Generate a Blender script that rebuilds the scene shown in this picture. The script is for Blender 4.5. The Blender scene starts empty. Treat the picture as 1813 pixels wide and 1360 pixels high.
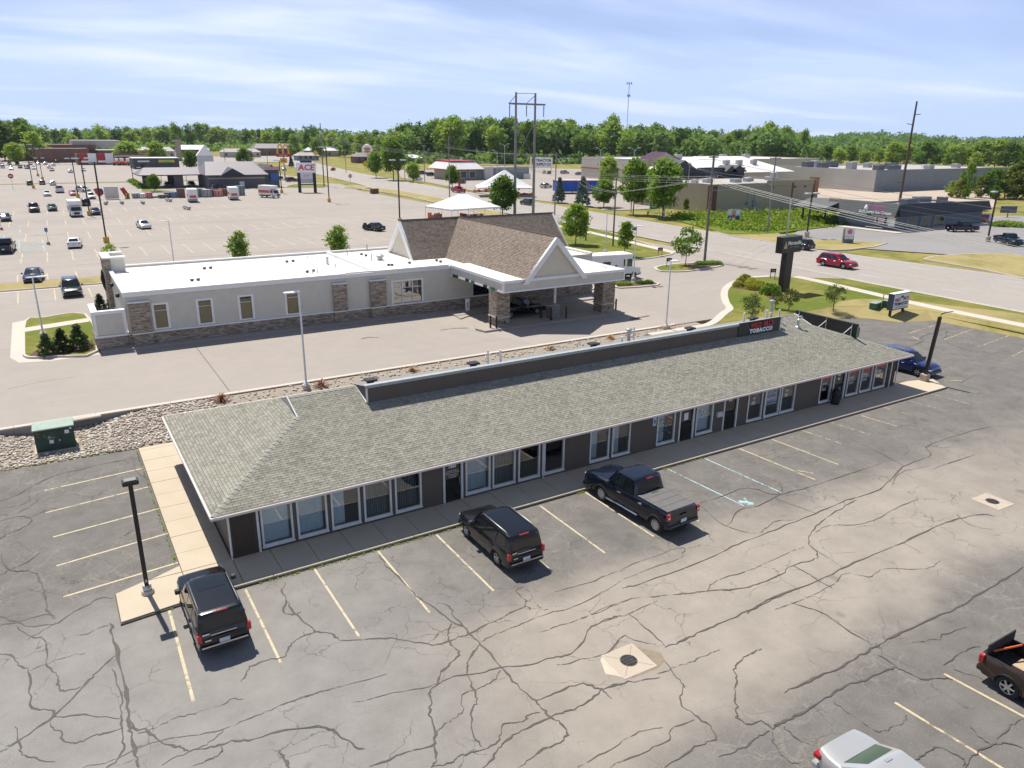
import bpy, math, random
import numpy as np
from mathutils import Vector, Matrix
R = math.radians
SC = bpy.context.scene
COL = SC.collection
random.seed(7)

# ------------------------------------------------------------------ camera, sky, sun, exposure
CX, CY, CH = -4.557, -29.092, 16.796
YAW, PIT, ROL, FPX = R(58.206), R(18.26), R(0.632), 1327.8
_f = Vector((math.cos(YAW)*math.cos(PIT), math.sin(YAW)*math.cos(PIT), -math.sin(PIT)))
_r = Vector((math.sin(YAW), -math.cos(YAW), 0)); _u = _r.cross(_f)
CR = math.cos(ROL)*_r + math.sin(ROL)*_u
CU = -math.sin(ROL)*_r + math.cos(ROL)*_u
cam = bpy.data.cameras.new('camera'); camo = bpy.data.objects.new('camera', cam); COL.objects.link(camo)
m = Matrix((CR, CU, -_f)).transposed().to_4x4(); m.translation = (CX, CY, CH)
camo.matrix_world = m
cam.sensor_width = 36; cam.lens = FPX/1813*36; cam.clip_end = 9000; cam.clip_start = .1
SC.camera = camo

SUN_EL, SUN_AZ = R(60), R(96)            # azimuth counter-clockwise from +X
wd = bpy.data.worlds.new('World'); SC.world = wd; wd.use_nodes = True
nt = wd.node_tree; nt.nodes.clear()
wo = nt.nodes.new('ShaderNodeOutputWorld'); bg = nt.nodes.new('ShaderNodeBackground')
sky = nt.nodes.new('ShaderNodeTexSky'); sky.sky_type = 'NISHITA'; sky.sun_disc = False
sky.sun_elevation = SUN_EL; sky.sun_rotation = R(90)-SUN_AZ; sky.altitude = 200
sky.air_density = 1.0; sky.dust_density = .4; sky.ozone_density = 3.5
# thin high cirrus all over the sky
tc = nt.nodes.new('ShaderNodeTexCoord'); sep = nt.nodes.new('ShaderNodeSeparateXYZ')
nt.links.new(tc.outputs['Generated'], sep.inputs[0])
def _m(op, a, b=None):
    n = nt.nodes.new('ShaderNodeMath'); n.operation = op
    for i, v in enumerate((a, b)):
        if v is None: continue
        if isinstance(v, (int, float)): n.inputs[i].default_value = v
        else: nt.links.new(v, n.inputs[i])
    return n.outputs[0]
zz = _m('ADD', _m('MAXIMUM', sep.outputs[2], 0.0), 0.09)
cmb = nt.nodes.new('ShaderNodeCombineXYZ')
nt.links.new(_m('DIVIDE', sep.outputs[0], zz), cmb.inputs[0]); nt.links.new(_m('DIVIDE', sep.outputs[1], zz), cmb.inputs[1])
mp = nt.nodes.new('ShaderNodeMapping'); mp.inputs['Rotation'].default_value = (0, 0, R(32)); mp.inputs['Scale'].default_value = (.20, .42, 1)
nt.links.new(cmb.outputs[0], mp.inputs[0])
nz = nt.nodes.new('ShaderNodeTexNoise'); nz.inputs['Scale'].default_value = 1.5; nz.inputs['Detail'].default_value = 7; nz.inputs['Roughness'].default_value = .52; nz.inputs['Distortion'].default_value = .35
nt.links.new(mp.outputs[0], nz.inputs['Vector'])
cr = nt.nodes.new('ShaderNodeMapRange'); cr.inputs[1].default_value = .30; cr.inputs[2].default_value = .78; cr.inputs[3].default_value = .60; cr.inputs[4].default_value = 1.45
nt.links.new(nz.outputs[0], cr.inputs[0])
veil = _m('MINIMUM', _m('MULTIPLY', cr.outputs[0], _m('DIVIDE', .145, _m('ADD', _m('MAXIMUM', sep.outputs[2], 0.0), .06))), .96)   # the slant path through the thin layer is longest low down
mx = nt.nodes.new('ShaderNodeMixRGB'); mx.inputs[2].default_value = (10.6, 13.2, 20.2, 1)
vc = nt.nodes.new('ShaderNodeMixRGB'); vc.inputs[1].default_value = (9.9, 12.6, 20.0, 1); vc.inputs[2].default_value = (14.6, 16.0, 19.6, 1)
vr = nt.nodes.new('ShaderNodeMapRange'); vr.interpolation_type = 'SMOOTHSTEP'; vr.inputs[1].default_value = .46; vr.inputs[2].default_value = .72; nt.links.new(nz.outputs[0], vr.inputs[0]); nt.links.new(vr.outputs[0], vc.inputs[0]); nt.links.new(vc.outputs[0], mx.inputs[2])
nt.links.new(veil, mx.inputs[0]); nt.links.new(sky.outputs[0], mx.inputs[1])
nt.links.new(mx.outputs[0], bg.inputs[0]); bg.inputs[1].default_value = .05
nt.links.new(bg.outputs[0], wo.inputs[0])
sl = bpy.data.lights.new('sun', 'SUN'); sl.energy = 5.0; sl.angle = R(.53); sl.color = (1, .945, .86)
so = bpy.data.objects.new('sun', sl); COL.objects.link(so)
sd = Vector((math.cos(SUN_AZ)*math.cos(SUN_EL), math.sin(SUN_AZ)*math.cos(SUN_EL), math.sin(SUN_EL)))
so.rotation_euler = sd.to_track_quat('Z', 'Y').to_euler(); so.location = (0, 60, 90)
SC.view_settings.view_transform = 'Standard'; SC.view_settings.look = 'None'
SC.view_settings.exposure = 0.3; SC.view_settings.gamma = 1; SC.view_settings.use_curve_mapping = False
SC.cycles.max_bounces = 6; SC.cycles.diffuse_bounces = 3; SC.cycles.glossy_bounces = 3; SC.cycles.transmission_bounces = 4; SC.cycles.transparent_max_bounces = 8
SC.cycles.use_denoising = True; SC.cycles.caustics_reflective = False; SC.cycles.caustics_refractive = False
SC.cycles.use_adaptive_sampling = True; SC.cycles.adaptive_threshold = .02

ZB = 0.5                                   # level of the bank site and the road; the near lot lies at 0
def ray(px, py):
    return (_f + CR*((px-906.5)/FPX) - CU*((py-680)/FPX))
def P(px, py, z=ZB):                       # point of the level ground that the photograph shows at a pixel
    d = ray(px, py); t = (z-CH)/d.z
    return Vector((CX+d.x*t, CY+d.y*t, z))

# ------------------------------------------------------------------ materials
MATS = {}
def nodes_of(name):
    mt = bpy.data.materials.new(name); mt.use_nodes = True; MATS[name] = mt
    n = mt.node_tree; b = n.nodes['Principled BSDF']
    return mt, n, b
def link(n, a, b): n.links.new(a, b)
def c4(c): return (c[0], c[1], c[2], 1)
def mk(n, t, **kw):
    x = n.nodes.new(t)
    for k, v in kw.items(): setattr(x, k, v)
    return x
def noise(n, vec, scale, detail=4, rough=.55, dist=0):
    x = mk(n, 'ShaderNodeTexNoise'); x.inputs['Scale'].default_value = scale; x.inputs['Detail'].default_value = detail
    x.inputs['Roughness'].default_value = rough; x.inputs['Distortion'].default_value = dist
    if vec is not None: link(n, vec, x.inputs['Vector'])
    return x.outputs[0]
def ramp(n, fac, stops):
    x = mk(n, 'ShaderNodeValToRGB'); e = x.color_ramp.elements
    while len(e) < len(stops): e.new(.5)
    for q, (p, c) in zip(e, stops): q.position = p; q.color = c4(c)
    link(n, fac, x.inputs[0]); return x.outputs[0]
def mrange(n, v, a, b, c=0, d=1):
    x = mk(n, 'ShaderNodeMapRange'); x.interpolation_type = 'SMOOTHSTEP'
    for i, q in enumerate((a, b, c, d)): x.inputs[i+1].default_value = q
    link(n, v, x.inputs[0]); return x.outputs[0]
def mmath(n, op, a, b=None):
    x = mk(n, 'ShaderNodeMath'); x.operation = op
    for i, v in enumerate((a, b)):
        if v is None: continue
        if isinstance(v, (int, float)): x.inputs[i].default_value = v
        else: link(n, v, x.inputs[i])
    return x.outputs[0]
def mixc(n, fac, a, b, mode='MIX'):
    x = mk(n, 'ShaderNodeMixRGB'); x.blend_type = mode
    for i, v in enumerate((fac, a, b)):
        if isinstance(v, (int, float)): x.inputs[i].default_value = v
        elif isinstance(v, tuple): x.inputs[i].default_value = c4(v)
        else: link(n, v, x.inputs[i])
    return x.outputs[0]
def bump(n, b, h, strength=.3, dist=.02):
    x = mk(n, 'ShaderNodeBump'); x.inputs['Strength'].default_value = strength; x.inputs['Distance'].default_value = dist
    link(n, h, x.inputs['Height']); link(n, x.outputs[0], b.inputs['Normal'])
def sc(c, k): return tuple(min(1, q*k) for q in c)
def pm(name, col, rough=.6, metal=0, var=.12, scale=3., fine=0, bmp=0, spec=.5, coat=0):
    """plain surface with uneven colour"""
    if name in MATS: return MATS[name]
    mt, n, b = nodes_of(name)
    tc = mk(n, 'ShaderNodeTexCoord').outputs['Object']
    f = noise(n, tc, scale, 5, .6)
    c = ramp(n, f, [(.3, sc(col, 1-var)), (.7, sc(col, 1+var))])
    if fine:
        g = noise(n, tc, fine, 2, .5)
        c = mixc(n, .5, c, ramp(n, g, [(.3, sc(col, 1-1.6*var)), (.7, sc(col, 1+1.6*var))]))
    link(n, c, b.inputs['Base Color'])
    b.inputs['Roughness'].default_value = rough; b.inputs['Metallic'].default_value = metal
    b.inputs['Specular IOR Level'].default_value = spec
    if coat: b.inputs['Coat Weight'].default_value = coat; b.inputs['Coat Roughness'].default_value = .04
    if bmp: bump(n, b, noise(n, tc, fine or scale*8, 3), bmp, .02)
    return mt
def paint(name, col, metal=.25):
    if name in MATS: return MATS[name]
    mt, n, b = nodes_of(name)
    tc = mk(n, 'ShaderNodeTexCoord').outputs['Object']
    f = noise(n, tc, 2.2, 4, .6)
    dusty = sc(tuple(c*.97+.0015 for c in col), 1)
    link(n, ramp(n, f, [(.35, col), (.75, dusty)]), b.inputs['Base Color'])
    b.inputs['Metallic'].default_value = metal; b.inputs['Roughness'].default_value = .24; b.inputs['Specular IOR Level'].default_value = .3
    b.inputs['Coat Weight'].default_value = .6; b.inputs['Coat Roughness'].default_value = .06
    return mt
def glossglass(name, tint, rough=.03):
    """dark tinted car glass"""
    if name in MATS: return MATS[name]
    mt, n, b = nodes_of(name)
    b.inputs['Base Color'].default_value = c4(tint); b.inputs['Roughness'].default_value = rough; b.inputs['Specular IOR Level'].default_value = .65
    return mt
def seeglass(name, tint=(.75, .85, .88), refl=.12):
    """window pane: sees through, mirrors at a glance"""
    if name in MATS: return MATS[name]
    mt = bpy.data.materials.new(name); mt.use_nodes = True; MATS[name] = mt
    n = mt.node_tree; n.nodes.clear()
    o = mk(n, 'ShaderNodeOutputMaterial'); t = mk(n, 'ShaderNodeBsdfTransparent'); t.inputs[0].default_value = c4(tint)
    g = mk(n, 'ShaderNodeBsdfGlossy'); g.inputs['Roughness'].default_value = .015; g.inputs[0].default_value = (.95, .97, 1, 1)
    fr = mk(n, 'ShaderNodeFresnel'); fr.inputs[0].default_value = 1.5
    fac = mmath(n, 'MINIMUM', mmath(n, 'ADD', fr.outputs[0], refl), 1)
    s = mk(n, 'ShaderNodeMixShader'); link(n, fac, s.inputs[0]); link(n, t.outputs[0], s.inputs[1]); link(n, g.outputs[0], s.inputs[2])
    link(n, s.outputs[0], o.inputs[0]); return mt
def emis(name, col, s):
    mt, n, b = nodes_of(name); b.inputs['Base Color'].default_value = c4(col)
    b.inputs['Emission Color'].default_value = c4(col); b.inputs['Emission Strength'].default_value = s; return mt

# ------------------------------------------------------------------ mesh helpers
class MB:
    def __init__(s): s.v = []; s.f = []; s.m = []; s.k = 0
    def add(s, vs, fs):
        o = len(s.v); s.v += [tuple(q) for q in vs]
        for f in fs: s.f.append(tuple(i+o for i in f)); s.m.append(s.k)
        return s
    def quad(s, a, b, c, d): return s.add((a, b, c, d), ((0, 1, 2, 3),))
    def poly(s, pts): return s.add(pts, (tuple(range(len(pts))),))
    def box(s, x0, x1, y0, y1, z0, z1):
        return s.add([(x0, y0, z0), (x1, y0, z0), (x1, y1, z0), (x0, y1, z0), (x0, y0, z1), (x1, y0, z1), (x1, y1, z1), (x0, y1, z1)],
                     [(0, 3, 2, 1), (4, 5, 6, 7), (0, 1, 5, 4), (1, 2, 6, 5), (2, 3, 7, 6), (3, 0, 4, 7)])
    def bbox(s, x0, x1, y0, y1, z0, z1, b=.02):
        """box with chamfered edges"""
        X = (x0, x1); Y = (y0, y1); Z = (z0, z1); v = []; idx = {}
        for i in (0, 1):
            for j in (0, 1):
                for k in (0, 1):
                    sx, sy, sz = 1-2*i, 1-2*j, 1-2*k
                    for a in range(3):
                        p = [X[i]+sx*b, Y[j]+sy*b, Z[k]+sz*b]; p[a] = (X[i], Y[j], Z[k])[a]
                        idx[i, j, k, a] = len(v); v.append(p)
        f = []
        for a in range(3):
            for e in (0, 1):
                o = [q for q in range(3) if q != a]; ring = []
                for (p, q) in ((0, 0), (1, 0), (1, 1), (0, 1)):
                    c = [0, 0, 0]; c[a] = e; c[o[0]] = p; c[o[1]] = q; ring.append(idx[c[0], c[1], c[2], a])
                if (e == 1) != (a != 1): ring.reverse()
                f.append(tuple(ring))
        for a in range(3):
            o = [q for q in range(3) if q != a]
            for p in (0, 1):
                for q in (0, 1):
                    c0 = [0, 0, 0]; c0[o[0]] = p; c0[o[1]] = q; c1 = list(c0); c1[a] = 1
                    f.append((idx[(*c0, o[0])], idx[(*c1, o[0])], idx[(*c1, o[1])], idx[(*c0, o[1])]))
        for i in (0, 1):
            for j in (0, 1):
                for k in (0, 1): f.append((idx[i, j, k, 0], idx[i, j, k, 1], idx[i, j, k, 2]))
        return s.add(v, f)
    def prism(s, pts, z0, z1):
        n = len(pts); zs0 = z0 if hasattr(z0, '__len__') else [z0]*n; zs1 = z1 if hasattr(z1, '__len__') else [z1]*n
        v = [(p[0], p[1], a) for p, a in zip(pts, zs0)]+[(p[0], p[1], a) for p, a in zip(pts, zs1)]
        A = sum(pts[i][0]*pts[(i+1) % n][1]-pts[(i+1) % n][0]*pts[i][1] for i in range(n))
        top = tuple(range(n, 2*n)); bot = tuple(reversed(range(n)))
        sd = [(i, (i+1) % n, n+(i+1) % n, n+i) for i in range(n)]
        if A < 0: top = top[::-1]; bot = bot[::-1]; sd = [q[::-1] for q in sd]
        return s.add(v, [top, bot]+sd)
    def tube(s, pts, r, n=8, r2=None, cap=True):
        pts = [Vector(q) for q in pts]; m = len(pts); r2 = r if r2 is None else r2; v = []; f = []
        for i, p in enumerate(pts):
            d = (pts[min(i+1, m-1)]-pts[max(i-1, 0)]).normalized()
            a = d.cross(Vector((0, 0, 1))) if abs(d.z) < .95 else d.cross(Vector((1, 0, 0)))
            a.normalize(); b = d.cross(a); rr = r+(r2-r)*i/max(1, m-1)
            for k in range(n):
                t = 2*math.pi*k/n; v.append(p+a*(rr*math.cos(t))+b*(rr*math.sin(t)))
        for i in range(m-1):
            for k in range(n): f.append((i*n+k, i*n+(k+1) % n, (i+1)*n+(k+1) % n, (i+1)*n+k))
        if cap: f.append(tuple(reversed(range(n)))); f.append(tuple(range((m-1)*n, m*n)))
        return s.add(v, [q[::-1] for q in f])
    def lathe(s, prof, n=16, c=(0, 0, 0), axis='z', cap=True):
        v = []; f = []; m = len(prof)
        for (r, h) in prof:
            for k in range(n):
                t = 2*math.pi*k/n; a, b = r*math.cos(t), r*math.sin(t)
                q = (a, b, h) if axis == 'z' else ((h, a, b) if axis == 'x' else (b, h, a))
                v.append((q[0]+c[0], q[1]+c[1], q[2]+c[2]))
        for i in range(m-1):
            for k in range(n): f.append((i*n+k, i*n+(k+1) % n, (i+1)*n+(k+1) % n, (i+1)*n+k))
        if cap and prof[0][0] > 1e-6: f.append(tuple(reversed(range(n))))
        if cap and prof[-1][0] > 1e-6: f.append(tuple(range((m-1)*n, m*n)))
        return s.add(v, f)
    def ribbon(s, pts, w, z=None):
        """flat strip along a polyline; w a number or a list"""
        pts = [Vector((p[0], p[1], p[2] if len(p) > 2 else 0)) for p in pts]; m = len(pts); v = []; f = []
        for i, p in enumerate(pts):
            d = (pts[min(i+1, m-1)]-pts[max(i-1, 0)]); d.z = 0; d.normalize(); nn = Vector((-d.y, d.x, 0))
            ww = (w[i] if hasattr(w, '__len__') else w)/2; q = p if z is None else Vector((p.x, p.y, z))
            v += [q+nn*ww, q-nn*ww]
        for i in range(m-1): f.append((2*i, 2*i+1, 2*i+3, 2*i+2))
        return s.add(v, f)
    def mesh(s, name, mats, smooth=0, uv=False):
        me = bpy.data.meshes.new(name); me.from_pydata(s.v, [], s.f)
        for mt in (mats if isinstance(mats, (list, tuple)) else [mats]): me.materials.append(mt)
        if any(s.m): me.polygons.foreach_set('material_index', s.m)
        if smooth:
            me.polygons.foreach_set('use_smooth', [True]*len(me.polygons)); me.set_sharp_from_angle(angle=R(smooth))
        if uv: face_uv(me)
        me.validate(); me.update(); return me
    def build(s, name, mats, parent=None, smooth=0, uv=False):
        return link_obj(name, s.mesh(name, mats, smooth, uv), parent)
def face_uv(me):
    """metric face coordinates: u level, v up the slope"""
    l = me.uv_layers.new(name='UVMap'); d = l.data
    for p in me.polygons:
        nrm = p.normal
        u = Vector((0, 0, 1)).cross(nrm)
        u = Vector((1, 0, 0)) if u.length < 1e-3 else u.normalized()
        w = nrm.cross(u)
        for li in p.loop_indices:
            c = me.vertices[me.loops[li].vertex_index].co; d[li].uv = (c.dot(u), c.dot(w))
def link_obj(name, data, parent=None):
    o = bpy.data.objects.new(name, data); COL.objects.link(o)
    if parent is not None: o.parent = parent
    return o
def tag(o, label, cat, group=None, kind=None):
    if label: o['label'] = label
    if cat: o['category'] = cat
    if group: o['group'] = group
    if kind: o['kind'] = kind
    return o
def thing(name, label, cat, loc=(0, 0, 0), rotz=0, group=None):
    o = link_obj(name, None); o.location = loc; o.rotation_euler = (0, 0, rotz); o.empty_display_size = .3
    return tag(o, label, cat, group)
def struct(name, mb, mt, uv=False, smooth=0):
    o = mb.build(name, mt, None, smooth, uv); o['kind'] = 'structure'; return o
def dup(root, loc, rotz=0, label=None, group=None, scale=None):
    r = root.copy(); COL.objects.link(r); r.location = loc; r.rotation_euler = (0, 0, rotz)
    if scale: r.scale = (scale,)*3 if not hasattr(scale, '__len__') else scale
    if label: r['label'] = label
    if group: r['group'] = group
    for ch in KIDS(root):
        c = ch.copy(); COL.objects.link(c); c.parent = r
        for g in KIDS(ch):
            d = g.copy(); COL.objects.link(d); d.parent = c
    return r
def KIDS(o): return [q for q in bpy.data.objects if q.parent is o] if o.name not in KC else KC[o.name]
KC = {}
def freeze(o):                              # remember the parts of a prototype so that copies are quick
    KC[o.name] = [q for q in bpy.data.objects if q.parent is o]
    for k in KC[o.name]: KC[k.name] = [q for q in bpy.data.objects if q.parent is k]
    return o
def text_mesh(txt, size, bold=.0, extrude=.01, align='CENTER', shear=0, space=1.):
    cu = bpy.data.curves.new('t', 'FONT'); cu.body = txt; cu.size = size; cu.extrude = extrude; cu.offset = bold
    cu.align_x = align; cu.align_y = 'CENTER'; cu.resolution_u = 2; cu.shear = shear; cu.space_character = space
    o = bpy.data.objects.new('t', cu); COL.objects.link(o); dg = bpy.context.evaluated_depsgraph_get()
    me = bpy.data.meshes.new_from_object(o.evaluated_get(dg)); bpy.data.objects.remove(o); bpy.data.curves.remove(cu); return me
def lettering(txt, size, mt, parent, loc, rot=(R(90), 0, 0), **kw):
    """raised letters; by default upright and facing -Y"""
    sx = kw.pop('sx', 1)
    me = text_mesh(txt, size, **kw); me.materials.clear(); me.materials.append(mt)
    o = link_obj('lettering', me, parent); o.location = loc; o.rotation_euler = rot; o.scale = (sx, 1, 1); return o
def smoothpath(pts, k=6):
    """catmull-rom through points"""
    q = [Vector(p) for p in pts]; q = [q[0]*2-q[1]]+q+[q[-1]*2-q[-2]]; out = []
    for i in range(1, len(q)-2):
        a, b, c, d = q[i-1:i+3]
        for j in range(k):
            t = j/k; out.append(.5*((2*b)+(c-a)*t+(2*a-5*b+4*c-d)*t*t+(3*b-a-3*c+d)*t**3))
    out.append(q[-2]); return out
# ------------------------------------------------------------------ ground materials
def asphalt_lot():
    mt, n, b = nodes_of('worn asphalt')
    tc = mk(n, 'ShaderNodeTexCoord').outputs['Object']; s = mk(n, 'ShaderNodeSeparateXYZ'); link(n, tc, s.inputs[0])
    x, y = s.outputs[0], s.outputs[1]
    big = noise(n, tc, .16, 5, .6); mid = noise(n, tc, .7, 6, .65); fine = noise(n, tc, 14, 4, .7); spk = noise(n, tc, 60, 2, .6)
    warp = mmath(n, 'MULTIPLY', mmath(n, 'SUBTRACT', big, .5), 5.5)
    dark = ramp(n, mid, [(.28, (.122, .113, .104)), (.72, (.195, .183, .168))])
    grey = ramp(n, mid, [(.28, (.225, .214, .197)), (.72, (.305, .290, .266))])
    tan = ramp(n, mid, [(.25, (.275, .243, .203)), (.75, (.375, .334, .282))])
    # traffic lane worn down to the pale stone
    d = mmath(n, 'ABSOLUTE', mmath(n, 'ADD', mmath(n, 'ADD', y, 12.4), warp))
    lane = mmath(n, 'MULTIPLY', mrange(n, d, 2.4, 5.6, 1, 0), mrange(n, mmath(n, 'ADD', x, warp), 1, 9))
    lane = mmath(n, 'MULTIPLY', lane, mrange(n, x, 28, 50, 1, .25))
    # the west end is greyed by age, the bays by the wall kept some of their seal coat
    west = mmath(n, 'MULTIPLY', mrange(n, mmath(n, 'ADD', x, warp), 0, 12, 1, 0), mrange(n, mmath(n, 'ADD', y, warp), 1.5, -3.5, 0, 1))
    c = mixc(n, mmath(n, 'MULTIPLY', west, .9), dark, grey); c = mixc(n, lane, c, tan)
    # grit that shows through, and pale map cracking in the old seal coat
    g = mrange(n, fine, .56, .70); c = mixc(n, mmath(n, 'MULTIPLY', g, .35), c, (.40, .35, .28))
    c = mixc(n, mmath(n, 'MULTIPLY', mrange(n, spk, .48, .72), .5), c, (.06, .056, .052))
    c = mixc(n, mmath(n, 'MULTIPLY', mrange(n, noise(n, tc, 38, 2, .6), .58, .74), .45), c, (.47, .42, .35))
    oil = mrange(n, noise(n, tc, .55, 3, .5), .66, .74); c = mixc(n, mmath(n, 'MULTIPLY', oil, .35), c, (.07, .065, .06))
    def net(scale, wd, amt, colr, mask):
        nonlocal c
        v = mk(n, 'ShaderNodeTexVoronoi', feature='DISTANCE_TO_EDGE'); v.inputs['Scale'].default_value = scale
        wv = mk(n, 'ShaderNodeVectorMath', operation='ADD'); link(n, tc, wv.inputs[0])
        nn = mk(n, 'ShaderNodeTexNoise'); nn.inputs['Scale'].default_value = scale*2.2; nn.inputs['Detail'].default_value = 5; link(n, tc, nn.inputs['Vector'])
        sv = mk(n, 'ShaderNodeVectorMath', operation='SCALE'); sv.inputs['Scale'].default_value = .55/scale; link(n, nn.outputs[1], sv.inputs[0]); link(n, sv.outputs[0], wv.inputs[1])
        link(n, wv.outputs[0], v.inputs['Vector'])
        k = mmath(n, 'MULTIPLY', mrange(n, v.outputs[0], wd, wd*.25), mask)
        c = mixc(n, mmath(n, 'MULTIPLY', k, amt), c, colr)
    m1 = mmath(n, 'MULTIPLY', mrange(n, noise(n, tc, .22, 3), .40, .58), mmath(n, 'SUBTRACT', 1, lane))
    m2 = mmath(n, 'MULTIPLY', m1, mmath(n, 'SUBTRACT', 1, west))
    net(.8, .028, .20, (.40, .35, .28), m2); net(2.3, .03, .16, (.40, .35, .28), m2)
    net(.55, .012, .55, (.055, .05, .046), mrange(n, noise(n, tc, .3, 3), .44, .6))
    net(2.4, .02, .30, (.08, .072, .065), mrange(n, noise(n, tc, .35, 3), .52, .66))
    link(n, c, b.inputs['Base Color']); b.inputs['Roughness'].default_value = .88; b.inputs['Specular IOR Level'].default_value = .25
    bump(n, b, mmath(n, 'ADD', fine, spk), .35, .012); return mt
def pave(name, col, var=.1, streak=.0, rough=.85):
    mt, n, b = nodes_of(name)
    tc = mk(n, 'ShaderNodeTexCoord').outputs['Object']
    a = noise(n, tc, .06, 6, .62); m_ = noise(n, tc, .9, 5, .6); f = noise(n, tc, 12, 3, .6)
    c = ramp(n, a, [(.3, sc(col, 1-var)), (.72, sc(col, 1+var))])
    c = mixc(n, .35, c, ramp(n, m_, [(.3, sc(col, 1-1.3*var)), (.7, sc(col, 1+1.2*var))]))
    if streak:
        mp = mk(n, 'ShaderNodeMapping'); mp.inputs['Scale'].default_value = (.02, .5, 1); link(n, tc, mp.inputs[0])
        s = noise(n, mp.outputs[0], 1.4, 6, .65)
        c = mixc(n, mmath(n, 'MULTIPLY', mrange(n, s, .5, .75), streak), c, sc(col, .62))
    c = mixc(n, mmath(n, 'MULTIPLY', mrange(n, f, .5, .8), .25), c, sc(col, .75))
    link(n, c, b.inputs['Base Color']); b.inputs['Roughness'].default_value = rough; b.inputs['Specular IOR Level'].default_value = .25
    bump(n, b, f, .15, .01); return mt
def grassmat(name, green, dry, bias=.5):
    mt, n, b = nodes_of(name)
    tc = mk(n, 'ShaderNodeTexCoord').outputs['Object']
    a = noise(n, tc, .13, 5, .6); m_ = noise(n, tc, 1.1, 5, .65); f = noise(n, tc, 22, 4, .7)
    c = mixc(n, mrange(n, mmath(n, 'ADD', mmath(n, 'MULTIPLY', a, .65), mmath(n, 'MULTIPLY', m_, .35)), bias-.13, bias+.13), green, dry)
    c = mixc(n, .75, c, ramp(n, f, [(.25, (.35, .38, .35)), (.75, (1, 1, 1))]), 'MULTIPLY')
    link(n, c, b.inputs['Base Color']); b.inputs['Roughness'].default_value = .9; b.inputs['Specular IOR Level'].default_value = .15
    bump(n, b, f, .6, .05); return mt
LOT = asphalt_lot()
BANKP = pave('bank pavement', (.345, .307, .270), .09, .14)
BIGP = pave('store lot pavement', (.345, .307, .270), .11, .45)
ROADM = pave('road surface', (.350, .320, .288), .08, .16)
TANP = pave('pale gravel pavement', (.46, .38, .30), .1)
GREYP = pave('grey side lot', (.27, .26, .25), .1)
CONC = pave('concrete', (.52, .44, .33), .09)
CONC2 = pave('kerb concrete', (.56, .50, .43), .08)
CONCG = pave('drive concrete', (.36, .32, .28), .08)
LAWN = grassmat('mown lawn', (.155, .200, .026), (.36, .29, .085), .55)
DRYG = grassmat('dry verge grass', (.26, .245, .07), (.47, .38, .17), .43)
FIELD = grassmat('far field', (.19, .20, .045), (.42, .34, .11), .5)
MULCH = pm('bark mulch', (.105, .055, .035), .95, var=.35, scale=6, fine=40, bmp=.5)
def wornpaint(name, col, thr=.42):
    mt, n, b = nodes_of(name)
    tc = mk(n, 'ShaderNodeTexCoord').outputs['Object']; o = n.nodes['Material Output']
    f = noise(n, tc, 3.2, 6, .72); g = noise(n, tc, .5, 3)
    k = mrange(n, mmath(n, 'ADD', mmath(n, 'MULTIPLY', f, .7), mmath(n, 'MULTIPLY', g, .3)), thr-.07, thr+.07)
    link(n, ramp(n, noise(n, tc, 9, 3), [(.3, sc(col, .8)), (.7, sc(col, 1.1))]), b.inputs['Base Color']); b.inputs['Roughness'].default_value = .8
    t = mk(n, 'ShaderNodeBsdfTransparent'); s = mk(n, 'ShaderNodeMixShader')
    link(n, k, s.inputs[0]); link(n, t.outputs[0], s.inputs[1]); link(n, b.outputs[0], s.inputs[2]); link(n, s.outputs[0], o.inputs[0]); return mt
YEL = wornpaint('worn yellow line paint', (.55, .46, .29), .43)
YELF = wornpaint('faded yellow line paint', (.52, .42, .25), .49)
YELB = wornpaint('fresh yellow line paint', (.56, .48, .32), .42)
BLU = wornpaint('worn pale blue line paint', (.36, .52, .53), .46)
WHT = wornpaint('worn white line paint', (.66, .62, .55), .42)
SEAL = wornpaint('crack sealant', (.094, .082, .072), .40)
SEALT = wornpaint('thin open crack', (.115, .098, .084), .45)

# ------------------------------------------------------------------ terrain and paved sheets
g = MB(); H0, H1, X0, X1, Y0, Y1 = .38, -.16, -75, 69.6, -140, 20.2
far = 7000
g.quad((-far, Y1, H0), (far, Y1, H0), (far, far, H0), (-far, far, H0)); g.quad((-far, -far, H0), (far, -far, H0), (far, Y0, H0), (-far, Y0, H0))
g.quad((-far, Y0, H0), (X0, Y0, H0), (X0, Y1, H0), (-far, Y1, H0)); g.quad((X1, Y0, H0), (far, Y0, H0), (far, Y1, H0), (X1, Y1, H0))
g.quad((X0, Y0, H1), (X1, Y0, H1), (X1, Y1, H1), (X0, Y1, H1))
for a, b_ in (((X0, Y0), (X1, Y0)), ((X1, Y0), (X1, Y1)), ((X1, Y1), (X0, Y1)), ((X0, Y1), (X0, Y0))):
    g.quad((*a, H1), (*b_, H1), (*b_, H0), (*a, H0))
struct('ground', g, FIELD)

lot = struct('parking_lot', MB().prism([(-74, -139), (69.1, -139), (69.1, 2.3), (68.8, 10.6), (65, 11.6), (63.8, 14.0), (62.2, 15.6), (56, 16.2), (46.5, 14.6), (-1.95, 14.7), (-8.4, 15.0), (-74, 16.4)], -.2, 0), LOT)

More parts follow.
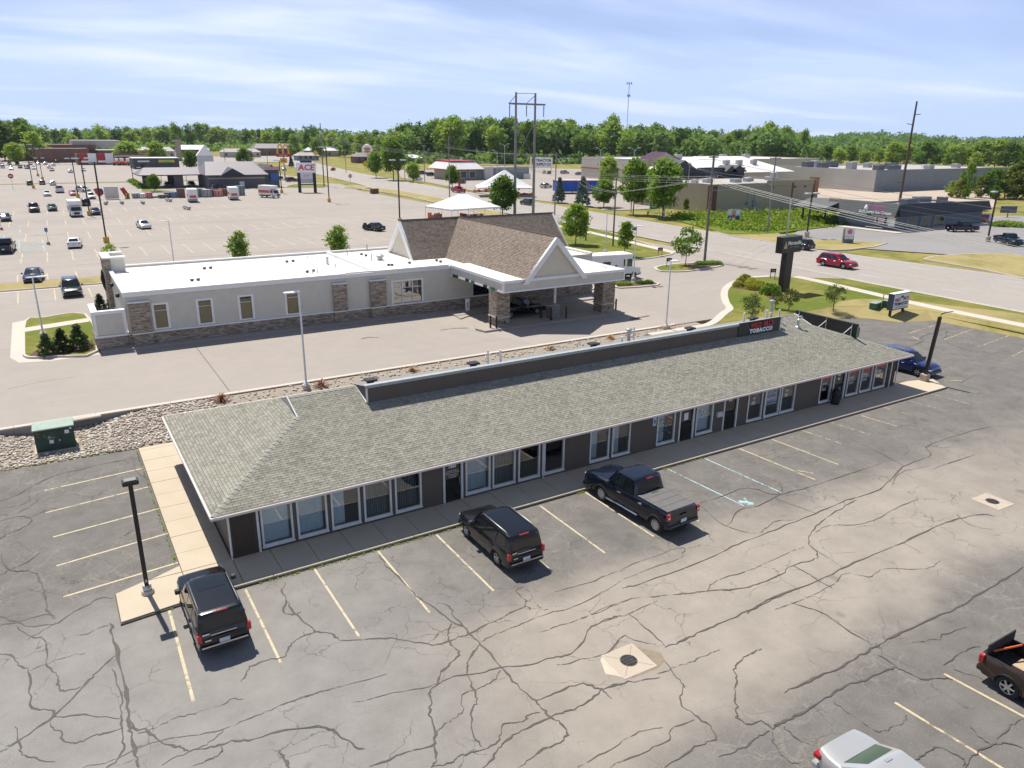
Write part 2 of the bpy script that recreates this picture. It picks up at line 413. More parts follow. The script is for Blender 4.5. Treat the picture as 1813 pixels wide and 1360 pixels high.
# bank forecourt, store lot, road
def interp(tab, y):
    for (a, p), (b_, q) in zip(tab, tab[1:]):
        if y <= b_: return p+(q-p)*(y-a)/(b_-a)
    return tab[-1][1]
XN = [(-140, 75.5), (7, 78), (27, 79), (56, 82.4), (81, 84.2), (150, 84.5), (190, 86), (231, 92), (303, 100), (420, 118), (800, 190)]
XF = [(-140, 97), (17, 100.4), (47, 98), (57, 98.8), (70, 100.3), (90, 102.2), (132, 106.5), (190, 108.5), (231, 113), (303, 120), (420, 139), (800, 215)]
ys = [-140, -60, 7, 17, 27, 47, 57, 70, 81, 90, 110, 132, 150, 170, 190, 210, 231, 265, 303, 350, 420, 500, 620, 800]
mb = MB()
for a, b_ in zip(ys, ys[1:]):
    mb.quad((interp(XN, a), a, ZB+.004), (interp(XF, a), a, ZB+.004), (interp(XF, b_), b_, ZB+.004), (interp(XN, b_), b_, ZB+.004))
road = struct('road', mb, ROADM)
mb = MB()
mb.prism([(-75, 20.28), (77.6, 20.28), (79, 27.4), (82.3, 55.6), (82.3, 56), (-75, 56)], .2, ZB)
bankp = struct('bank_pavement', mb, BANKP)
mb = MB(); mb.prism([(-150, 56.01), (80, 56.01), (80, 196), (86.2, 232), (70, 268), (-150, 268)], .2, ZB-.002)
bigp = struct('store_lot_pavement', mb, BIGP)
mb = MB(); mb.prism([(-150, 271.5), (86, 271.5), (84, 330), (74, 432), (-150, 440)], .2, ZB-.002)
struct('far_lot_pavement', mb, BIGP)
# paved bits beyond the road
def sheet(name, pts, mt, z=ZB+.002): return struct(name, MB().poly([(p[0], p[1], z) for p in pts]), mt)
sheet('ice_cream_lot_pavement', [(100.3, 20), (112, 33), (104, 47), (106.7, 54.6), (112, 62), (128, 71), (140, 72), (168, 72), (190, 60), (190, 20)], GREYP)
sheet('side_drive_pavement', [(105, -30), (240, -10), (240, 24), (118, 22), (104.5, 14)], BANKP)
sheet('gravel_pavement', [(150, 74), (164, 98), (164, 120), (232, 148), (320, 134), (210, 76)], TANP)
sheet('supply_store_lot_pavement', [(112, 112), (124, 112), (190, 200), (270, 280), (232, 330), (190, 310), (109, 178)], BANKP)
sheet('burger_lot_pavement', [(112, 182), (175, 196), (200, 300), (150, 330), (122, 262)], BANKP, ZB+.005)
sheet('brick_row_pavement', [(74, 434), (-120, 444), (-110, 560), (60, 552), (150, 600), (158, 470)], BIGP)
sheet('west_pavement', [(-152, 20.3), (-75.2, 20.3), (-75.2, 440), (-152, 440)], BIGP)

# long joint between old and new paving on the bank drive
j = MB(); j.ribbon([P(346, 613), P(412, 700)], .06, ZB+.004); j.build('pavement_joint', SEALT, bankp)
for a, b_, w in (((0, 620), (220, 612), .05), ((10, 690), (130, 668), .05), ((40, 640), (130, 628), .04), ((640, 600), (670, 598), .25), ((780, 585), (830, 581), .2)):
    j = MB(); j.ribbon(smoothpath([P(*a), (P(*a)+P(*b_))/2+Vector((0, .3, 0)), P(*b_)], 5), w, ZB+.004); j.build('pavement_stain', SEALT, bankp)

# ------------------------------------------------------------------ road paint
def stripe(parent, pts, w, mt, name, z): MB().ribbon(pts, w, z).build(name, mt, parent)
for fr, mt, dash in ((.035, WHT, 0), (.225, WHT, 1), (.395, YELF, 0), (.42, YELF, 0), (.575, YELF, 0), (.60, YELF, 0), (.79, WHT, 1), (.965, WHT, 0)):
    y = -40.
    while y < 330:
        L = 3.2 if dash else 30; e = y+L
        q = [(interp(XN, t)+(interp(XF, t)-interp(XN, t))*fr, t) for t in np.linspace(y, e, 2 if dash else 4)]
        stripe(road, q, .14 if y < 150 else .2, mt, 'lane_line', ZB+.009)
        y += 11 if dash else 30
# ------------------------------------------------------------------ bay lines of the near lot
S = 2.743
for k in range(18):
    x = -.046+S*k
    mt = BLU if k in (8, 9) else (YELB if k < 8 else YEL if k < 12 else YELF)
    y1 = -7.35 if k < 10 else (-7.2 if k == 10 else -6.6 if k == 11 else -4.8)
    sk = .0 if k < 8 else .05
    stripe(lot, [(x, -2.32), (x+sk*5, y1)], .09, mt, 'bay_line', .004)
stripe(lot, [P(299.5, 1080.5, 0), P(342.5, 1242, 0)], .1, YELB, 'bay_line', .004)
for a, b_ in (((253.7, 829), (78.7, 868.7)), ((265, 861.6), (81, 908)), ((281.7, 900.5), (93.9, 951)), ((296.9, 944.4), (100, 1002)), ((316, 996), (112, 1057))):
    stripe(lot, [P(*a, 0), P(*b_, 0)], .1, YELB, 'bay_line', .004)
z6 = lambda x, y: P(1353+x/3.941, 400+y/3.941, 0)
for a, b_ in (((1015, 747), (1262, 672)), ((1238, 800), (1475, 714)), ((1475, 850), (1715, 763)), ((1730, 908), (1813, 870)), ((1225, 1077), (1380, 1080)), ((1030, 770), (1080, 795))):
    stripe(lot, [z6(*a), z6(*b_)], .11, YELF, 'bay_line', .004)
z7 = lambda x, y: P(1353+x/3.941, 1015+y/3.941, 0)
for a, b_ in (((912, 902), (1700, 1385)), ((1255, 702), (1830, 1010)), ((1565, 512), (1660, 560))):
    stripe(lot, [z7(*a), z7(*b_)], .10, YEL, 'bay_line', .004)
stripe(lot, [P(1308, 888, 0), P(1334, 892, 0)], .28, BLU, 'bay_symbol', .004)
stripe(lot, [P(1318, 882, 0), P(1326, 894, 0)], .12, BLU, 'bay_symbol', .0045)
for (a, b_) in (((1500, 838), (1514, 842)), ((1405, 832), (1440, 838))): stripe(lot, [P(*a, 0), P(*b_, 0)], .1, YELF, 'bay_line', .004)

# ------------------------------------------------------------------ sealed cracks, each one a strip of its own
CRK = {
 (0, 1000, 3.0217): [(.11, '0,1005 90,945 260,830 440,660 520,570 615,490'), (.15, '590,315 605,380 640,540 680,700 690,830 700,900 725,1000 745,1085'),
  (.08, '600,560 630,640 650,740 650,830 660,950 640,1030 560,1088'), (.1, '0,275 60,300 150,325 230,325 310,310 400,250 470,215 530,180 610,178'),
  (.07, '0,325 100,305 250,265 290,290'), (.1, '60,35 180,40 220,100 245,170 250,235 290,285'), (.08, '90,325 150,380 230,395 245,460 260,545 305,590 315,645 340,670 440,655'),
  (.08, '0,475 60,490 110,545 150,560 160,660 175,760 280,780 300,815 450,805 640,825'), (.07, '265,850 320,900 350,950 430,945 540,905 650,875'),
  (.07, '85,860 105,980 130,1020 290,1062'), (.05, '165,565 260,525 380,485 455,475'), (.05, '140,405 250,340 310,300'), (.1, '690,830 730,880 790,890 880,960 960,975 1010,1000'),
  (.05, '745,905 860,860 940,820 1060,790 1190,745 1240,718 1300,720'), (.05, '740,980 880,935 1060,910 1200,880 1340,820 1480,765 1640,700 1813,650'),
  (.04, '440,1085 600,1050 760,960'), (.09, '1010,1000 1150,970 1240,945 1360,930 1520,885 1740,870 1813,910'), (.05, '870,1070 1010,1000 1120,950 1200,880'),
  (.06, '1190,970 1180,1010 1120,1040 1030,1085'), (.08, '1490,990 1520,1030 1550,1085'), (.09, '1525,100 1510,140 1530,180 1520,255 1580,265 1610,250'),
  (.1, '1530,190 1590,270 1690,355 1760,365 1813,400'), (.07, '1690,360 1600,395 1545,440 1515,495 1430,510 1340,545 1320,590 1280,630'), (.05, '610,320 530,340 470,370 400,380')],
 (500, 950, 3.0217): [(.08, '300,560 440,552 580,545 740,570 830,578 920,550 1060,490 1170,435 1300,375 1320,395'),
  (.09, '520,100 560,160 660,255 730,330 810,380 900,455 960,480 1000,520 1060,575 1150,670 1230,770 1340,870 1380,910 1440,970 1500,1005 1525,1045 1500,1090 1380,1150 1270,1239'),
  (.09, '900,460 885,530 905,580 945,625 900,680 845,730 835,780 790,830 800,890 785,940 815,1040 810,1130 820,1190 800,1235'), (.05, '780,570 840,520 900,490 960,480'),
  (.07, '825,355 895,375 920,430 990,500'), (.07, '1290,270 1250,290 1300,345 1300,380'), (.05, '1300,270 1330,310 1330,340 1300,350'), (.05, '1340,330 1380,385 1420,390'),
  (.07, '845,780 930,745 1060,730 1180,700 1300,690 1440,650 1545,625 1600,575 1650,490 1720,450 1813,420'), (.04, '370,890 640,830 800,800 845,780'),
  (.08, '1060,575 1010,630 990,690 1000,760 1040,870 1015,930 1020,1050 1070,1130'), (.05, '1060,570 1120,530 1260,480 1420,410 1540,385 1680,315 1813,240'),
  (.05, '1170,710 1140,760 1060,810 960,850 965,935 910,975 820,1055'), (.08, '460,1235 640,1165 800,1115 815,1060'), (.06, '800,1235 900,1210 960,1170 1080,1140 1160,1085 1180,1010 1290,990 1320,955 1380,940'),
  (.08, '1070,1239 1150,1150 1200,1090 1300,1030 1420,970 1540,930 1640,880 1710,815'), (.08, '1360,880 1480,825 1610,790 1710,815 1813,795'), (.07, '1710,815 1760,865'),
  (.05, '1470,690 1600,660 1740,620 1800,545'), (.05, '1380,515 1560,450 1700,400 1813,355'), (.05, '1450,295 1640,245 1813,180'), (.1, '0,1040 220,1020 330,1085 435,1140'),
  (.1, '0,1160 40,1239'), (.05, '350,1100 320,1220'), (.03, '0,900 260,820 560,740')],
 (960, 1015, 3.941): [(.05, '200,345 540,205 680,170 940,150 1170,122 1400,105 1570,55 1660,10'), (.05, '400,345 620,275 800,195'), (.06, '615,290 720,385 860,510'),
  (.09, '860,515 980,475 1110,405 1260,340 1480,245 1640,170 1800,100'), (.04, '450,570 520,490 570,435 640,465 800,500'), (.05, '800,700 940,655 1080,600 1230,530'),
  (.06, '440,800 600,760 820,735'), (.06, '860,620 960,750 990,800 965,900 1060,990 1190,1090 1200,1160 1060,1215 860,1355'),
  (.07, '1530,525 1480,555 1390,600 1340,660 1365,750 1335,840 1360,930 1360,1010 1440,1055 1530,1030 1610,1080 1700,1030 1813,990'), (.06, '1240,1285 1400,1220 1500,1145 1590,1100'),
  (.04, '240,1355 480,1220 680,1110 840,1075'), (.05, '470,1355 700,1250 880,1160 900,1090 1060,1025'), (.05, '1600,1090 1620,1200 1700,1300 1790,1330')],
 (1100, 750, 2.5428): [(.06, '250,770 380,755 560,740 700,690 770,640 870,610 880,585 840,540'), (.05, '385,755 430,710 600,650 820,555'),
  (.07, '0,740 110,715 380,610 500,555 640,500 760,450 900,395 1010,345 1080,330 1180,285 1270,195 1380,150 1390,130 1380,100 1540,45 1670,10'), (.06, '845,545 850,500 900,440 960,400 1010,370 1060,345'),
  (.05, '870,490 940,460 1060,455 1150,430 1230,385 1340,340'), (.09, '560,855 660,795 880,710 1050,625 1270,535 1430,460 1520,430 1620,410 1690,420'), (.06, '770,640 850,680 890,710 950,740'),
  (.05, '840,545 990,645'), (.05, '1270,540 1365,590'), (.05, '1505,405 1540,440 1600,465 1680,480'), (.06, '760,805 900,850 1000,920 1120,990'), (.04, '690,840 930,740 1010,675 1110,690 1190,655 1370,655 1440,620'),
  (.06, '350,360 460,325 570,290 690,320 730,290'), (.06, '480,460 530,390 620,370 720,320 850,285 1020,230 1170,180'), (.05, '350,365 460,455 600,495 660,465 690,440 780,435'), (.04, '0,655 260,560 275,595'),
  (.04, '0,705 280,600'), (.05, '640,235 710,270 720,310 700,340 880,405'), (.05, '1000,60 1120,110 1270,190'), (.06, '1400,205 1500,170 1590,140'), (.05, '1220,280 1260,220 1390,190')],
 (1353, 1015, 3.941): [(.1, '140,830 350,735 520,660 640,590 780,510 930,430 1100,345 1280,270 1400,210 1460,160 1600,85 1720,20 1813,-40'), (.09, '60,1075 150,1030 250,980 430,870 560,790 700,745 860,680 920,655'),
  (.07, '800,570 920,655 1010,700 1110,740 1230,735 1310,735'), (.05, '490,905 600,985 740,1080 830,1100 970,1040 990,995'), (.06, '130,1070 210,1140 320,1200'), (.05, '1030,485 1220,460 1240,430 1420,375'),
  (.06, '1250,640 1380,550 1500,510'), (.05, '1320,640 1340,680 1530,740'), (.05, '1430,1060 1500,1140 1600,1190 1700,1080 1813,1010'), (.06, '1400,1355 1500,1240 1640,1190 1800,1215'), (.06, '1040,1310 1150,1250 1200,1210 1380,1290 1390,1355'), (.06, '700,1160 860,1220 1040,1310')],
 (0, 700, 3.941): [(.06, '0,740 120,695 215,640 400,555 560,520 720,480 940,440'), (.05, '215,640 195,690 210,720 150,765 0,790'), (.05, '0,835 100,830 220,770 270,730'), (.06, '0,880 120,850 210,855 215,885 140,935 50,970 0,1005'),
  (.05, '30,890 210,850 330,795 400,790'), (.06, '0,1255 80,1215 200,1160 285,1100'), (.08, '0,1110 30,1180 80,1225 200,1225'), (.05, '935,445 950,530 1010,570'), (.05, '830,1000 930,940')],
 (1353, 400, 3.941): [(.09, '990,850 1060,825 1110,800 1090,780 1200,740 1310,710'), (.09, '1230,800 1270,770 1265,745 1320,720'), (.06, '1250,810 1400,860 1600,890 1813,905'), (.06, '640,730 800,770 1000,800 1100,790'), (.06, '1430,850 1450,875'), (.05, '1560,1170 1380,1120 1380,1090 1500,1030')],
}
rc = random.Random(3); cz = .0075
for (ox, oy, s), lst in CRK.items():
    for w, t in lst:
        q = [P(ox+float(a.split(',')[0])/s, oy+float(a.split(',')[1])/s, 0) for a in t.split()]
        q = smoothpath(q, 5)
        q = [p+Vector((rc.uniform(-.045, .045), rc.uniform(-.045, .045), 0)) for p in q]
        n_ = len(q); ph = rc.random()*6
        ww = [w*.84*(.72+.33*math.sin(ph+i*.9)+rc.uniform(-.25, .25))*(.35+.65*min(1, min(i, n_-1-i)/2)) for i in range(n_)]
        stripe(lot, q, [max(.018, v) for v in ww], SEAL if w > .055 else SEALT, 'crack', cz); cz += .00014

# catch basins
BASIN = pave('basin concrete', (.46, .39, .31), .09); IRON = pm('cast iron', (.07, .065, .065), .6, .4, .3, 12)
def basin(px, py, label, r=.68):
    p = P(px, py, 0); t = thing('catch_basin', label, 'drain', p, R(-2), 'storm drains of the near lot')
    MB().prism([(-r, -r), (r, -r), (r, r), (-r, r)], -.05, .012).build('collar', BASIN, t)
    for a in range(4):
        c, s_ = math.cos(a*math.pi/2+math.pi/4), math.sin(a*math.pi/2+math.pi/4)
        MB().ribbon([(c*.31, s_*.31), (c*.8, s_*.8)], .012, .014).build('joint', SEALT, t)
    m_ = MB(); m_.lathe([(.30, .0), (.30, .02), (.255, .022), (.25, .012)], 28); m_.build('rim', IRON, t, 40)
    m_ = MB(); m_.lathe([(.0, .012), (.25, .012)], 24); m_.build('well', pm('dark well', (.012, .012, .014), .9), t)
    for i in range(-2, 3):
        h = math.sqrt(max(.0, .24**2-(i*.085)**2))
        MB().box(i*.085-.022, i*.085+.022, -h, h, .013, .024).build('bar', IRON, t)
    for i in range(-1, 2): MB().box(-.23, .23, i*.13-.018, i*.13+.018, .013, .023).build('bar', IRON, t)
basin(1113, 1170, 'round iron drain grate in square concrete collar, nearest in the worn lane')
basin(1757, 888, 'round iron drain grate in square concrete collar, farther one at right')
MB().poly([P(x, y, .0042) for x, y in ((1063, 1168), (1068, 1158), (1108, 1202), (1098, 1198), (1072, 1193))]).build('patch', pm('pale mortar patch', (.55, .46, .36), .9), lot)
MB().poly([P(1030+x, 1130+y, .0042) for x, y in ((92, 14), (140, 26), (148, 40), (132, 54), (86, 72), (112, 50))]).build('patch', pm('brown silt patch', (.25, .20, .14), .9, var=.2), lot)

# ------------------------------------------------------------------ walks round the strip building
walk = struct('sidewalk', MB().prism([(-4.4, -2.42), (-1.9, -2.2), (48.7, -2.2), (49.9, -.55), (46.4, .75), (46.4, 14.5), (-1.96, 14.5), (-1.96, .62), (-4.4, -.3)], -.1, .06), pm('dark joint grit', (.12, .105, .085), .95))
rs = random.Random(5)
def slab(pts, z=.12, mt=CONC):
    z += rs.uniform(-.004, .004); MB().prism(pts, .0, z).build('slab', mt, walk)
e = .012
x = -.02
while x < 45.6:
    x2 = min(x+1.52, 45.62); slab([(x+e, -1.98), (x2-e, -1.98), (x2-e, -.03), (x+e, -.03)]); x = x2
y = .0
while y < 14.3:
    y2 = min(y+1.56, 14.5); slab([(-1.94, y+e), (-.06-e, y+e), (-.06-e, y2-e), (-1.94, y2-e)]); y = y2
slab([(-1.94, -1.98), (-.04, -1.98), (-.04, -.02), (-1.94, -.02)])
slab([(-4.36, -2.36), (-1.97, -2.14), (-1.97, -.02), (-3.4, .02), (-4.36, -.33)], .115); slab([(-3.1, .06), (-1.97, .04), (-1.97, .55)], .11)
slab([(45.65, -1.98), (48.7, -1.98), (49.75, -.56), (47.6, .1), (45.65, .1)], .115)
x = -1.95
while x < 48.6:                              # kerb stones along the bays
    x2 = min(x+3.05, 48.68); MB().bbox(x+.008, x2-.008, -2.17, -2.0, -.05, .135, .015).build('kerb_stone', CONC, walk); x = x2
# weeds along the kerb
# ------------------------------------------------------------------ shingles, siding, stone
def shingle(name, cols, bw=.30, bh=.145, dark=(.05, .05, .045)):
    mt, n, b = nodes_of(name)
    uv = mk(n, 'ShaderNodeUVMap').outputs[0]; tc = mk(n, 'ShaderNodeTexCoord').outputs['Object']
    def brick(w, h, off, m_):
        x = mk(n, 'ShaderNodeTexBrick'); link(n, uv, x.inputs['Vector']); x.offset = off; x.inputs['Scale'].default_value = 1
        x.inputs['Brick Width'].default_value = w; x.inputs['Row Height'].default_value = h; x.inputs['Mortar Size'].default_value = m_; x.inputs['Bias'].default_value = 0
        x.inputs['Mortar Smooth'].default_value = .3
        return x
    t1 = brick(bw, bh, .37, .010); t1.inputs['Color1'].default_value = (0, 0, 0, 1); t1.inputs['Color2'].default_value = (1, 1, 1, 1); t1.inputs['Mortar'].default_value = (.5, .5, .5, 1)
    t2 = brick(bw*.55, bh, .61, .0); t2.inputs['Color1'].default_value = (0, 0, 0, 1); t2.inputs['Color2'].default_value = (1, 1, 1, 1)
    mixf = mmath(n, 'ADD', mmath(n, 'MULTIPLY', t1.outputs[0], .5), mmath(n, 'MULTIPLY', t2.outputs[0], .5))
    mixf = mmath(n, 'ADD', mmath(n, 'MULTIPLY', mixf, .8), mmath(n, 'MULTIPLY', noise(n, tc, .35, 4), .3))
    c = ramp(n, mixf, [(.1, cols[0]), (.45, cols[1]), (.85, cols[2])])
    c = mixc(n, mmath(n, 'MULTIPLY', t1.outputs[1], .8), c, dark)
    gr = noise(n, tc, 70, 2, .7); c = mixc(n, .5, c, ramp(n, gr, [(.3, (.55, .55, .55)), (.7, (1, 1, 1))]), 'MULTIPLY')
    st = noise(n, tc, .9, 5, .6); c = mixc(n, mmath(n, 'MULTIPLY', mrange(n, st, .55, .75), .3), c, sc(cols[0], .8))
    link(n, c, b.inputs['Base Color']); b.inputs['Roughness'].default_value = .92; b.inputs['Specular IOR Level'].default_value = .2
    bump(n, b, mmath(n, 'SUBTRACT', mmath(n, 'ADD', mixf, mmath(n, 'MULTIPLY', gr, .4)), t1.outputs[1]), .5, .012); return mt
SHG = shingle('grey green shingles', [(.215, .208, .170), (.310, .298, .245), (.405, .388, .322)])
SHB = shingle('brown shingles', [(.17, .13, .103), (.275, .22, .175), (.375, .305, .25)], .3, .15)
CAPG = pm('grey shingle cap', (.30, .295, .25), .9, var=.15, scale=5, fine=50)
def stone(name, cols):
    mt, n, b = nodes_of(name)
    uv = mk(n, 'ShaderNodeUVMap').outputs[0]; tc = mk(n, 'ShaderNodeTexCoord').outputs['Object']
    x = mk(n, 'ShaderNodeTexBrick'); link(n, uv, x.inputs['Vector']); x.offset = .43; x.offset_frequency = 2; x.squash = 1.6; x.squash_frequency = 3
    for k, v in (('Scale', 1), ('Brick Width', .34), ('Row Height', .105), ('Mortar Size', .012), ('Bias', 0), ('Mortar Smooth', .2)): x.inputs[k].default_value = v
    x.inputs['Color1'].default_value = (0, 0, 0, 1); x.inputs['Color2'].default_value = (1, 1, 1, 1)
    c = ramp(n, mmath(n, 'ADD', mmath(n, 'MULTIPLY', x.outputs[0], .75), mmath(n, 'MULTIPLY', noise(n, tc, 5, 4), .3)), [(.1, cols[0]), (.5, cols[1]), (.95, cols[2])])
    c = mixc(n, x.outputs[1], c, (.16, .14, .12)); link(n, c, b.inputs['Base Color']); b.inputs['Roughness'].default_value = .9
    bump(n, b, mmath(n, 'SUBTRACT', mmath(n, 'ADD', x.outputs[0], noise(n, tc, 20, 4)), x.outputs[1]), .7, .03); return mt
STONE = stone('ledge stone veneer', [(.19, .145, .105), (.36, .29, .22), (.55, .47, .38)])
BRN = pm('brown painted wall', (.112, .090, .071), .75, var=.14, scale=1.2, fine=30)
BRN2 = pm('brown corrugated panel', (.075, .055, .038), .6, var=.2, scale=4)
WTRIM = pm('weathered pale trim', (.70, .70, .67), .6, var=.08, scale=2)
GUT = pm('pale gutter', (.66, .60, .54), .5, var=.1, scale=1.2)
GREYM = pm('grey flashing', (.40, .41, .40), .5, .2, .1)
GALV = pm('galvanised pipe', (.42, .45, .47), .4, .6, .1)
PVC = pm('white plastic pipe', (.75, .74, .70), .5)
BLK = pm('black metal', (.020, .020, .022), .5, .2, .2)
BLKP = pm('black plastic', (.014, .014, .015), .55)
PANE = seeglass('window pane', (.88, .95, .97), .13)
PANED = seeglass('dark door glass', (.12, .13, .14), .05)
BLINDB = pm('blue grey blind', (.66, .82, .88), .8, var=.1, scale=8)
BLINDD = pm('dark slat blind', (.27, .32, .34), .8, var=.2, scale=8)
INT = pm('dim interior', (.12, .115, .11), .9)
PAPER = pm('white paper', (.78, .77, .74), .8, var=.05)
REDP = pm('red banner print', (.60, .03, .045), .6); BLUEP = pm('blue print', (.05, .13, .36), .7); GRNP = pm('green neon print', (.10, .55, .25), .6)
WHITE = pm('white letter face', (.86, .86, .84), .5, var=.03); REDL = pm('red letter face', (.42, .028, .028), .5)

sb = thing('strip_building', 'long low brown commercial strip building with grey shingle hip roof', 'building', (0, 0, 0))
LB, DB = 45.6, 11.6; EZ = 2.5; SLP = .337; OV = .67; RY = 5.8; RZ = EZ+SLP*(RY+OV); WH = 2.44
OPEN = [('w', 1.25+1.5*k, 2.58+1.5*k) for k in range(5)]+[('d', 9.70, 10.76), ('w', 10.9, 12.28), ('w', 12.4, 13.72), ('w', 13.9, 15.2), ('w', 15.44, 16.72),
  ('w', 18.38, 19.69), ('w', 19.88, 21.15), ('w', 23.1, 24.46), ('d', 24.78, 25.96), ('w', 26.11, 27.48), ('d', 28.35, 29.55), ('w', 30.44, 31.76), ('w', 32.0, 33.35), ('w', 33.46, 34.79),
  ('w', 37.28, 38.42), ('d', 38.62, 39.92), ('w', 40.12, 41.41), ('w', 41.62, 42.88), ('w', 43.12, 44.5)]
fw = MB(); x = 0.
for k, a, b_ in OPEN:
    if a > x: fw.box(x, a, 0, .14, .05, WH)
    z0, z1 = (.28, 2.22) if k == 'w' else (.12, 2.2)
    fw.box(a, b_, 0, .14, .05, z0); fw.box(a, b_, 0, .14, z1, WH); x = b_
fw.box(x, LB, 0, .14, .05, WH); fw.build('front_wall', BRN, sb)
ow = MB(); ow.box(0, .14, .14, DB, .05, WH); ow.box(LB-.14, LB, .14, DB, .05, WH); ow.box(.14, LB-.14, DB-.14, DB, .05, WH); ow.build('outer_wall', BRN, sb)
iw = MB(); iw.box(.15, LB-.15, 4.2, 4.3, .1, WH); iw.box(.15, LB-.15, .15, 4.2, .06, .13)
for q in (9.2, 17.5, 22.2, 27.9, 36): iw.box(q, q+.1, .15, 4.2, .13, WH)
iw.build('interior_wall', INT, sb)
rb = random.Random(12)
def blinds(x0, x1, z0, z1, mt, part, parent, frac=1.):
    m_ = MB(); y = .27; w = .085; n_ = int((x1-x0)*frac/w); ang = part
    for i in range(n_):
        c = x0+(i+.5)*w; a = ang+rb.uniform(-.12, .12); dx, dy = .045*math.cos(a), .045*math.sin(a)
        m_.quad((c-dx, y-dy, z0+.04), (c+dx, y+dy, z0+.04), (c+dx, y+dy, z1-.03), (c-dx, y-dy, z1-.03))
    m_.build('blind', mt, parent)
def window(a, b_, kind):
    z0, z1 = .28, 2.22
    w = MB(); t = .085
    for (p, q, r_, s_) in ((a, a+t, z0, z1), (b_-t, b_, z0, z1), (a+t, b_-t, z0, z0+t), (a+t, b_-t, z1-t, z1)): w.box(p, q, -.03, .10, r_, s_)
    f = w.build('window', WTRIM, sb)
    MB().box(a-.02, b_+.02, -.07, -.031, z0-.045, z0+.012).build('sill', WTRIM, f)
    MB().quad((a+t, .05, z0+t), (b_-t, .05, z0+t), (b_-t, .05, z1-t), (a+t, .05, z1-t)).build('pane', PANE, f)
    if kind == 'b': blinds(a+t, b_-t, z0, z1, BLINDB, .25, f)
    elif kind == 'B': blinds(a+t, b_-t, z0, z1, BLINDB, .05, f)
    elif kind == 'h': blinds(a+t, b_-t, z0, z1, BLINDB, .1, f, .58)
    elif kind == 'D': blinds(a+t, b_-t, z0, z1, BLINDD, .7, f)
    elif kind == 'r':
        MB().box(a+t+.02, b_-t-.02, .040, .044, 1.78, 2.1).build('poster', REDP, f)
        MB().box(a+.3, a+.3+.5*(b_-a)/1.3, .062, .066, 1.02, 1.56).build('poster', PAPER, f)
        MB().box(a+.36, a+.36+.38*(b_-a)/1.3, .056, .060, 1.2, 1.42).build('poster', BLUEP if a > 40.5 and a < 43 else REDP, f)
        MB().box(a+.2, b_-.25, .034, .038, 1.88, 1.98).build('poster', pm('pink print', (.62, .33, .34), .7), f)
    elif kind == 'c':
        MB().box(a+.14, b_-.2, .062, .066, .98, 2.08).build('poster', pm('pale blue poster', (.42, .55, .68), .7), f)
        lettering('STORE', .27, BLUEP, f, (a+.64, .054, 1.86), bold=.008, extrude=.003, sx=.95); lettering('CLOSING', .25, BLUEP, f, (a+.64, .054, 1.57), bold=.008, extrude=.003, sx=.82)
        for i in range(5): MB().box(a+.24+.03*(i % 2), b_-.34-.05*(i % 3), .056, .060, 1.05+.075*i, 1.085+.075*i).build('print_line', BLUEP if i % 2 else WHITE, f)
    elif kind == 'g':
        blinds(a+t, b_-t, z0, z1, BLINDB, .1, f, .62)
        for z, mt, l in ((1.72, REDP, .8), (1.5, REDP, .9), (1.25, GRNP, .95), (1.0, BLUEP, .9), (.82, PAPER, .8)):
            for i in range(6):
                if rb.random() < .75: MB().box(a+.14+i*.17, a+.14+i*.17+.1, .062, .066, z-.06, z+.05).build('print_letter', mt, f)
    elif kind == 's':
        for q, z, mt in ((.35, 1.95, BLUEP), (.6, 1.6, REDP), (.85, 1.5, BLUEP), (.45, 1.35, REDP), (.9, 1.85, PAPER), (.3, 1.72, REDP)):
            MB().box(a+q, a+q+.1, .062, .066, z, z+.12).build('sticker', mt, f)
        MB().box(a+t, b_-t, .30, .31, .36, 2.1).build('blind', BLINDB, f)
    elif kind == 'x':
        MB().box(a+.5, a+.72, .062, .066, 1.6, 1.75).build('sticker', PAPER, f); MB().box(a+.42, a+.74, .062, .066, 1.28, 1.5).build('sticker', PAPER, f)
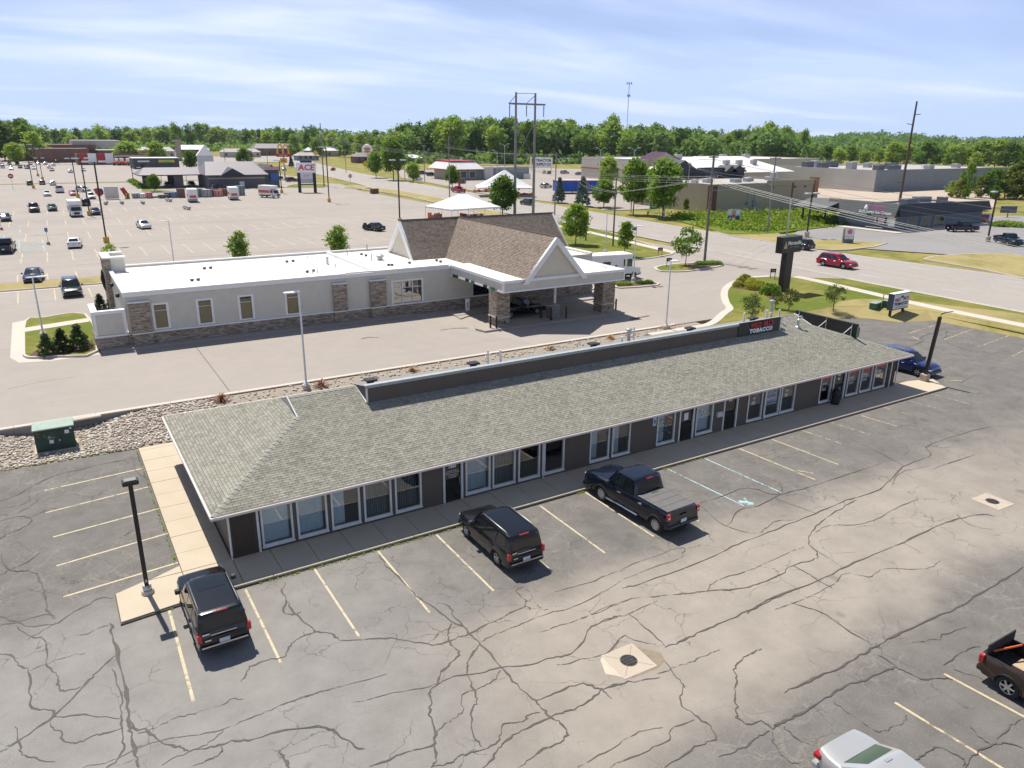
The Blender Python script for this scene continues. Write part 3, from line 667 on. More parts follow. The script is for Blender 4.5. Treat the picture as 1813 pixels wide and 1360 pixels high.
def door(a, b_, style):
    z0, z1 = .12, 2.2
    w = MB(); t = .1
    for (p, q, r_, s_) in ((a, a+t, z0, z1), (b_-t, b_, z0, z1), (a+t, b_-t, z1-.07, z1)): w.box(p, q, -.03, .10, r_, s_)
    f = w.build('door', WTRIM, sb)
    m_ = MB()
    for (p, q, r_, s_) in ((a+t, a+t+.06, z0, z1-.07), (b_-t-.06, b_-t, z0, z1-.07), (a+t+.06, b_-t-.06, z0, z0+.16), (a+t+.06, b_-t-.06, z1-.15, z1-.07), (a+t+.06, b_-t-.06, 1.02, 1.08)): m_.box(p, q, .05, .09, r_, s_)
    m_.build('leaf_frame', BLK, f)
    MB().quad((a+t, .07, z0), (b_-t, .07, z0), (b_-t, .07, z1-.07), (a+t, .07, z1-.07)).build('pane', PANED, f)
    MB().tube([(b_-t-.09, .01, .95), (b_-t-.09, -.01, 1.0), (b_-t-.09, -.01, 1.25), (b_-t-.09, .01, 1.3)], .014, 6).build('handle', GALV, f)
    m = (a+b_)/2
    if style == 1:
        lettering('7323', .20, WHITE, f, (m, .06, 1.9), bold=.012, extrude=.003)
        cu = [(m+.36*math.cos(t), .058, 1.60+.11*math.sin(t)) for t in np.linspace(0, 2*math.pi, 24)]
        MB().tube(cu, .006, 4, cap=False).build('oval_mark', WHITE, f)
        for q, z, l in ((0, 1.66, .25), (0, 1.58, .33), (0, 1.44, .28), (0, 1.36, .18)): MB().box(m-l, m+l, .058, .062, z-.018, z+.018).build('print_line', pm('grey print', (.4, .4, .42), .7), f)
    elif style == 2: MB().box(m-.16, m+.16, .060, .064, 1.35, 1.78).build('notice', PAPER, f)
    elif style == 3: lettering('7315', .15, WHITE, f, (m, .06, 1.92), bold=.01, extrude=.003)
    else:
        MB().box(m-.12, m+.12, .060, .064, 1.85, 2.0).build('notice', PAPER, f); MB().box(m-.1, m+.1, .060, .064, 1.55, 1.7).build('notice', PAPER, f)
        MB().box(m-.3, m+.3, .060, .064, .32, .95).build('notice', pm('pale poster', (.5, .58, .62), .7), f)
WK = iter('B b h D D b D x x h h g s x c x r r r r'.replace('x x', 'n n').split()); DK = iter((1, 2, 3, 4))
for k, a, b_ in OPEN:
    if k == 'w': window(a, b_, next(WK))
    else: door(a, b_, next(DK))
# corrugated panels at both ends of the front
for xa, xb in ((.1, 1.02), (44.62, 45.5)):
    x = xa
    while x < xb: MB().box(x, x+.052, -.045, -.004, .14, 2.4).build('slat', BRN2, sb); x += .084
for x in (1.12, 45.0): MB().box(x-.045, x+.045, -.075, -.004, .12, 2.42).build('corner_trim', WTRIM, sb)
# ---- roof: shingle courses one above the other
def courses(rows, P3, name, parent, step=.0):
    """rows: list of (t0,t1,[(l0,r0,l1,r1)]) ; P3(l,t,h) -> point"""
    m_ = MB(); h = .012
    for t0, t1, segs in rows:
        for (l0, r0, l1, r1) in segs:
            a, b_, c, d = P3(l0, t0, h), P3(r0, t0, h), P3(r1, t1, .0), P3(l1, t1, .0)
            m_.quad(a, b_, c, d); m_.quad(P3(l0, t0, 0), P3(r0, t0, 0), b_, a)
    return m_.build(name, SHG, parent, 0, True)
ns = 47; dy = (RY+OV)/ns; rows = []
GX0, GX1, RX0, RX1, RYF, PZ = 4.28, 41.32, 7.74, 38.1, 4.4, 5.06
for i in range(ns):
    a, b_ = -OV+i*dy, -OV+(i+1)*dy
    L = lambda y: min(y, GX0); Rr = lambda y: max(LB-y, GX1) if True else 0
    rows.append((a, b_, [(L(a), LB-L(a), L(b_), LB-L(b_))]))
zf = lambda y: EZ+SLP*(y+OV)
front = courses(rows, lambda l, t, h: (l, t, zf(t)+h), 'roof', sb)
rows = []
n2 = 36; dx = (GX0+OV)/n2
for i in range(n2):
    a, b_ = -OV+i*dx, -OV+(i+1)*dx; rows.append((a, b_, [(-(DB-a), -a, -(DB-b_), -b_)]))
courses(rows, lambda l, t, h: (t, -l, zf(t)+h), 'hip_slope', sb)
m_ = MB()
m_.poly([(LB+OV, -OV, EZ), (LB+OV, DB+OV, EZ), (LB-GX0, DB-GX0, zf(GX0)), (LB-GX0, GX0, zf(GX0))])
m_.poly([(LB+OV, DB+OV, EZ), (-OV, DB+OV, EZ), (GX0, DB-GX0, zf(GX0)), (GX0, RY, RZ), (GX1, RY, RZ), (GX1, DB-GX0, zf(GX0))])
m_.build('rear_slope', SHG, sb, 0, True)
for x in (GX0-.01, GX1+.01): MB().poly([(x, GX0, zf(GX0)-.02), (x, DB-GX0, zf(GX0)-.02), (x, RY, RZ-.03)]).build('gablet', GREYM, sb)
for x, s_ in ((GX0, -1), (GX1, 1)):
    MB().tube([(x+s_*.03, GX0-.05, zf(GX0)), (x+s_*.03, RY, RZ+.03)], .035, 4).build('gablet_trim', WTRIM, sb)
# parapet band with sign
pb = MB(); z = zf(RYF)-.05
while z < PZ-.03:
    pb.quad((RX0, RYF-.012, z), (RX1, RYF-.012, z), (RX1, RYF, z+.115), (RX0, RYF, z+.115)); pb.quad((RX0, RYF, z), (RX1, RYF, z), (RX1, RYF-.012, z), (RX0, RYF-.012, z)); z += .115
par = pb.build('parapet', BRN, sb)
for x in (RX0, RX1): MB().poly([(x, RYF, zf(RYF)-.05), (x, RYF, PZ), (x, RY+.3, RZ+.02), (x, RY, RZ-.05)]).build('cheek', BRN, sb)
for x in (RX0, RX1): MB().tube([(x, RYF-.05, zf(RYF)+.03), (x, RY, RZ+.02)], .045, 4).build('cheek_trim', WTRIM, sb)
for x in (RX0+.03, RX1-.03): MB().box(x-.05, x+.05, RYF-.045, RYF-.013, zf(RYF), PZ-.08).build('corner_trim', WTRIM, sb)
MB().quad((RX0-.04, RYF-.02, PZ+.01), (RX1+.04, RYF-.02, PZ+.01), (RX1+.04, RY+.35, RZ+.03), (RX0-.04, RY+.35, RZ+.03)).build('parapet_roof', pm('pale membrane', (.22, .22, .21), .8, var=.1), sb)
MB().box(RX0-.06, RX1+.06, RYF-.06, RYF+.20, PZ+.012, PZ+.05).build('coping', GREYM, sb); MB().box(RX0-.06, RX1+.06, RYF-.075, RYF-.061, PZ-.10, PZ+.045).build('coping_face', pm('pale coping face', (.34, .37, .37), .5), sb)
def cap(a, b_, w=.14, name='ridge_cap'):
    a, b_ = Vector(a), Vector(b_); d = b_-a; n_ = max(2, int(d.length/.28)); sd_ = d.cross(Vector((0, 0, 1))).normalized(); up = Vector((0, 0, 1)); m_ = MB()
    for i in range(n_):
        p, q = a+d*(i/n_), a+d*((i+1.15)/n_)
        h0, h1 = .035, .022
        m_.quad(p+sd_*w-up*.05*1+up*h0, p+up*(h0+.014), q+up*h1, q+sd_*w-up*.05+up*(h1-.012)); m_.quad(p+up*(h0+.014), p-sd_*w-up*.05+up*h0, q-sd_*w-up*.05+up*(h1-.012), q+up*h1)
    m_.build(name, CAPG, sb)
cap((-OV, -OV, EZ), (GX0, GX0, zf(GX0)), name='hip_cap'); cap((LB+OV, -OV, EZ), (LB-GX0, GX0, zf(GX0)), name='hip_cap')
cap((GX0, RY, RZ), (RX0, RY, RZ)); cap((RX1+.1, RY, RZ), (GX1, RY, RZ))
# eaves: soffit, gutters, drip edge
MB().box(-OV+.02, LB+OV-.02, -OV+.02, DB+OV-.02, EZ-.10, EZ-.06).build('soffit', pm('soffit board', (.40, .37, .33), .7), sb)
for i in range(6):
    a, b_ = -OV-.1+i*7.85, -OV-.1+(i+1)*7.85
    MB().bbox(a+.002, b_-.002, -OV-.10, -OV+.0, EZ-.13+rb.uniform(-.01, .01), EZ-.005, .02).build('gutter', GUT, sb)
MB().bbox(-OV-.1, -OV, -OV+.003, DB+OV, EZ-.13, EZ-.005, .02).build('gutter', GUT, sb); MB().bbox(LB+OV, LB+OV+.1, -OV+.003, DB+OV, EZ-.13, EZ-.005, .02).build('gutter', GUT, sb)
MB().bbox(-OV, LB+OV, DB+OV+.003, DB+OV+.1, EZ-.13, EZ-.005, .02).build('gutter', GUT, sb)
MB().box(-OV-.02, LB+OV+.02, -OV-.025, -OV+.05, EZ+.002, EZ+.014).build('drip_edge', pm('rust brown drip edge', (.10, .05, .04), .6), sb)
def downspout(x, y, kick=-.16):
    MB().tube([(x, -OV-.05, EZ-.1), (x, y+.0, EZ-.35), (x, y, .32), (x+kick*.2, y+kick, .2)], .045, 6).build('downspout', WTRIM, sb)
for x in (-.03, 15.33, 31.9, 45.66): downspout(x, -.09)
# small things on the wall
MB().bbox(27.72, 28.18, -.16, -.004, 1.1, 1.42, .02).build('mailbox', pm('cream mailbox', (.55, .56, .54), .5), sb)
b = MB().box(22.75, 23.0, -.03, -.004, 1.5, 2.0).build('notice_plate', pm('pale blue plate', (.50, .62, .66), .6), sb)
MB().box(22.82, 22.93, -.036, -.031, 1.66, 1.86).build('plate_mark', BLUEP, b)
# sign on the parapet
sg = thing('shop_sign', 'dark board on the brown parapet with red and white raised letters', 'sign', (36.25, RYF-.06, zf(RYF)-.04))
MB().bbox(-2.35, 1.75, -.02, .04, .05, .98, .01).build('board', pm('dark sign board', (.022, .028, .028), .5, var=.4, scale=5), sg)
lettering('WILD  BILL\'S', .44, REDL, sg, (-.15, -.06, .68), bold=.02, extrude=.025, sx=.92); lettering('TOBACCO', .38, WHITE, sg, (-.2, -.06, .30), bold=.018, extrude=.025, sx=1.08, space=1.2)
MB().poly([(-.45, -.05, .86), (-.1, -.05, .84), (.05, -.05, .88), (.0, -.05, .93), (-.1, -.05, .97), (-.2, -.05, .97), (-.3, -.05, .92)]).build('hat_mark', BLKP, sg)
# roof fittings
def pipe(px, py, h, r_, mt, name, y=5.25, top=None):
    d = ray(px, py); t = (y-CY)/d.y; x = CX+d.x*t; zr = PZ-.27*(y-RYF)
    m_ = MB(); m_.tube([(x, y, zr-.05), (x, y, zr+h)], r_, 8)
    if top == 'cap': m_.lathe([(r_*1.9, 0), (r_*1.9, .09), (r_*.6, .15)], 10, (x, y, zr+h-.02))
    o = m_.build(name, mt, sb, 40)
for a in ((864, 638, .85, .05, PVC, 'vent_pipe'), (886, 636, .75, .07, PVC, 'vent_pipe'), (1113, 597, .75, .11, GALV, 'flue', 5.3, 'cap'), (1101, 600, .4, .06, PVC, 'vent_pipe'), (1122, 596, .9, .045, PVC, 'vent_pipe'),
          (1317, 566, .7, .07, PVC, 'vent_pipe'), (1357, 559, .65, .07, PVC, 'vent_pipe'), (1365, 556, 1.2, .10, GALV, 'flue', 5.4, 'cap'), (1380, 554, .55, .07, PVC, 'vent_pipe'), (1364, 558, .45, .08, PVC, 'vent_pipe', 5.15)): pipe(*a)
for i, px in enumerate((656, 838, 1051, 1222, 1333)):
    py = [672, 642, 610, 579, 563][i]; y = 5.0; d = ray(px, py); t = (y-CY)/d.y; x = CX+d.x*t
    m_ = MB(); zr = PZ-.27*(y-RYF); m_.box(x-.14, x+.14, y-.14, y+.14, zr-.06, zr+.20); m_.bbox(x-.3, x+.3, y-.26, y+.26, zr+.2, zr+.31, .03)
    m_.build('box_vent', BLK, sb)
p = Vector((39.9, 4.3, zf(4.3)))
MB().tube([p, p+Vector((0, 0, .55)), p+Vector((.05, -.02, .72)), p+Vector((.2, -.05, .76)), p+Vector((.28, -.07, .68))], .085, 8).build('gooseneck_vent', GALV, sb, 50)
MB().lathe([(.2, -.05), (.2, .04), (.1, .12)], 10, tuple(p)).build('vent_flashing', GALV, sb)
# tall board on the east slope, seen from behind
rd = thing('roof_billboard', 'long black board braced on the east end of the shingle roof', 'sign', (43.4, 4.7, zf(LB-43.4)))
MB().bbox(-.07, .07, -2.75, 2.55, -.02, 1.02, .015).build('board', BLK, rd)
for y in (-2.3, -.2, 2.2):
    MB().tube([(-.08, y, .75), (-.95, y, .33)], .03, 5).build('brace', WTRIM, rd); MB().tube([(-.10, y-.04, .95), (-.10, y-.04, .05)], .028, 5).build('upright', GALV, rd)
MB().box(-.1, .1, -2.86, -2.76, .1, .8).build('end_cap', pm('green end cap', (.12, .22, .16), .6), rd)
# bin by the shop door
tb = thing('litter_bin', 'black litter bin by the tobacco shop door', 'bin', (38.52, -.42, .12))
MB().lathe([(.25, 0), (.27, .05), (.27, .72), (.29, .74), (.29, .80), (.27, .83)], 16).build('body', BLKP, tb, 40)
MB().lathe([(.27, .84), (.25, .98), (.14, 1.08), (0, 1.10)], 16).build('lid', BLKP, tb, 40); MB().box(-.12, .12, -.285, -.20, .87, .99).build('flap', BLK, tb)
# ------------------------------------------------------------------ bank
SID = pm('stone grey siding', (.60, .565, .485), .65, var=.05, scale=1.5)
CREAM = pm('cream gable panel', (.62, .56, .45), .7, var=.04)
WHT2 = pm('white painted trim', (.80, .79, .77), .55, var=.04)
MEMB = pm('white roof membrane', (.82, .80, .76), .7, var=.06, scale=.5, fine=6)
TANB = pm('tan roller blind', (.44, .36, .19), .8, var=.08)
VENTB = pm('brown roof vent', (.13, .10, .085), .6)
bk = thing('bank_building', 'cream bank with brown cross gable roof, white flat roof and drive-through canopy', 'building', (0, 0, 0))
ZT = 4.9
def lap(m_, x0, x1, y, z0, z1, face='-y', step=.2, d=.03):
    z = z0
    while z < z1-.01:
        e_ = min(z+step, z1)
        if face == '-y': m_.quad((x0, y-d, z), (x1, y-d, z), (x1, y, e_), (x0, y, e_)); m_.quad((x0, y, z), (x1, y, z), (x1, y-d, z), (x0, y-d, z))
        else: m_.quad((y-d, x1, z), (y-d, x0, z), (y, x0, e_), (y, x1, e_)); m_.quad((y, x1, z), (y, x0, z), (y-d, x0, z), (y-d, x1, z))
        z = e_
BW = [(1.83, 3.07), (5.18, 6.48), (8.49, 9.76), (12.42, 13.72)]
BIG = (22.36, 25.64)
# walls: backing with openings, then siding courses
cut = [(a, b_, 1.72, 3.86) for a, b_ in BW]+[(*BIG, 1.5, 3.9)]+[(31.1, 34.4, 1.6, 2.9)]
mw = MB(); ms = MB(); x = 0.
for a, b_, z0, z1 in cut:
    mw.box(x, a, 36.02, 36.3, .5, ZT-.12); lap(ms, x, a, 36.0, 1.62, 4.52)
    mw.box(a, b_, 36.02, 36.3, .5, z0); mw.box(a, b_, 36.02, 36.3, z1, ZT-.12); lap(ms, a, b_, 36.0, 1.62, z0) if z0 > 1.63 else None; lap(ms, a, b_, 36.0, z1, 4.52); x = b_
mw.box(x, 45.9, 36.02, 36.3, .5, ZT-.12); lap(ms, x, 45.9, 36.0, 1.62, 4.52)
mw.box(0.02, .3, 36.3, 50, .5, ZT-.12); mw.box(.3, 45.6, 49.7, 50, .5, ZT-.12); mw.box(45.6, 45.9, 36.3, 50, .5, ZT-.12)
mw.build('wall', SID, bk); lap(ms, 36.3, 49.9, 0, 1.62, 4.52, '-x'); ms.build('lap_siding', SID, bk)
iw = MB(); iw.box(.4, 45, 41, 41.1, .6, 4.4); iw.box(.4, 45, 36.4, 41, .51, .56); iw.build('interior_wall', pm('bank interior', (.3, .26, .2), .9), bk)
mb = MB(); mb.box(-.08, 27.3, 35.86, 36.0, .5, 1.52); mb.box(27.3, 45.95, 35.86, 36, .5, 1.5); mb.box(-.09, .0, 36.0, 50.1, .5, 1.52); mb.build('stone_base', STONE, bk, 0, True)
mb = MB(); mb.box(1.7, 45.9, 35.80, 35.995, 1.525, 1.64); mb.box(-.14, .0, 36.3, 47, 1.53, 1.66); mb.build('water_table', WHT2, bk)
mb = MB(); mb.box(-.06, 28.5, 35.93, 36.01, 4.53, 4.80); mb.box(-.06, .0, 36.01, 50, 4.53, 4.80); mb.build('frieze', WHT2, bk)
for a, b_ in ((.18, 1.66), (16.7, 17.95), (20.2, 21.75)):
    MB().box(a, b_, 35.66, 35.86, .5, 4.06).build('stone_pilaster', STONE, bk, 0, True); MB().bbox(a-.05, b_+.05, 35.6, 35.92, 4.062, 4.16, .02).build('pilaster_cap', WHT2, bk)
    MB().box(a-.03, b_+.03, 35.63, 35.87, 1.55, 1.63).build('pilaster_band', WHT2, bk)
for a, b_ in BW:
    z0, z1 = 1.72, 3.86; m_ = MB(); t = .16
    for q in ((a-.02, a+t, z0, z1), (b_-t, b_+.02, z0, z1), (a+t, b_-t, z1-t, z1), (a+t, b_-t, z0, z0+.1)): m_.box(q[0], q[1], 35.93, 36.1, q[2], q[3])
    f = m_.build('window', WHT2, bk); MB().box(a+t, b_-t, 36.0, 36.05, 3.22, 3.26).build('glazing_bar', WHT2, f)
    MB().quad((a+t, 36.06, z0+.1), (b_-t, 36.06, z0+.1), (b_-t, 36.06, z1-t), (a+t, 36.06, z1-t)).build('pane', seeglass('clear pane', (.9, .9, .88), .0), f)
    MB().box(a+t, b_-t, 36.12, 36.15, z0+.05, 3.6+rb.uniform(-.1, .05)).build('roller_blind', TANB, f)
a, b_ = BIG; m_ = MB()
for q in ((a, a+.16, 1.5, 3.9), (b_-.16, b_, 1.5, 3.9), (a+.16, b_-.16, 3.74, 3.9), (a+.16, b_-.16, 1.5, 1.66)): m_.box(q[0], q[1], 35.93, 36.1, q[2], q[3])
f = m_.build('window', WHT2, bk)
for q in (a+1.12, a+2.18): MB().box(q-.035, q+.035, 36.0, 36.06, 1.66, 3.74).build('mullion', WHT2, f)
MB().box(a+.16, b_-.16, 36.005, 36.055, 3.1, 3.15).build('transom', WHT2, f)
MB().quad((a+.16, 36.07, 1.66), (b_-.16, 36.07, 1.66), (b_-.16, 36.07, 3.74), (a+.16, 36.07, 3.74)).build('pane', seeglass('bank pane', (.55, .58, .56), .32), f)
MB().box(31.1, 34.4, 36.05, 36.1, 1.6, 2.9).build('teller_window', glossglass('dark glass', (.012, .016, .02)), bk)
# flat roof and coping
mb = MB(); mb.box(.25, 45.7, 36.2, 49.8, 4.62, 4.70); mb.build('flat_roof', MEMB, bk, 0, True)
mb = MB()
for q in ((-.12, 18.02, 35.86, 36.22, 4.80, 4.93), (18.03, 20.75, 35.95, 36.3, 4.86, 4.99), (20.76, 28.4, 35.88, 36.24, 4.84, 4.97), (-.12, .22, 36.23, 50.12, 4.80, 4.93), (.23, 45.9, 49.8, 50.12, 4.80, 4.95), (20.78, 21.06, 36.31, 49.79, 4.72, 4.96), (17.88, 18.02, 36.23, 37.0, 4.72, 4.92), (45.62, 45.98, 36, 49.79, 4.8, 4.95)): mb.bbox(*q, .02)
mb.build('coping', WHT2, bk)
for x in np.arange(2.2, 45, 2.15):
    if not (26.5 < x < 46.5): MB().box(x-.035, x+.035, 36.25, 49.75, 4.701, 4.706).build('roof_seam', pm('membrane seam', (.60, .58, .54), .8, var=.1), bk)
rz_ = random.Random(6)
for i in range(14):
    x, y = rz_.uniform(1.5, 25), rz_.uniform(37, 49); w_ = rz_.uniform(.3, 1.3); MB().poly([(x+w_*rz_.uniform(.6, 1.2)*math.cos(a), y+w_*.6*rz_.uniform(.6, 1.2)*math.sin(a), 4.7075) for a in np.linspace(0, 6.28, 11)[:-1]]).build('roof_stain', wornpaint('roof dirt', (.50, .46, .40), .55) if 'roof dirt' not in MATS else MATS['roof dirt'], bk)
for px, py in ((340, 497), (351, 496), (362, 476), (373, 475), (508, 464), (519, 463), (544, 482), (555, 480), (640, 451), (648, 453), (688, 470), (694, 470), (773, 462), (780, 464), (725, 466), (1068, 475), (1073, 476)):
    p = P(px, py, 4.74); MB().lathe([(.13, 0), (.13, .1), (.2, .12), (.16, .2), (0, .24)], 8, (p.x, p.y, 4.69)).build('roof_vent', VENTB, bk)
for px, py, h, r_ in ((580, 468, .75, .13), (545, 458, .3, .05), (563, 461, .35, .05), (594, 474, .4, .05), (615, 452, .55, .06), (650, 444, .7, .09), (658, 462, .7, .06), (562, 483, .45, .05), (553, 484, .3, .06)):
    p = P(px, py, 4.7); m_ = MB(); m_.tube([(p.x, p.y, 4.66), (p.x, p.y, 4.7+h)], r_, 8); m_.build('roof_pipe', GALV, bk, 40)
p = P(673, 460, 4.7); MB().lathe([(.28, 0), (.28, .25), (.4, .3), (.42, .5), (.2, .6), (0, .62)], 12, (p.x, p.y, 4.68)).build('exhaust_fan', GALV, bk, 40)
# raised portal at the west end
MB().box(-.35, 1.3, 47.6, 48.1, 4.7, 5.95).build('portal_return', SID, bk); MB().box(-.42, 0.15, 47.5, 51.2, .5, 5.95).build('portal_wall', STONE, bk, 0, True)
MB().bbox(-.5, 1.42, 47.42, 48.2, 5.952, 6.1, .02).build('portal_cap', WHT2, bk); MB().bbox(-.5, .25, 48.21, 51.3, 5.952, 6.1, .02).build('portal_cap', WHT2, bk); MB().box(.15, 1.3, 50.6, 51.1, 4.95, 5.95).build('portal_return', SID, bk); MB().bbox(.26, 1.4, 50.5, 51.2, 5.952, 6.1, .02).build('portal_cap', WHT2, bk)
for y in (39.0, 44.2): MB().lathe([(.1, 0), (.16, .1), (.16, .3), (.05, .36)], 8, (-.24, y, 4.0)).build('wall_lamp', BLK, bk)
w = thing('bank_wall_sign', 'black mark and letters on the west end wall of the bank', 'sign', (-.45, 48.2, 3.0))
for y, h in ((.0, 1.5), (.55, 1.3), (1.1, 1.5), (1.65, 1.2)): MB().tube([(-.12, y, .2), (-.22, y+.2, .2+h*.5), (-.12, y+.1, .2+h), (-.05, y+.35, .2+h*.4), (-.12, y, .2)], .07, 6).build('letter', BLK, w)
MB().box(-.14, -.06, -.2, 2.4, .0, .1).build('rail', BLK, w)
# low annex wall
mb = MB(); mb.box(-2.35, -.1, 36.05, 36.3, 1.5, 3.35); mb.box(-2.35, -2.12, 36.3, 39.4, 1.5, 3.35); mb.build('annex_wall', SID, bk)
mb = MB(); lap(mb, -2.2, -.25, 36.04, 1.75, 3.3); mb.build('annex_siding', SID, bk)
mb = MB(); mb.box(-2.4, -.1, 35.98, 36.36, .5, 1.5); mb.box(-2.4, -2.06, 36.36, 39.45, .5, 1.5); mb.build('annex_stone_base', STONE, bk, 0, True)
mb = MB()
for q in ((-2.46, -.09, 35.93, 36.4, 3.352, 3.6), (-2.46, -2.0, 36.41, 39.5, 3.352, 3.6), (-2.40, -2.18, 36.0, 36.03, 1.66, 3.35), (-.3, -.1, 36.0, 36.03, 1.66, 3.35), (-2.45, -.1, 35.94, 36.035, 1.50, 1.655)): mb.box(*q)
mb.build('annex_trim', WHT2, bk)
# canopy
cz0, cz1 = 3.86, 4.93
mb = MB(); mb.box(28.62, 42.0, 26.0, 36.0, cz0+.30, cz1-.14); mb.build('canopy', SID, bk)
mb = MB(); lap(mb, 28.7, 41.9, 25.99, cz0+.14, cz1-.24, step=.17); lap(mb, 26.1, 35.9, 28.61, cz0+.14, cz1-.24, '-x', .17); mb.build('canopy_siding', SID, bk)
mb = MB()
for z0, z1 in ((cz1-.24, cz1), (cz0, cz0+.14)):
    mb.box(28.52, 42.1, 25.9, 26.06, z0, z1); mb.box(28.52, 28.68, 26.061, 35.9, z0, z1); mb.box(41.94, 42.1, 26.061, 36, z0, z1)
mb.box(28.53, 28.69, 25.91, 26.05, cz0+.14, cz1-.24); mb.box(41.93, 42.09, 25.91, 26.05, cz0+.14, cz1-.24)
mb.build('canopy_trim', WHT2, bk)
MB().box(28.69, 41.93, 26.07, 35.9, cz0+.2, cz0+.26).build('canopy_soffit', pm('canopy soffit', (.62, .60, .56), .7), bk)
MB().box(28.69, 41.93, 26.07, 36.2, cz1-.12, cz1-.06).build('canopy_roof', MEMB, bk, 0, True)
for xa, xb in ((28.5, 29.86), (40.36, 41.84)):
    MB().box(xa, xb, 26.95, 28.35, .5, cz0+.2).build('canopy_pillar', STONE, bk, 0, True); MB().box(xa-.06, xb+.06, 26.89, 28.41, 1.42, 1.54).build('pillar_band', pm('limestone band', (.55, .50, .44), .8), bk)
    MB().box(xa+.75, xa+.87, 26.9, 26.949, 1.0, 1.12).build('outlet', BLK, bk)
for y, l, mt in ((35.2, .5, BLK), (34.6, .35, BLK), (32.6, .5, BLK), (31.5, .45, pm('green lane lamp', (.03, .20, .08), .4)), (29.2, .5, BLK), (27.9, .55, pm('green lane lamp', (.03, .20, .08), .4))):
    MB().box(28.45, 28.515, y-l, y+.1, cz0+.02, cz0+.26).build('lane_sign', mt, bk)
# gable roofs
def gable(p0, p1, half, zb, zt, along, name):
    m_ = MB(); ax, bx = p0, p1; q = half; k = .0
    def pt(t, s_, z): return (s_, t, z) if along == 'y' else (t, s_, z)
    return m_, pt
gx, gy, gz, gb = 34.0, 44.5, 8.4, 4.62
def slope_rows(m_, pt, t0, t1, c, half, sgn, n_=34):
    for i in range(n_):
        a0, a1 = i/n_, (i+1)/n_
        s0, s1 = c+sgn*half*(1-a0), c+sgn*half*(1-a1); z0, z1 = gb+(gz-gb)*a0, gb+(gz-gb)*a1
        d = .016
        m_.quad(pt(t0, s0+sgn*d, z0+d), pt(t1, s0+sgn*d, z0+d), pt(t1, s1, z1), pt(t0, s1, z1)); m_.quad(pt(t0, s0, z0), pt(t1, s0, z0), pt(t1, s0+sgn*d, z0+d), pt(t0, s0+sgn*d, z0+d))
ptY = lambda t, s_, z: (s_, t, z); ptX = lambda t, s_, z: (t, s_, z)
hY = (gz-gb)/1.105; hX = (gz-gb)/1.10
for sgn in (-1, 1):
    m_ = MB(); slope_rows(m_, ptY, 25.75, gy, gx, hY, sgn); m_.build('roof', SHB, bk, 0, True)
    m_ = MB(); slope_rows(m_, ptX, 27.0, 46.4, gy, hX, sgn); m_.build('roof', SHB, bk, 0, True)
MB().tube([(gx, 25.72, gz+.02), (gx, gy, gz+.02)], .07, 6).build('ridge_cap', pm('dark ridge', (.11, .085, .07), .9), bk); MB().tube([(26.95, gy, gz+.02), (46.45, gy, gz+.02)], .07, 6).build('ridge_cap', MATS['dark ridge'], bk)
def rake(pt, t, c, half, s0):
    w_ = .42
    for sgn in (-1, 1):
        m_ = MB(); a = [pt(t, c+sgn*(half+.12), gb-.14), pt(t, c, gz+.05), pt(t, c, gz+.05-w_*1.55), pt(t, c+sgn*(half+.12-w_*1.35), gb-.14)]
        b_ = [tuple(np.add(q, np.subtract(pt(t+s0, 0, 0), pt(t, 0, 0)))) for q in a]
        m_.add(a+b_, [(0, 1, 2, 3), (7, 6, 5, 4), (0, 4, 5, 1), (1, 5, 6, 2), (2, 6, 7, 3), (3, 7, 4, 0)]); m_.build('rake_board', WHT2, bk)
rake(ptY, 25.72, gx, hY, .30); rake(ptX, 26.9, gy, hX, .28); rake(ptX, 46.2, gy, hX, .28)
for (q, nm) in (([ptY(26.06, gx-hY, gb), ptY(26.06, gx+hY, gb), ptY(26.06, gx, gz)], 'gable_panel'), ([ptX(27.2, gy+hX, gb), ptX(27.2, gy-hX, gb), ptX(27.2, gy, gz)], 'gable_panel'), ([ptX(46.15, gy-hX, gb), ptX(46.15, gy+hX, gb), ptX(46.15, gy, gz)], 'gable_panel')):
    MB().poly(q).build(nm, CREAM, bk)
MB().box(gx-2.6, gx+2.6, 25.97, 26.055, gb+.05, gb+.2).build('gable_trim', WHT2, bk)
# drive-through islands, posts, kiosk
isl = struct('drive_island', MB().prism([(26.9, 26.2), (42.6, 26.2), (42.9, 27.4), (42.6, 28.7), (27.2, 28.7), (26.6, 27.4)], .4, .66), CONCG)
struct('drive_apron', MB().poly([(x, y, ZB+.004) for x, y in ((24.0, 36), (24.0, 34.5), (28.6, 20.62), (44.6, 20.62), (45.6, 24), (45.6, 36))]), CONCG)
struct('bank_walk', MB().prism([(-2.2, 35.0), (24.2, 35.0), (24.2, 35.86), (-2.2, 35.86)], .4, .63), CONCG)
struct('teller_island', MB().prism([(27.5, 32.8), (44.2, 32.8), (44.2, 34.2), (27.5, 34.2)], .4, .64), CONCG)
def bollard(x, y, label): 
    o = MB().lathe([(.085, 0), (.085, 1.1), (.06, 1.16), (0, 1.18)], 12).build('bollard', BLK, None, 40); o.location = (x, y, .6); tag(o, label, 'bollard', 'black bollards under the bank canopy')
bollard(27.9, 27.0, 'slim black bollard left of the near stone canopy pillar, farther one'); bollard(28.25, 26.55, 'slim black bollard in front of the near stone canopy pillar')
bollard(42.35, 27.3, 'slim black bollard right of the far stone canopy pillar')
for i, x in enumerate((33.9, 34.25, 35.6, 35.95)): bollard(x, 26.75 if i % 2 else 27.9, 'slim black bollard guarding the drive-through kiosk, %s' % ('rear left', 'front left', 'rear right', 'front right')[i])
k = thing('drive_through_kiosk', 'grey drive-through teller kiosk with white tube post under the canopy', 'kiosk', (35.0, 27.35, .66))
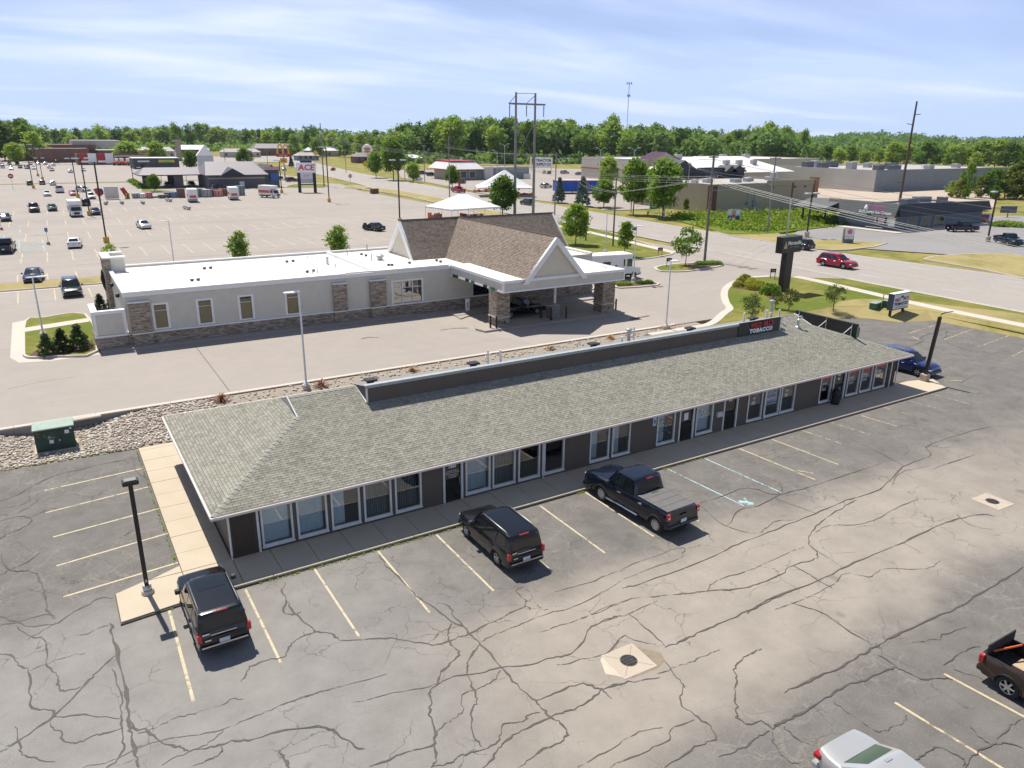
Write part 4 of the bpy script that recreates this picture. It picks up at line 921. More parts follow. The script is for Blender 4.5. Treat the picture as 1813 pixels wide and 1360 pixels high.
MB().bbox(-.55, .35, -.4, .45, 0, 1.3, .03).build('cabinet', pm('kiosk grey', (.18, .18, .18), .5), k); MB().bbox(-1.1, .15, -.6, .6, 1.31, 1.4, .02).build('hood', pm('kiosk hood', (.30, .28, .25), .6), k)
MB().tube([(.1, .1, 1.3), (.1, .1, 3.4)], .12, 10).build('tube_post', WHT2, k); MB().box(.36, .40, -.2, .2, .55, 1.0).build('screen', BLK, k)
ds = thing('lane_post', 'short white sign post at the entrance of the canopy lane', 'post', P(828, 553)); MB().bbox(-.22, .22, -.05, .05, .1, 1.35, .02).build('panel', WHT2, ds); MB().box(-.1, .1, -.056, -.051, .5, 1.0).build('panel_print', pm('grey print', (.4, .4, .42), .7), ds); MB().box(-.28, .28, -.15, .15, 0, .1).build('foot', CONCG, ds)
struct('lane_island', MB().prism([P(805, 560)[:2], P(830, 553)[:2], P(838, 558)[:2], P(815, 566)[:2]], .4, .6), CONCG)
# ------------------------------------------------------------------ vehicles: +X is forward, origin on the ground under the middle
TYRE = pm('tyre rubber', (.018, .018, .019), .85, var=.3, scale=8)
RIM = pm('alloy rim', (.50, .51, .53), .3, .8, .08); RIMD = pm('dark rim recess', (.03, .03, .032), .6)
UNDER = pm('underbody', (.012, .012, .012), .9); TRIMB = pm('black car trim', (.022, .022, .024), .6)
CARG = glossglass('tinted car glass', (.012, .016, .018)); CARG2 = glossglass('green tinted car glass', (.045, .085, .06))
TAIL = pm('red tail lamp', (.42, .012, .018), .25, coat=.6); HEADL = pm('clear head lamp', (.62, .65, .68), .12, .2, coat=.6)
CHROME = pm('chrome trim', (.62, .63, .65), .18, .95); PLATE = pm('number plate', (.55, .62, .70), .6)
RAILM = pm('grey roof rail', (.16, .165, .17), .45, .5)
BEDC = pm('grey bed cover', (.13, .125, .12), .75, var=.12); BEDL = pm('black bed liner', (.035, .033, .032), .85, var=.3)
def wheel_mesh(spokes):
    t = MB(); t.lathe([(.58, -.30), (.80, -.36), (.97, -.30), (1., -.15), (1., .15), (.97, .30), (.80, .36), (.64, .34), (.62, .20)], 22, axis='y', cap=False)
    tm = t.mesh('tyre', TYRE, 50)
    r = MB(); r.k = 0; r.lathe([(.64, .33), (.66, .34), (.60, .28), (.58, .12)], 22, axis='y', cap=False); r.lathe([(.15, .30), (.13, .34), (0, .345)], 10, axis='y')
    for i in range(spokes):
        a = 2*math.pi*i/spokes; c, s_ = math.cos(a), math.sin(a)
        w0, w1 = (.10, .085)
        def pt(rad, off, y): return (c*rad-s_*off, y, s_*rad+c*off)
        r.add([pt(.1, -w0, .30), pt(.1, w0, .30), pt(.62, w1, .27), pt(.62, -w1, .27), pt(.1, -w0, .2), pt(.1, w0, .2), pt(.62, w1, .18), pt(.62, -w1, .18)], [(0, 1, 2, 3), (3, 2, 1, 0), (0, 4, 5, 1), (1, 5, 6, 2), (2, 6, 7, 3), (3, 7, 4, 0)])
    rm = r.mesh('rim', RIM, 40)
    d = MB(); d.lathe([(0, .14), (.62, .14)], 20, axis='y'); dm = d.mesh('hub_plate', RIMD)
    return tm, rm, dm
WHEELS = {k: wheel_mesh(k) for k in (5, 6, 10)}
def lerp_tab(tab, x):
    if x <= tab[0][0]: return tab[0][1]
    for (a, p), (b_, q) in zip(tab, tab[1:]):
        if x <= b_: return p+(q-p)*(x-a)/(b_-a)
    return tab[-1][1]
SPEC = {
 # L, W, H, wheelbase, wheel radius, sill height, top-of-lower-body table (fraction of length, height), cabin (rear base, rear roof, front roof, front base), hood extras
 'boxsuv': dict(L=4.42, W=1.76, H=1.66, wb=2.63, ov=.02, r=.345, sill=.30, top=[(-.5, .82), (-.485, 1.02), (.13, 1.02), (.2, 1.02), (.44, .96), (.485, .86), (.5, .62)], cab=(-.49, -.455, .105, .235), tum=.13, pil=(-.25, -.03), rail=1),
 'suv': dict(L=4.7, W=1.86, H=1.68, wb=2.75, ov=.0, r=.36, sill=.30, top=[(-.5, .78), (-.48, 1.0), (-.2, 1.02), (.2, 1.0), (.42, .90), (.485, .74), (.5, .55)], cab=(-.49, -.40, .06, .25), tum=.19, pil=(-.26, -.04), rail=1),
 'sedan': dict(rt=.20, L=4.85, W=1.83, H=1.45, wb=2.78, ov=.02, r=.33, sill=.24, top=[(-.5, .70), (-.485, .93), (-.3, .96), (.16, .92), (.40, .80), (.48, .66), (.5, .48)], cab=(-.37, -.20, .02, .23), tum=.24, pil=(-.06,), rail=0),
 'hatch': dict(L=4.2, W=1.76, H=1.5, wb=2.6, ov=.0, r=.32, sill=.25, top=[(-.5, .72), (-.485, .95), (-.3, .96), (.2, .93), (.42, .82), (.485, .68), (.5, .5)], cab=(-.48, -.36, .04, .26), tum=.22, pil=(-.25, -.04), rail=0),
 'van': dict(L=5.1, W=1.98, H=1.75, wb=3.05, ov=.0, r=.34, sill=.26, top=[(-.5, .75), (-.49, 1.0), (.2, .98), (.42, .84), (.485, .7), (.5, .5)], cab=(-.49, -.45, .08, .30), tum=.17, pil=(-.25, -.02), rail=1),
 'pickup': dict(L=5.88, W=2.02, H=1.92, wb=3.68, ov=-.06, r=.40, sill=.40, top=[(-.5, .72), (-.495, 1.22), (-.14, 1.22), (.2, 1.20), (.44, 1.13), (.485, 1.0), (.5, .62)], cab=(-.135, -.105, .12, .215), tum=.16, pil=(.01,), rail=0, bed=(-.475, -.145)),
 'oldpickup': dict(L=5.1, W=1.82, H=1.68, wb=3.0, ov=-.02, r=.36, sill=.34, top=[(-.5, .62), (-.495, 1.06), (-.11, 1.06), (.18, 1.02), (.44, .94), (.485, .82), (.5, .52)], cab=(-.10, -.06, .10, .20), tum=.16, pil=(), rail=0, bed=(-.47, -.115)),
}
_bm = {}
def car_meshes(kind, hi, cover):
    key = (kind, hi, cover)
    if key in _bm: return _bm[key]
    s = SPEC[kind]; L, W, H, r = s['L'], s['W']/2, s['H'], s['r']; xw = [s['ov']*L+s['wb']/2, s['ov']*L-s['wb']/2]; ra = r*1.16
    xs = set(np.round(np.linspace(-L/2, L/2, 26 if hi else 16), 3))
    for c in xw: xs |= {round(c+ra*math.cos(t), 3) for t in np.linspace(0, math.pi, 13 if hi else 9)}
    xs |= {round(L*a, 3) for a, _ in s['top']}; xs |= {round(-L/2+.03, 3), round(-L/2+.1, 3), round(L/2-.06, 3), round(L/2-.18, 3)}
    if 'bed' in s:
        for q in s['bed']: xs |= {round(q*L-.004, 3), round(q*L+.004, 3)}
    xs = sorted(xs); nr = 7; m_ = MB(); rings = []
    for x in xs:
        b0 = s['sill']
        if abs(x) > L/2-.12: b0 = s['sill']+.04
        for c in xw:
            if abs(x-c) < ra: b0 = max(b0, r+math.sqrt(max(0, ra*ra-(x-c)**2))*1.0)
        t = lerp_tab(s['top'], x/L); b0 = min(b0, t-.05)
        e_ = L/2-abs(x); w = W*(1-(.16 if x > 0 else s.get('rt', .09))*max(0, 1-e_/.6)**2.0)
        ring = []
        for i in range(nr):
            u = i/(nr-1); z = b0+(t-b0)*u; h = (z-s['sill'])/(1.0-s['sill'])
            bulge = 1-.055*max(0, .45-h)**1*2.0 - .045*max(0, h-.55)**1.4*2.4 - (.05 if u > .999 else 0)
            if i == nr-2: bulge += .0
            ring.append((x, w*bulge, z))
        inb = 'bed' in s and s['bed'][0]*L < x < s['bed'][1]*L
        yt = ring[-1][1]
        if inb and not cover: ring += [(x, yt-.07, t), (x, yt-.09, t-.46), (x, 0, t-.46)]
        elif inb: ring += [(x, yt-.07, t), (x, yt-.10, t+.02), (x, 0, t+.02)]
        else: ring += [(x, yt*.93, t+.022), (x, yt*.55, t+.045), (x, 0, t+.05)]
        rings.append(ring)
    n_ = len(rings[0])
    for sgn in (1, -1):
        o = len(m_.v); vs = [(x, y*sgn, z) for q in rings for x, y, z in q]; fs = []
        for i in range(len(rings)-1):
            for k in range(n_-1):
                f = (i*n_+k, (i+1)*n_+k, (i+1)*n_+k+1, i*n_+k+1); fs.append(f[::-1] if sgn > 0 else f)
        m_.add(vs, fs)
    for q, fl in ((rings[0], 0), (rings[-1], 1)):
        for a, b_ in zip(q[:nr-1], q[1:nr]):
            f = [(a[0], -a[1], a[2]), (a[0], a[1], a[2]), (b_[0], b_[1], b_[2]), (b_[0], -b_[1], b_[2])]
            m_.poly(f if fl else f[::-1])
        a = q[nr-1:]; m_.poly([(p[0], p[1], p[2]) for p in (a if fl else a[::-1])]); m_.poly([(p[0], -p[1], p[2]) for p in (a[::-1] if fl else a)])
    # cabin shell
    c = s['cab']; zb = lerp_tab(s['top'], (c[0]+c[3])/2)-.02; wb = W*.925; wr = W*(1-s['tum'])-.06
    lev = [(0, 0), (.5, .45), (.84, .84), (.95, .95), (1., 1.)]
    def ring(u, zf_, ins):
        xr = L*(c[0]+(c[1]-c[0])*u)+ins*.9; xf = L*(c[3]+(c[2]-c[3])*u)-ins*1.4; w = wb+(wr-wb)*u-ins*.7; z = zb+(H-zb)*zf_
        cf, cr_ = .16, .12
        return [(xr, -w+cr_, z), (xr, w-cr_, z), (xr+cr_*.6, w, z), (xf-cf*1.2, w, z), (xf, w-cf*1.3, z), (xf+.03, 0, z), (xf, -w+cf*1.3, z), (xf-cf*1.2, -w, z), (xr+cr_*.6, -w, z)]
    rg = [ring(u, u, 0) for u in (0, .5, .86)]+[ring(.95, .955, .03), ring(.97, .99, .11), ring(.97, 1.0, .22)]
    o = len(m_.v); k = len(rg[0]); vs = [p for q in rg for p in q]; fs = []
    for i in range(len(rg)-1):
        for j in range(k): fs.append((i*k+(j+1) % k, i*k+j, (i+1)*k+j, (i+1)*k+(j+1) % k))
    fs.append(tuple(reversed(range((len(rg)-1)*k, len(rg)*k)))); m_.add(vs, fs)
    body = m_.mesh('body', TRIMB, 32)
    # glass
    def P2(side, f_, u):          # point on the cabin side
        xr, xf = L*(c[0]+(c[1]-c[0])*u)+.09, L*(c[3]+(c[2]-c[3])*u)-.20; w = wb+(wr-wb)*u+.008
        return (xr+(xf-xr)*f_, side*w, zb+(H-zb)*u)
    def quadpatch(a, b_, c_, d): return MB().quad(a, b_, c_, d)
    glass = []
    x0f = L*c[0]+.09; x1f = L*c[3]-.2; fr = [.03]
    for p in s['pil']: fr.append((L*p-x0f)/(x1f-x0f))
    fr.append(.965)
    u0, u1 = .10, .83
    for sd_ in (1, -1):
        for a, b_ in zip(fr, fr[1:]):
            q = [P2(sd_, a+.018, u0), P2(sd_, b_-.018, u0), P2(sd_, b_-.018-(.05 if b_ > .95 else 0), u1), P2(sd_, a+.018+(.03 if a < .05 else 0), u1)]
            glass.append(('side_window', MB().poly(q if sd_ < 0 else q[::-1]).mesh('side_window', CARG)))
    def P3(front, v, u):
        w = (wb+(wr-wb)*u-.13)*v
        if front: x = L*(c[3]+(c[2]-c[3])*u)+.012+.03*(1-abs(v))
        else: x = L*(c[0]+(c[1]-c[0])*u)-.010
        return (x, w, zb+(H-zb)*u)
    m1 = MB(); 
    for a, b_ in ((-.97, 0), (0, .97)): m1.poly([P3(1, a, .06), P3(1, b_, .06), P3(1, b_*.97, .86), P3(1, a*.97, .86)])
    glass.append(('windshield', m1.mesh('windshield', CARG, 30))); u0 = .16
    glass.append(('rear_window', MB().poly([P3(0, .97, u0), P3(0, -.97, u0), P3(0, -.93, .84), P3(0, .93, .84)]).mesh('rear_window', CARG)))
    _bm[key] = (body, glass, xw, zb, wb, wr); return _bm[key]
VN = [0]
def vehicle(kind, color, loc, heading, label, cat, group=None, hi=0, cover=1, rimn=5, glass=None, name=None, scale=1., plate=1):
    """heading: direction of the nose, degrees counter-clockwise from +X"""
    s = SPEC[kind]; L, W, H, r = s['L'], s['W']/2, s['H'], s['r']
    body, gl, xw, zb, wb, wr = car_meshes(kind, hi, cover)
    t = thing(name or {'pickup': 'pickup_truck', 'oldpickup': 'pickup_truck', 'van': 'minivan', 'boxsuv': 'parked_suv', 'suv': 'parked_suv'}.get(kind, 'parked_car'), label, cat, loc, R(heading), group)
    if scale != 1: t.scale = (scale,)*3
    o = link_obj('body', body, t); o.material_slots[0].link = 'OBJECT'; o.material_slots[0].material = color
    for nm, g_ in gl:
        q = link_obj(nm, g_, t)
        if glass: q.material_slots[0].link = 'OBJECT'; q.material_slots[0].material = glass
    tm, rm, dm = WHEELS[rimn]
    for c in xw:
        for sd_ in (1, -1):
            w = link_obj('wheel', tm, t); w.location = (c, sd_*(W-.13), r); w.scale = (r, r*.62*sd_, r)
            link_obj('rim', rm, w)
            link_obj('hub_plate', dm, w)
    MB().box(-L/2+.15, L/2-.15, -W+.22, W-.22, s['sill']-.06, .62).build('underbody', UNDER, t)
    zt = lerp_tab(s['top'], -.47); zh = lerp_tab(s['top'], .485)
    pk = 'bed' in s
    for sd_ in (1, -1):
        if kind in ('boxsuv', 'pickup', 'oldpickup', 'suv', 'van'): MB().bbox(-L/2-.012, -L/2+.14, sd_*W*.90-.10, sd_*W*.90+.055, zt-.34, zt-.04, .02).build('tail_light', TAIL, t)
        else: MB().bbox(-L/2-.01, -L/2+.2, sd_*W*.78-.17, sd_*W*.78+.12, zt-.26, zt-.10, .02).build('tail_light', TAIL, t)
        MB().bbox(L/2-.22, L/2-.03, sd_*W*.72-.2, sd_*W*.72+.14, zh-.16, zh-.02, .02).build('headlight', HEADL, t)
        MB().bbox(L*(s['cab'][3])-.42, L*(s['cab'][3])-.22, sd_*(W+.09)-.09, sd_*(W+.09)+.09, zb+.03, zb+.19, .03).build('mirror', color if hi < 2 else TRIMB, t)
    if hi or plate:
        MB().box(-L/2-.03, -L/2-.012, -.17, .17, s['sill']+.24, s['sill']+.40).build('number_plate', PLATE, t)
    MB().bbox(L/2-.06, L/2+.015, -W*.5, W*.5, .40, zh-.1, .02).build('grille', TRIMB, t)
    if hi:
        rb_ = MB(); rb_.bbox(-L/2-.06, -L/2+.16, -W*.93, W*.93, s['sill']+.04, s['sill']+.25, .04); rb_.build('rear_bumper', TRIMB if kind == 'boxsuv' else color, t)
        if kind in ('boxsuv',): MB().box(-L/2-.07, -L/2-.05, -W*.85, W*.85, s['sill']+.20, s['sill']+.25).build('bumper_strip', CHROME, t)
        MB().bbox(L/2-.16, L/2+.06, -W*.88, W*.88, .3, .52, .04).build('front_bumper', color, t)
        for sd_ in (1, -1):
            for x in ((-.9, .15) if kind != 'oldpickup' else (.2,)): MB().bbox(x*L/4.4-.1, x*L/4.4+.12, sd_*W-.012, sd_*W+.03, zb-.17, zb-.13, .008).build('door_handle', color if kind == 'boxsuv' else CHROME, t)
            for c in xw:                      # arch lips
                pts = [(c+r*1.17*math.cos(a), sd_*(W*.985), r+r*1.17*math.sin(a)) for a in np.linspace(.05, math.pi-.05, 11)]
                MB().tube(pts, .028, 5).build('arch_lip', TRIMB, t, 50)
    if s['rail']:
        for sd_ in (1, -1):
            y = sd_*(wr-.06); a, b_ = L*s['cab'][1]+.25, L*s['cab'][2]-.22
            MB().tube([(a, y, H-.03), (a+.08, y, H+.05), (b_-.1, y, H+.05), (b_, y, H-.03)], .022, 5).build('roof_rail', RAILM, t, 50)
    return t
def bed_cover(t, kind, mt):
    s = SPEC[kind]; L = s['L']; a, b_ = s['bed'][0]*L, s['bed'][1]*L; zt = lerp_tab(s['top'], s['bed'][0])
    o = MB().bbox(a+.01, b_-.01, -s['W']/2+.15, s['W']/2-.15, zt+.022, zt+.05, .012).build('bed_cover', mt, t)
    for i in range(1, 4): x = a+(b_-a)*i/4; MB().box(x-.008, x+.008, -s['W']/2+.16, s['W']/2-.16, zt+.051, zt+.054).build('cover_seam', TRIMB, o)
BLACKP = paint('black car paint', (.004, .0045, .006), 0); NAVY = paint('navy blue car paint', (.002, .005, .014), 0); BLUEC = paint('bright blue car paint', (.010, .018, .10), .2)
SILV = paint('silver car paint', (.55, .55, .53), .45); WHTC = paint('white car paint', (.76, .76, .74), 0); REDC = paint('red car paint', (.33, .008, .03), .2); BRNC = paint('brown car paint', (.050, .032, .026), .4)
GRYC = paint('grey car paint', (.16, .17, .18), .5); DGRN = paint('dark green car paint', (.018, .035, .025), .3); TEAL = paint('dark teal car paint', (.012, .03, .045), .35); DBLU = paint('dark blue car paint', (.008, .02, .055), .2); MAROON = paint('maroon car paint', (.12, .012, .016), .3); PINKC = paint('pale rose car paint', (.50, .30, .30), .2); OLIV = paint('olive car paint', (.09, .10, .035), .2)
# near lot
j1 = vehicle('boxsuv', BLACKP, (-1.5, -3.74, 0), 90.3, 'black boxy suv nosed to the kerb beside the lamp post apron', 'car', 'cars parked in the near lot', 2)
j2 = vehicle('boxsuv', BLACKP, (10.02, -4.62, 0), 90, 'black boxy suv parked alone beside the blue pickup row, mid lot', 'car', 'cars parked in the near lot', 2)
for j, sun in ((j1, 1), (j2, 0)):
    if sun: MB().box(-.55, .12, -.45, .45, 1.662, 1.668).build('sunroof', CARG, j)
    for i in range(-3, 4): MB().box(-1.8, -.65 if sun else .15, i*.15-.012, i*.15+.012, 1.658, 1.672).build('roof_rib', BLACKP, j)
    MB().bbox(-2.235, -2.205, -.42, .42, .90, .945, .008).build('hatch_strip', CHROME, j); MB().box(-2.02, -1.98, -.22, .22, 1.60, 1.64).build('brake_light', TAIL, j)
    MB().box(-2.232, -2.215, .45, .68, .96, 1.02).build('badge', CHROME, j); MB().box(-2.24, -2.22, .42, .62, .72, .77).build('badge', CHROME, j)
    MB().tube([(-1.95, .1, 1.66), (-2.05, .12, 1.82)], .006, 4).build('aerial', TRIMB, j)
f1 = vehicle('pickup', NAVY, (17.52, -4.9, 0), 92.5, 'dark blue crew cab pickup with grey bed cover nosed to the kerb', 'pickup truck', 'cars parked in the near lot', 2, 1, 10)
bed_cover(f1, 'pickup', BEDC)
MB().box(-2.99, -2.955, -.2, .2, .98, 1.05).build('tailgate_badge', pm('dark badge', (.05, .05, .06), .5), f1); MB().box(-.72, -.68, -.2, .2, 1.86, 1.9).build('brake_light', TAIL, f1)
for sd_ in (1, -1): MB().tube([(-1.1, sd_*1.04, .42), (1.05, sd_*1.04, .42)], .045, 6).build('side_step', CHROME, f1); MB().bbox(-2.96, -2.94, sd_*.90-.06, sd_*.90+.06, .97, 1.07, .008).build('reverse_lamp', pm('white lamp', (.7, .6, .6), .4), f1)
for i in range(-2, 3): MB().box(-.45, .45, i*.22-.015, i*.22+.015, 1.91, 1.925).build('roof_rib', NAVY, f1)
MB().tube([(-2.98, 0, .42), (-3.2, 0, .42), (-3.22, 0, .52)], .03, 6).build('tow_hitch', CHROME, f1)
vehicle('suv', BLUEC, (50.35, 2.0, 0), -86, 'bright blue suv partly hidden behind the east end of the strip building', 'car', 'cars parked in the near lot', 1, scale=.97)
sd1 = vehicle('sedan', SILV, (12.05, -22.0, 0), -92, 'silver sedan cut off by the bottom edge of the picture', 'car', 'cars parked in the near lot', 2, glass=CARG2)
MB().bbox(-.95, -.85, -.12, .12, 1.44, 1.47, .01).build('aerial', SILV, sd1)
bp = vehicle('oldpickup', BRNC, (20.05, -22.35, 0), -91, 'brown pickup with open bed cut off by the right edge', 'pickup truck', 'cars parked in the near lot', 2, 0, 6)
MB().box(-2.39, -.62, -.78, .78, .61, .63).build('bed_floor', BEDL, bp); MB().box(-2.41, -2.37, -.80, .80, 1.06, 1.42).build('raised_bed_panel', BEDL, bp)
MB().tube([(-2.35, -.5, 1.1), (-2.0, .5, 1.18)], .035, 6).build('orange_pole', pm('orange plastic', (.65, .13, .03), .5), bp); MB().box(-1.9, -1.55, -.1, .5, .64, .72).build('cargo_board', pm('bare wood', (.45, .34, .22), .8), bp)
for i in range(7): MB().box(-2.3, -.7, -.7+i*.22, -.66+i*.22, .632, .645).build('liner_rib', BEDL, bp)
vehicle('oldpickup', BLACKP, (33.2, 30.6, ZB), 5, 'black pickup in the shade of the bank canopy', 'pickup truck', None, 1, 0, 6, scale=1.04)
# road
GR = 'cars driving on the road'
vehicle('suv', REDC, P(1481, 473), -86, 'shiny red suv driving towards the right on the road', 'car', GR, 1, scale=1.08)
vehicle('suv', BLACKP, P(1413, 441), 95, 'black suv half hidden behind the dark bank pole sign', 'car', GR, 1)
vehicle('pickup', REDC, P(811, 341), 93, 'red pickup driving away on the road behind the near white tent', 'pickup truck', GR, 0, 0)
vehicle('boxsuv', TEAL, P(933, 363), 93, 'dark suv driving away just behind the tall twin pole pylon', 'car', GR, 0)
# east side
GE = 'vehicles on the lots beyond the road'
vehicle('pickup', TEAL, P(1784, 433), -125, 'dark teal pickup parked by the leaning lamp at the far right', 'pickup truck', GE, 1, 0)
vehicle('pickup', BLACKP, P(1703, 410), -25, 'black pickup parked along the side of the ice cream shop', 'pickup truck', GE, 0, 0)
vehicle('van', MAROON, P(1743, 394), -165, 'red minivan parked behind the ice cream shop', 'minivan', GE, 0)
vehicle('suv', SILV, P(967, 333), 15, 'silver suv between the big far tent and the spruces', 'car', GE, 0)
vehicle('sedan', WHTC, P(739, 319), 100, 'white car parked beside the small round tree on the far verge', 'car', GE, 0)
vehicle('suv', BLACKP, P(764, 312), 20, 'black suv in front of the burger restaurant', 'car', GE, 0)
vehicle('suv', DBLU, P(748, 309), 20, 'dark blue suv in front of the burger restaurant, left one', 'car', GE, 0)
vehicle('sedan', SILV, P(963, 307), 60, 'silver car in the supply store lot, leftmost', 'car', GE, 0)
vehicle('sedan', DBLU, P(972, 308), 60, 'dark blue car in the supply store lot beside the silver one', 'car', GE, 0)
vehicle('suv', GRYC, P(1000, 308), 10, 'grey suv in the supply store lot, middle', 'car', GE, 0)
vehicle('sedan', TEAL, P(1026, 310), 10, 'dark green car in the supply store lot, rightmost', 'car', GE, 0)
vehicle('sedan', MAROON, P(815, 325), 100, 'dark red car by the red tube on the far verge', 'car', GE, 0)
# store lot
G = 'cars parked in the store lot'
LC = [('sedan', DBLU, 61, 497, -95, 'dark blue sedan on the near edge of the store lot'), ('suv', BLACKP, 128, 521, -90, 'black suv in the bay next to the grass strip by the bank'),
 ('pickup', BLACKP, 12, 446, 85, 'black pickup at the left edge beside a pale blue bay'), ('sedan', WHTC, 133, 437, 85, 'white sedan alone between the pale blue bay and the lamp'),
 ('sedan', SILV, 255, 404, -85, 'silver car parked alone in the middle of the store lot'), ('sedan', TEAL, 11, 391, -88, 'teal car with bright windscreen at the left edge'),
 ('pickup', BRNC, 61, 375, -88, 'dark brown pickup left of the dark green car'), ('sedan', DGRN, 93, 373, -88, 'dark green car between brown pickup and white box truck'),
 ('sedan', DBLU, 169, 380, -88, 'blue car just behind the second lamp base'), ('suv', BLACKP, 152, 364, 92, 'black suv right of the white box truck in the store lot'),
 ('sedan', WHTC, 84, 347, -88, 'white car left of the silver pickup'), ('pickup', SILV, 106, 341, 92, 'silver pickup in the middle of the second row'),
 ('sedan', PINKC, 130, 346, -88, 'pale red car behind a lamp base'), ('suv', SILV, 148, 340, -60, 'silver suv at the back of the second row'), ('suv', WHTC, 162, 352, -88, 'white suv left of the blue car by the red flags'),
 ('sedan', DBLU, 176, 343, 92, 'blue car nearest the red flags'), ('hatch', OLIV, 53, 328, 92, 'olive green hatchback behind the left lamp'), ('hatch', GRYC, 75, 327, 92, 'blue grey hatchback in the third row'), ('sedan', SILV, 94, 328, 92, 'silver car in the third row'),
 ('sedan', BLACKP, 662, 408, 105, 'black car with open door alone in the empty lot')]
for k, c, px, py, hd, lb in LC: vehicle(k, c, P(px, py), hd, lb, 'car' if k != 'pickup' else 'pickup truck', G, 1 if py > 400 else 0, 0)
od = [o for o in bpy.data.objects if o.get('label', '').startswith('black car with open door')][0]
q = MB().bbox(-.5, .5, -.04, .04, .3, 1.0, .02); q.quad((-.4, 0, 1.0), (.4, 0, 1.0), (.25, 0, 1.4), (-.2, 0, 1.4)); q = q.build('open_door', BLACKP, od); q.location = (.7, 1.35, 0); q.rotation_euler.z = R(65)
FC = [(5, 298, 'suv', SILV), (20, 301, 'suv', SILV), (36, 298, 'sedan', DGRN), (48, 299, 'van', DGRN), (60, 300, 'sedan', WHTC), (3, 292, 'sedan', WHTC), (17, 292, 'sedan', SILV), (31, 292, 'suv', BLACKP), (54, 292, 'sedan', PINKC), (68, 291, 'suv', GRYC), (81, 292, 'sedan', SILV), (92, 303, 'sedan', PINKC), (95, 294, 'sedan', WHTC), (101, 289, 'suv', BLACKP), (53, 281, 'suv', GRYC), (70, 280, 'van', MAROON), (87, 298, 'sedan', WHTC), (125, 306, 'sedan', WHTC), (148, 303, 'sedan', WHTC), (197, 289, 'sedan', BLACKP), (262, 304, 'sedan', WHTC), (307, 287, 'sedan', MAROON), (249, 297, 'suv', WHTC), (282, 297, 'sedan', SILV), (276, 303, 'sedan', GRYC)]
CN = {SILV: 'silver', WHTC: 'white', DGRN: 'dark green', BLACKP: 'black', GRYC: 'grey', PINKC: 'pale red', MAROON: 'red'}
PLC = ['leftmost of the far group', 'second from the left in the far group', 'third from left in the far front row', 'beside the tall left lamp', 'right of the green van', 'at the far left edge, rear row', 'second in the far rear row', 'third in the far rear row', 'fourth in the far rear row', 'fifth in the far rear row', 'between the far lamps', 'lowest of the far right cluster', 'in the far right cluster', 'last at the right of the far cluster', 'backmost left by the trees', 'backmost by the trees, right one', 'just left of the pale red one', 'alone left of the third lamp', 'alone right of the third lamp', 'by the orange machines', 'alone left of the car wash canopy', 'on the street behind the grey shop', 'at the left front of the grey shop', 'at the middle front of the grey shop', 'at the front right of the grey shop']
for (px, py, k, c), pl in zip(FC, PLC): vehicle(k, c, P(px, py), 92 if px % 2 else -88, '%s %s %s' % (CN[c], {'suv': 'suv', 'van': 'van'}.get(k, 'car'), pl), 'car', 'cars parked far off in the store lots', 0, 0, plate=0)
# box trucks
TRK = pm('truck box white', (.78, .77, .74), .5, var=.05); ORG = pm('truck stripe orange', (.62, .10, .05), .5); BLS = pm('truck picture blue', (.20, .26, .42), .6)
def box_truck(px, py, hd, label, front=False, pic=None):
    t = thing('box_truck', label, 'truck', P(px, py), R(hd), 'white rental trucks in the store lot')
    MB().bbox(-3.2, 1.0, -1.15, 1.15, .75, 3.2, .05).build('cargo_box', TRK, t); MB().box(-3.1, 2.6, -.8, .8, .4, .74).build('chassis', UNDER, t)
    MB().bbox(.2, 1.9, -1.13, 1.13, 2.3, 3.19, .1).build('attic', TRK, t)
    m_ = MB(); m_.prism([(1.02, -.98), (2.9, -.95), (2.9, .95), (1.02, .98)], .45, [1.25, 1.12, 1.12, 1.25]); m_.prism([(1.02, -.95), (2.0, -.93), (2.0, .93), (1.02, .95)], 1.2, [2.1, 2.1, 2.1, 2.1]); m_.build('cab', WHTC, t)
    MB().poly([(2.35, -.88, 1.26), (2.35, .88, 1.26), (2.02, .82, 2.0), (2.02, -.82, 2.0)]).build('windshield', CARG, t)
    MB().prism([(1.9, -.9), (2.34, -.9), (2.34, .9), (1.9, .9)], 1.15, [2.05, 1.26, 1.26, 2.05]).build('cowl', WHTC, t)
    for s_ in (1, -1): MB().box(1.1, 1.9, s_*.97-.012, s_*.97+.012, 1.35, 2.0).build('side_window', CARG, t); MB().box(-3.1, .9, s_*1.153-.004, s_*1.153+.004, 1.3, 2.0).build('side_stripe', pic or ORG, t); MB().bbox(2.84, 2.95, s_*.7-.15, s_*.7+.15, .85, 1.05, .02).build('headlight', HEADL, t)
    MB().box(2.9, 2.93, -.5, .5, .6, 1.05).build('grille', TRIMB, t); MB().box(-3.215, -3.205, -.75, .75, 1.1, 1.75).build('rear_print', ORG, t); MB().box(-3.3, -3.1, -1, 1, .45, .65).build('bumper', GALV, t)
    for x in (2.0, -2.2):
        for s_ in (1, -1): w = link_obj('wheel', WHEELS[6][0], t); w.location = (x, s_*.88, .4); w.scale = (.4, .27*s_, .4); link_obj('rim', WHEELS[6][1], w)
box_truck(135, 383, -88, 'white box truck facing us between green car and blue car', pic=BLS); box_truck(341, 357, 85, 'white box truck with red rear print, left one of the row'); box_truck(413, 353, 85, 'white box truck with red rear print beside the car wash')
box_truck(479, 350, -60, 'white box truck facing us left of the tall hardware sign')
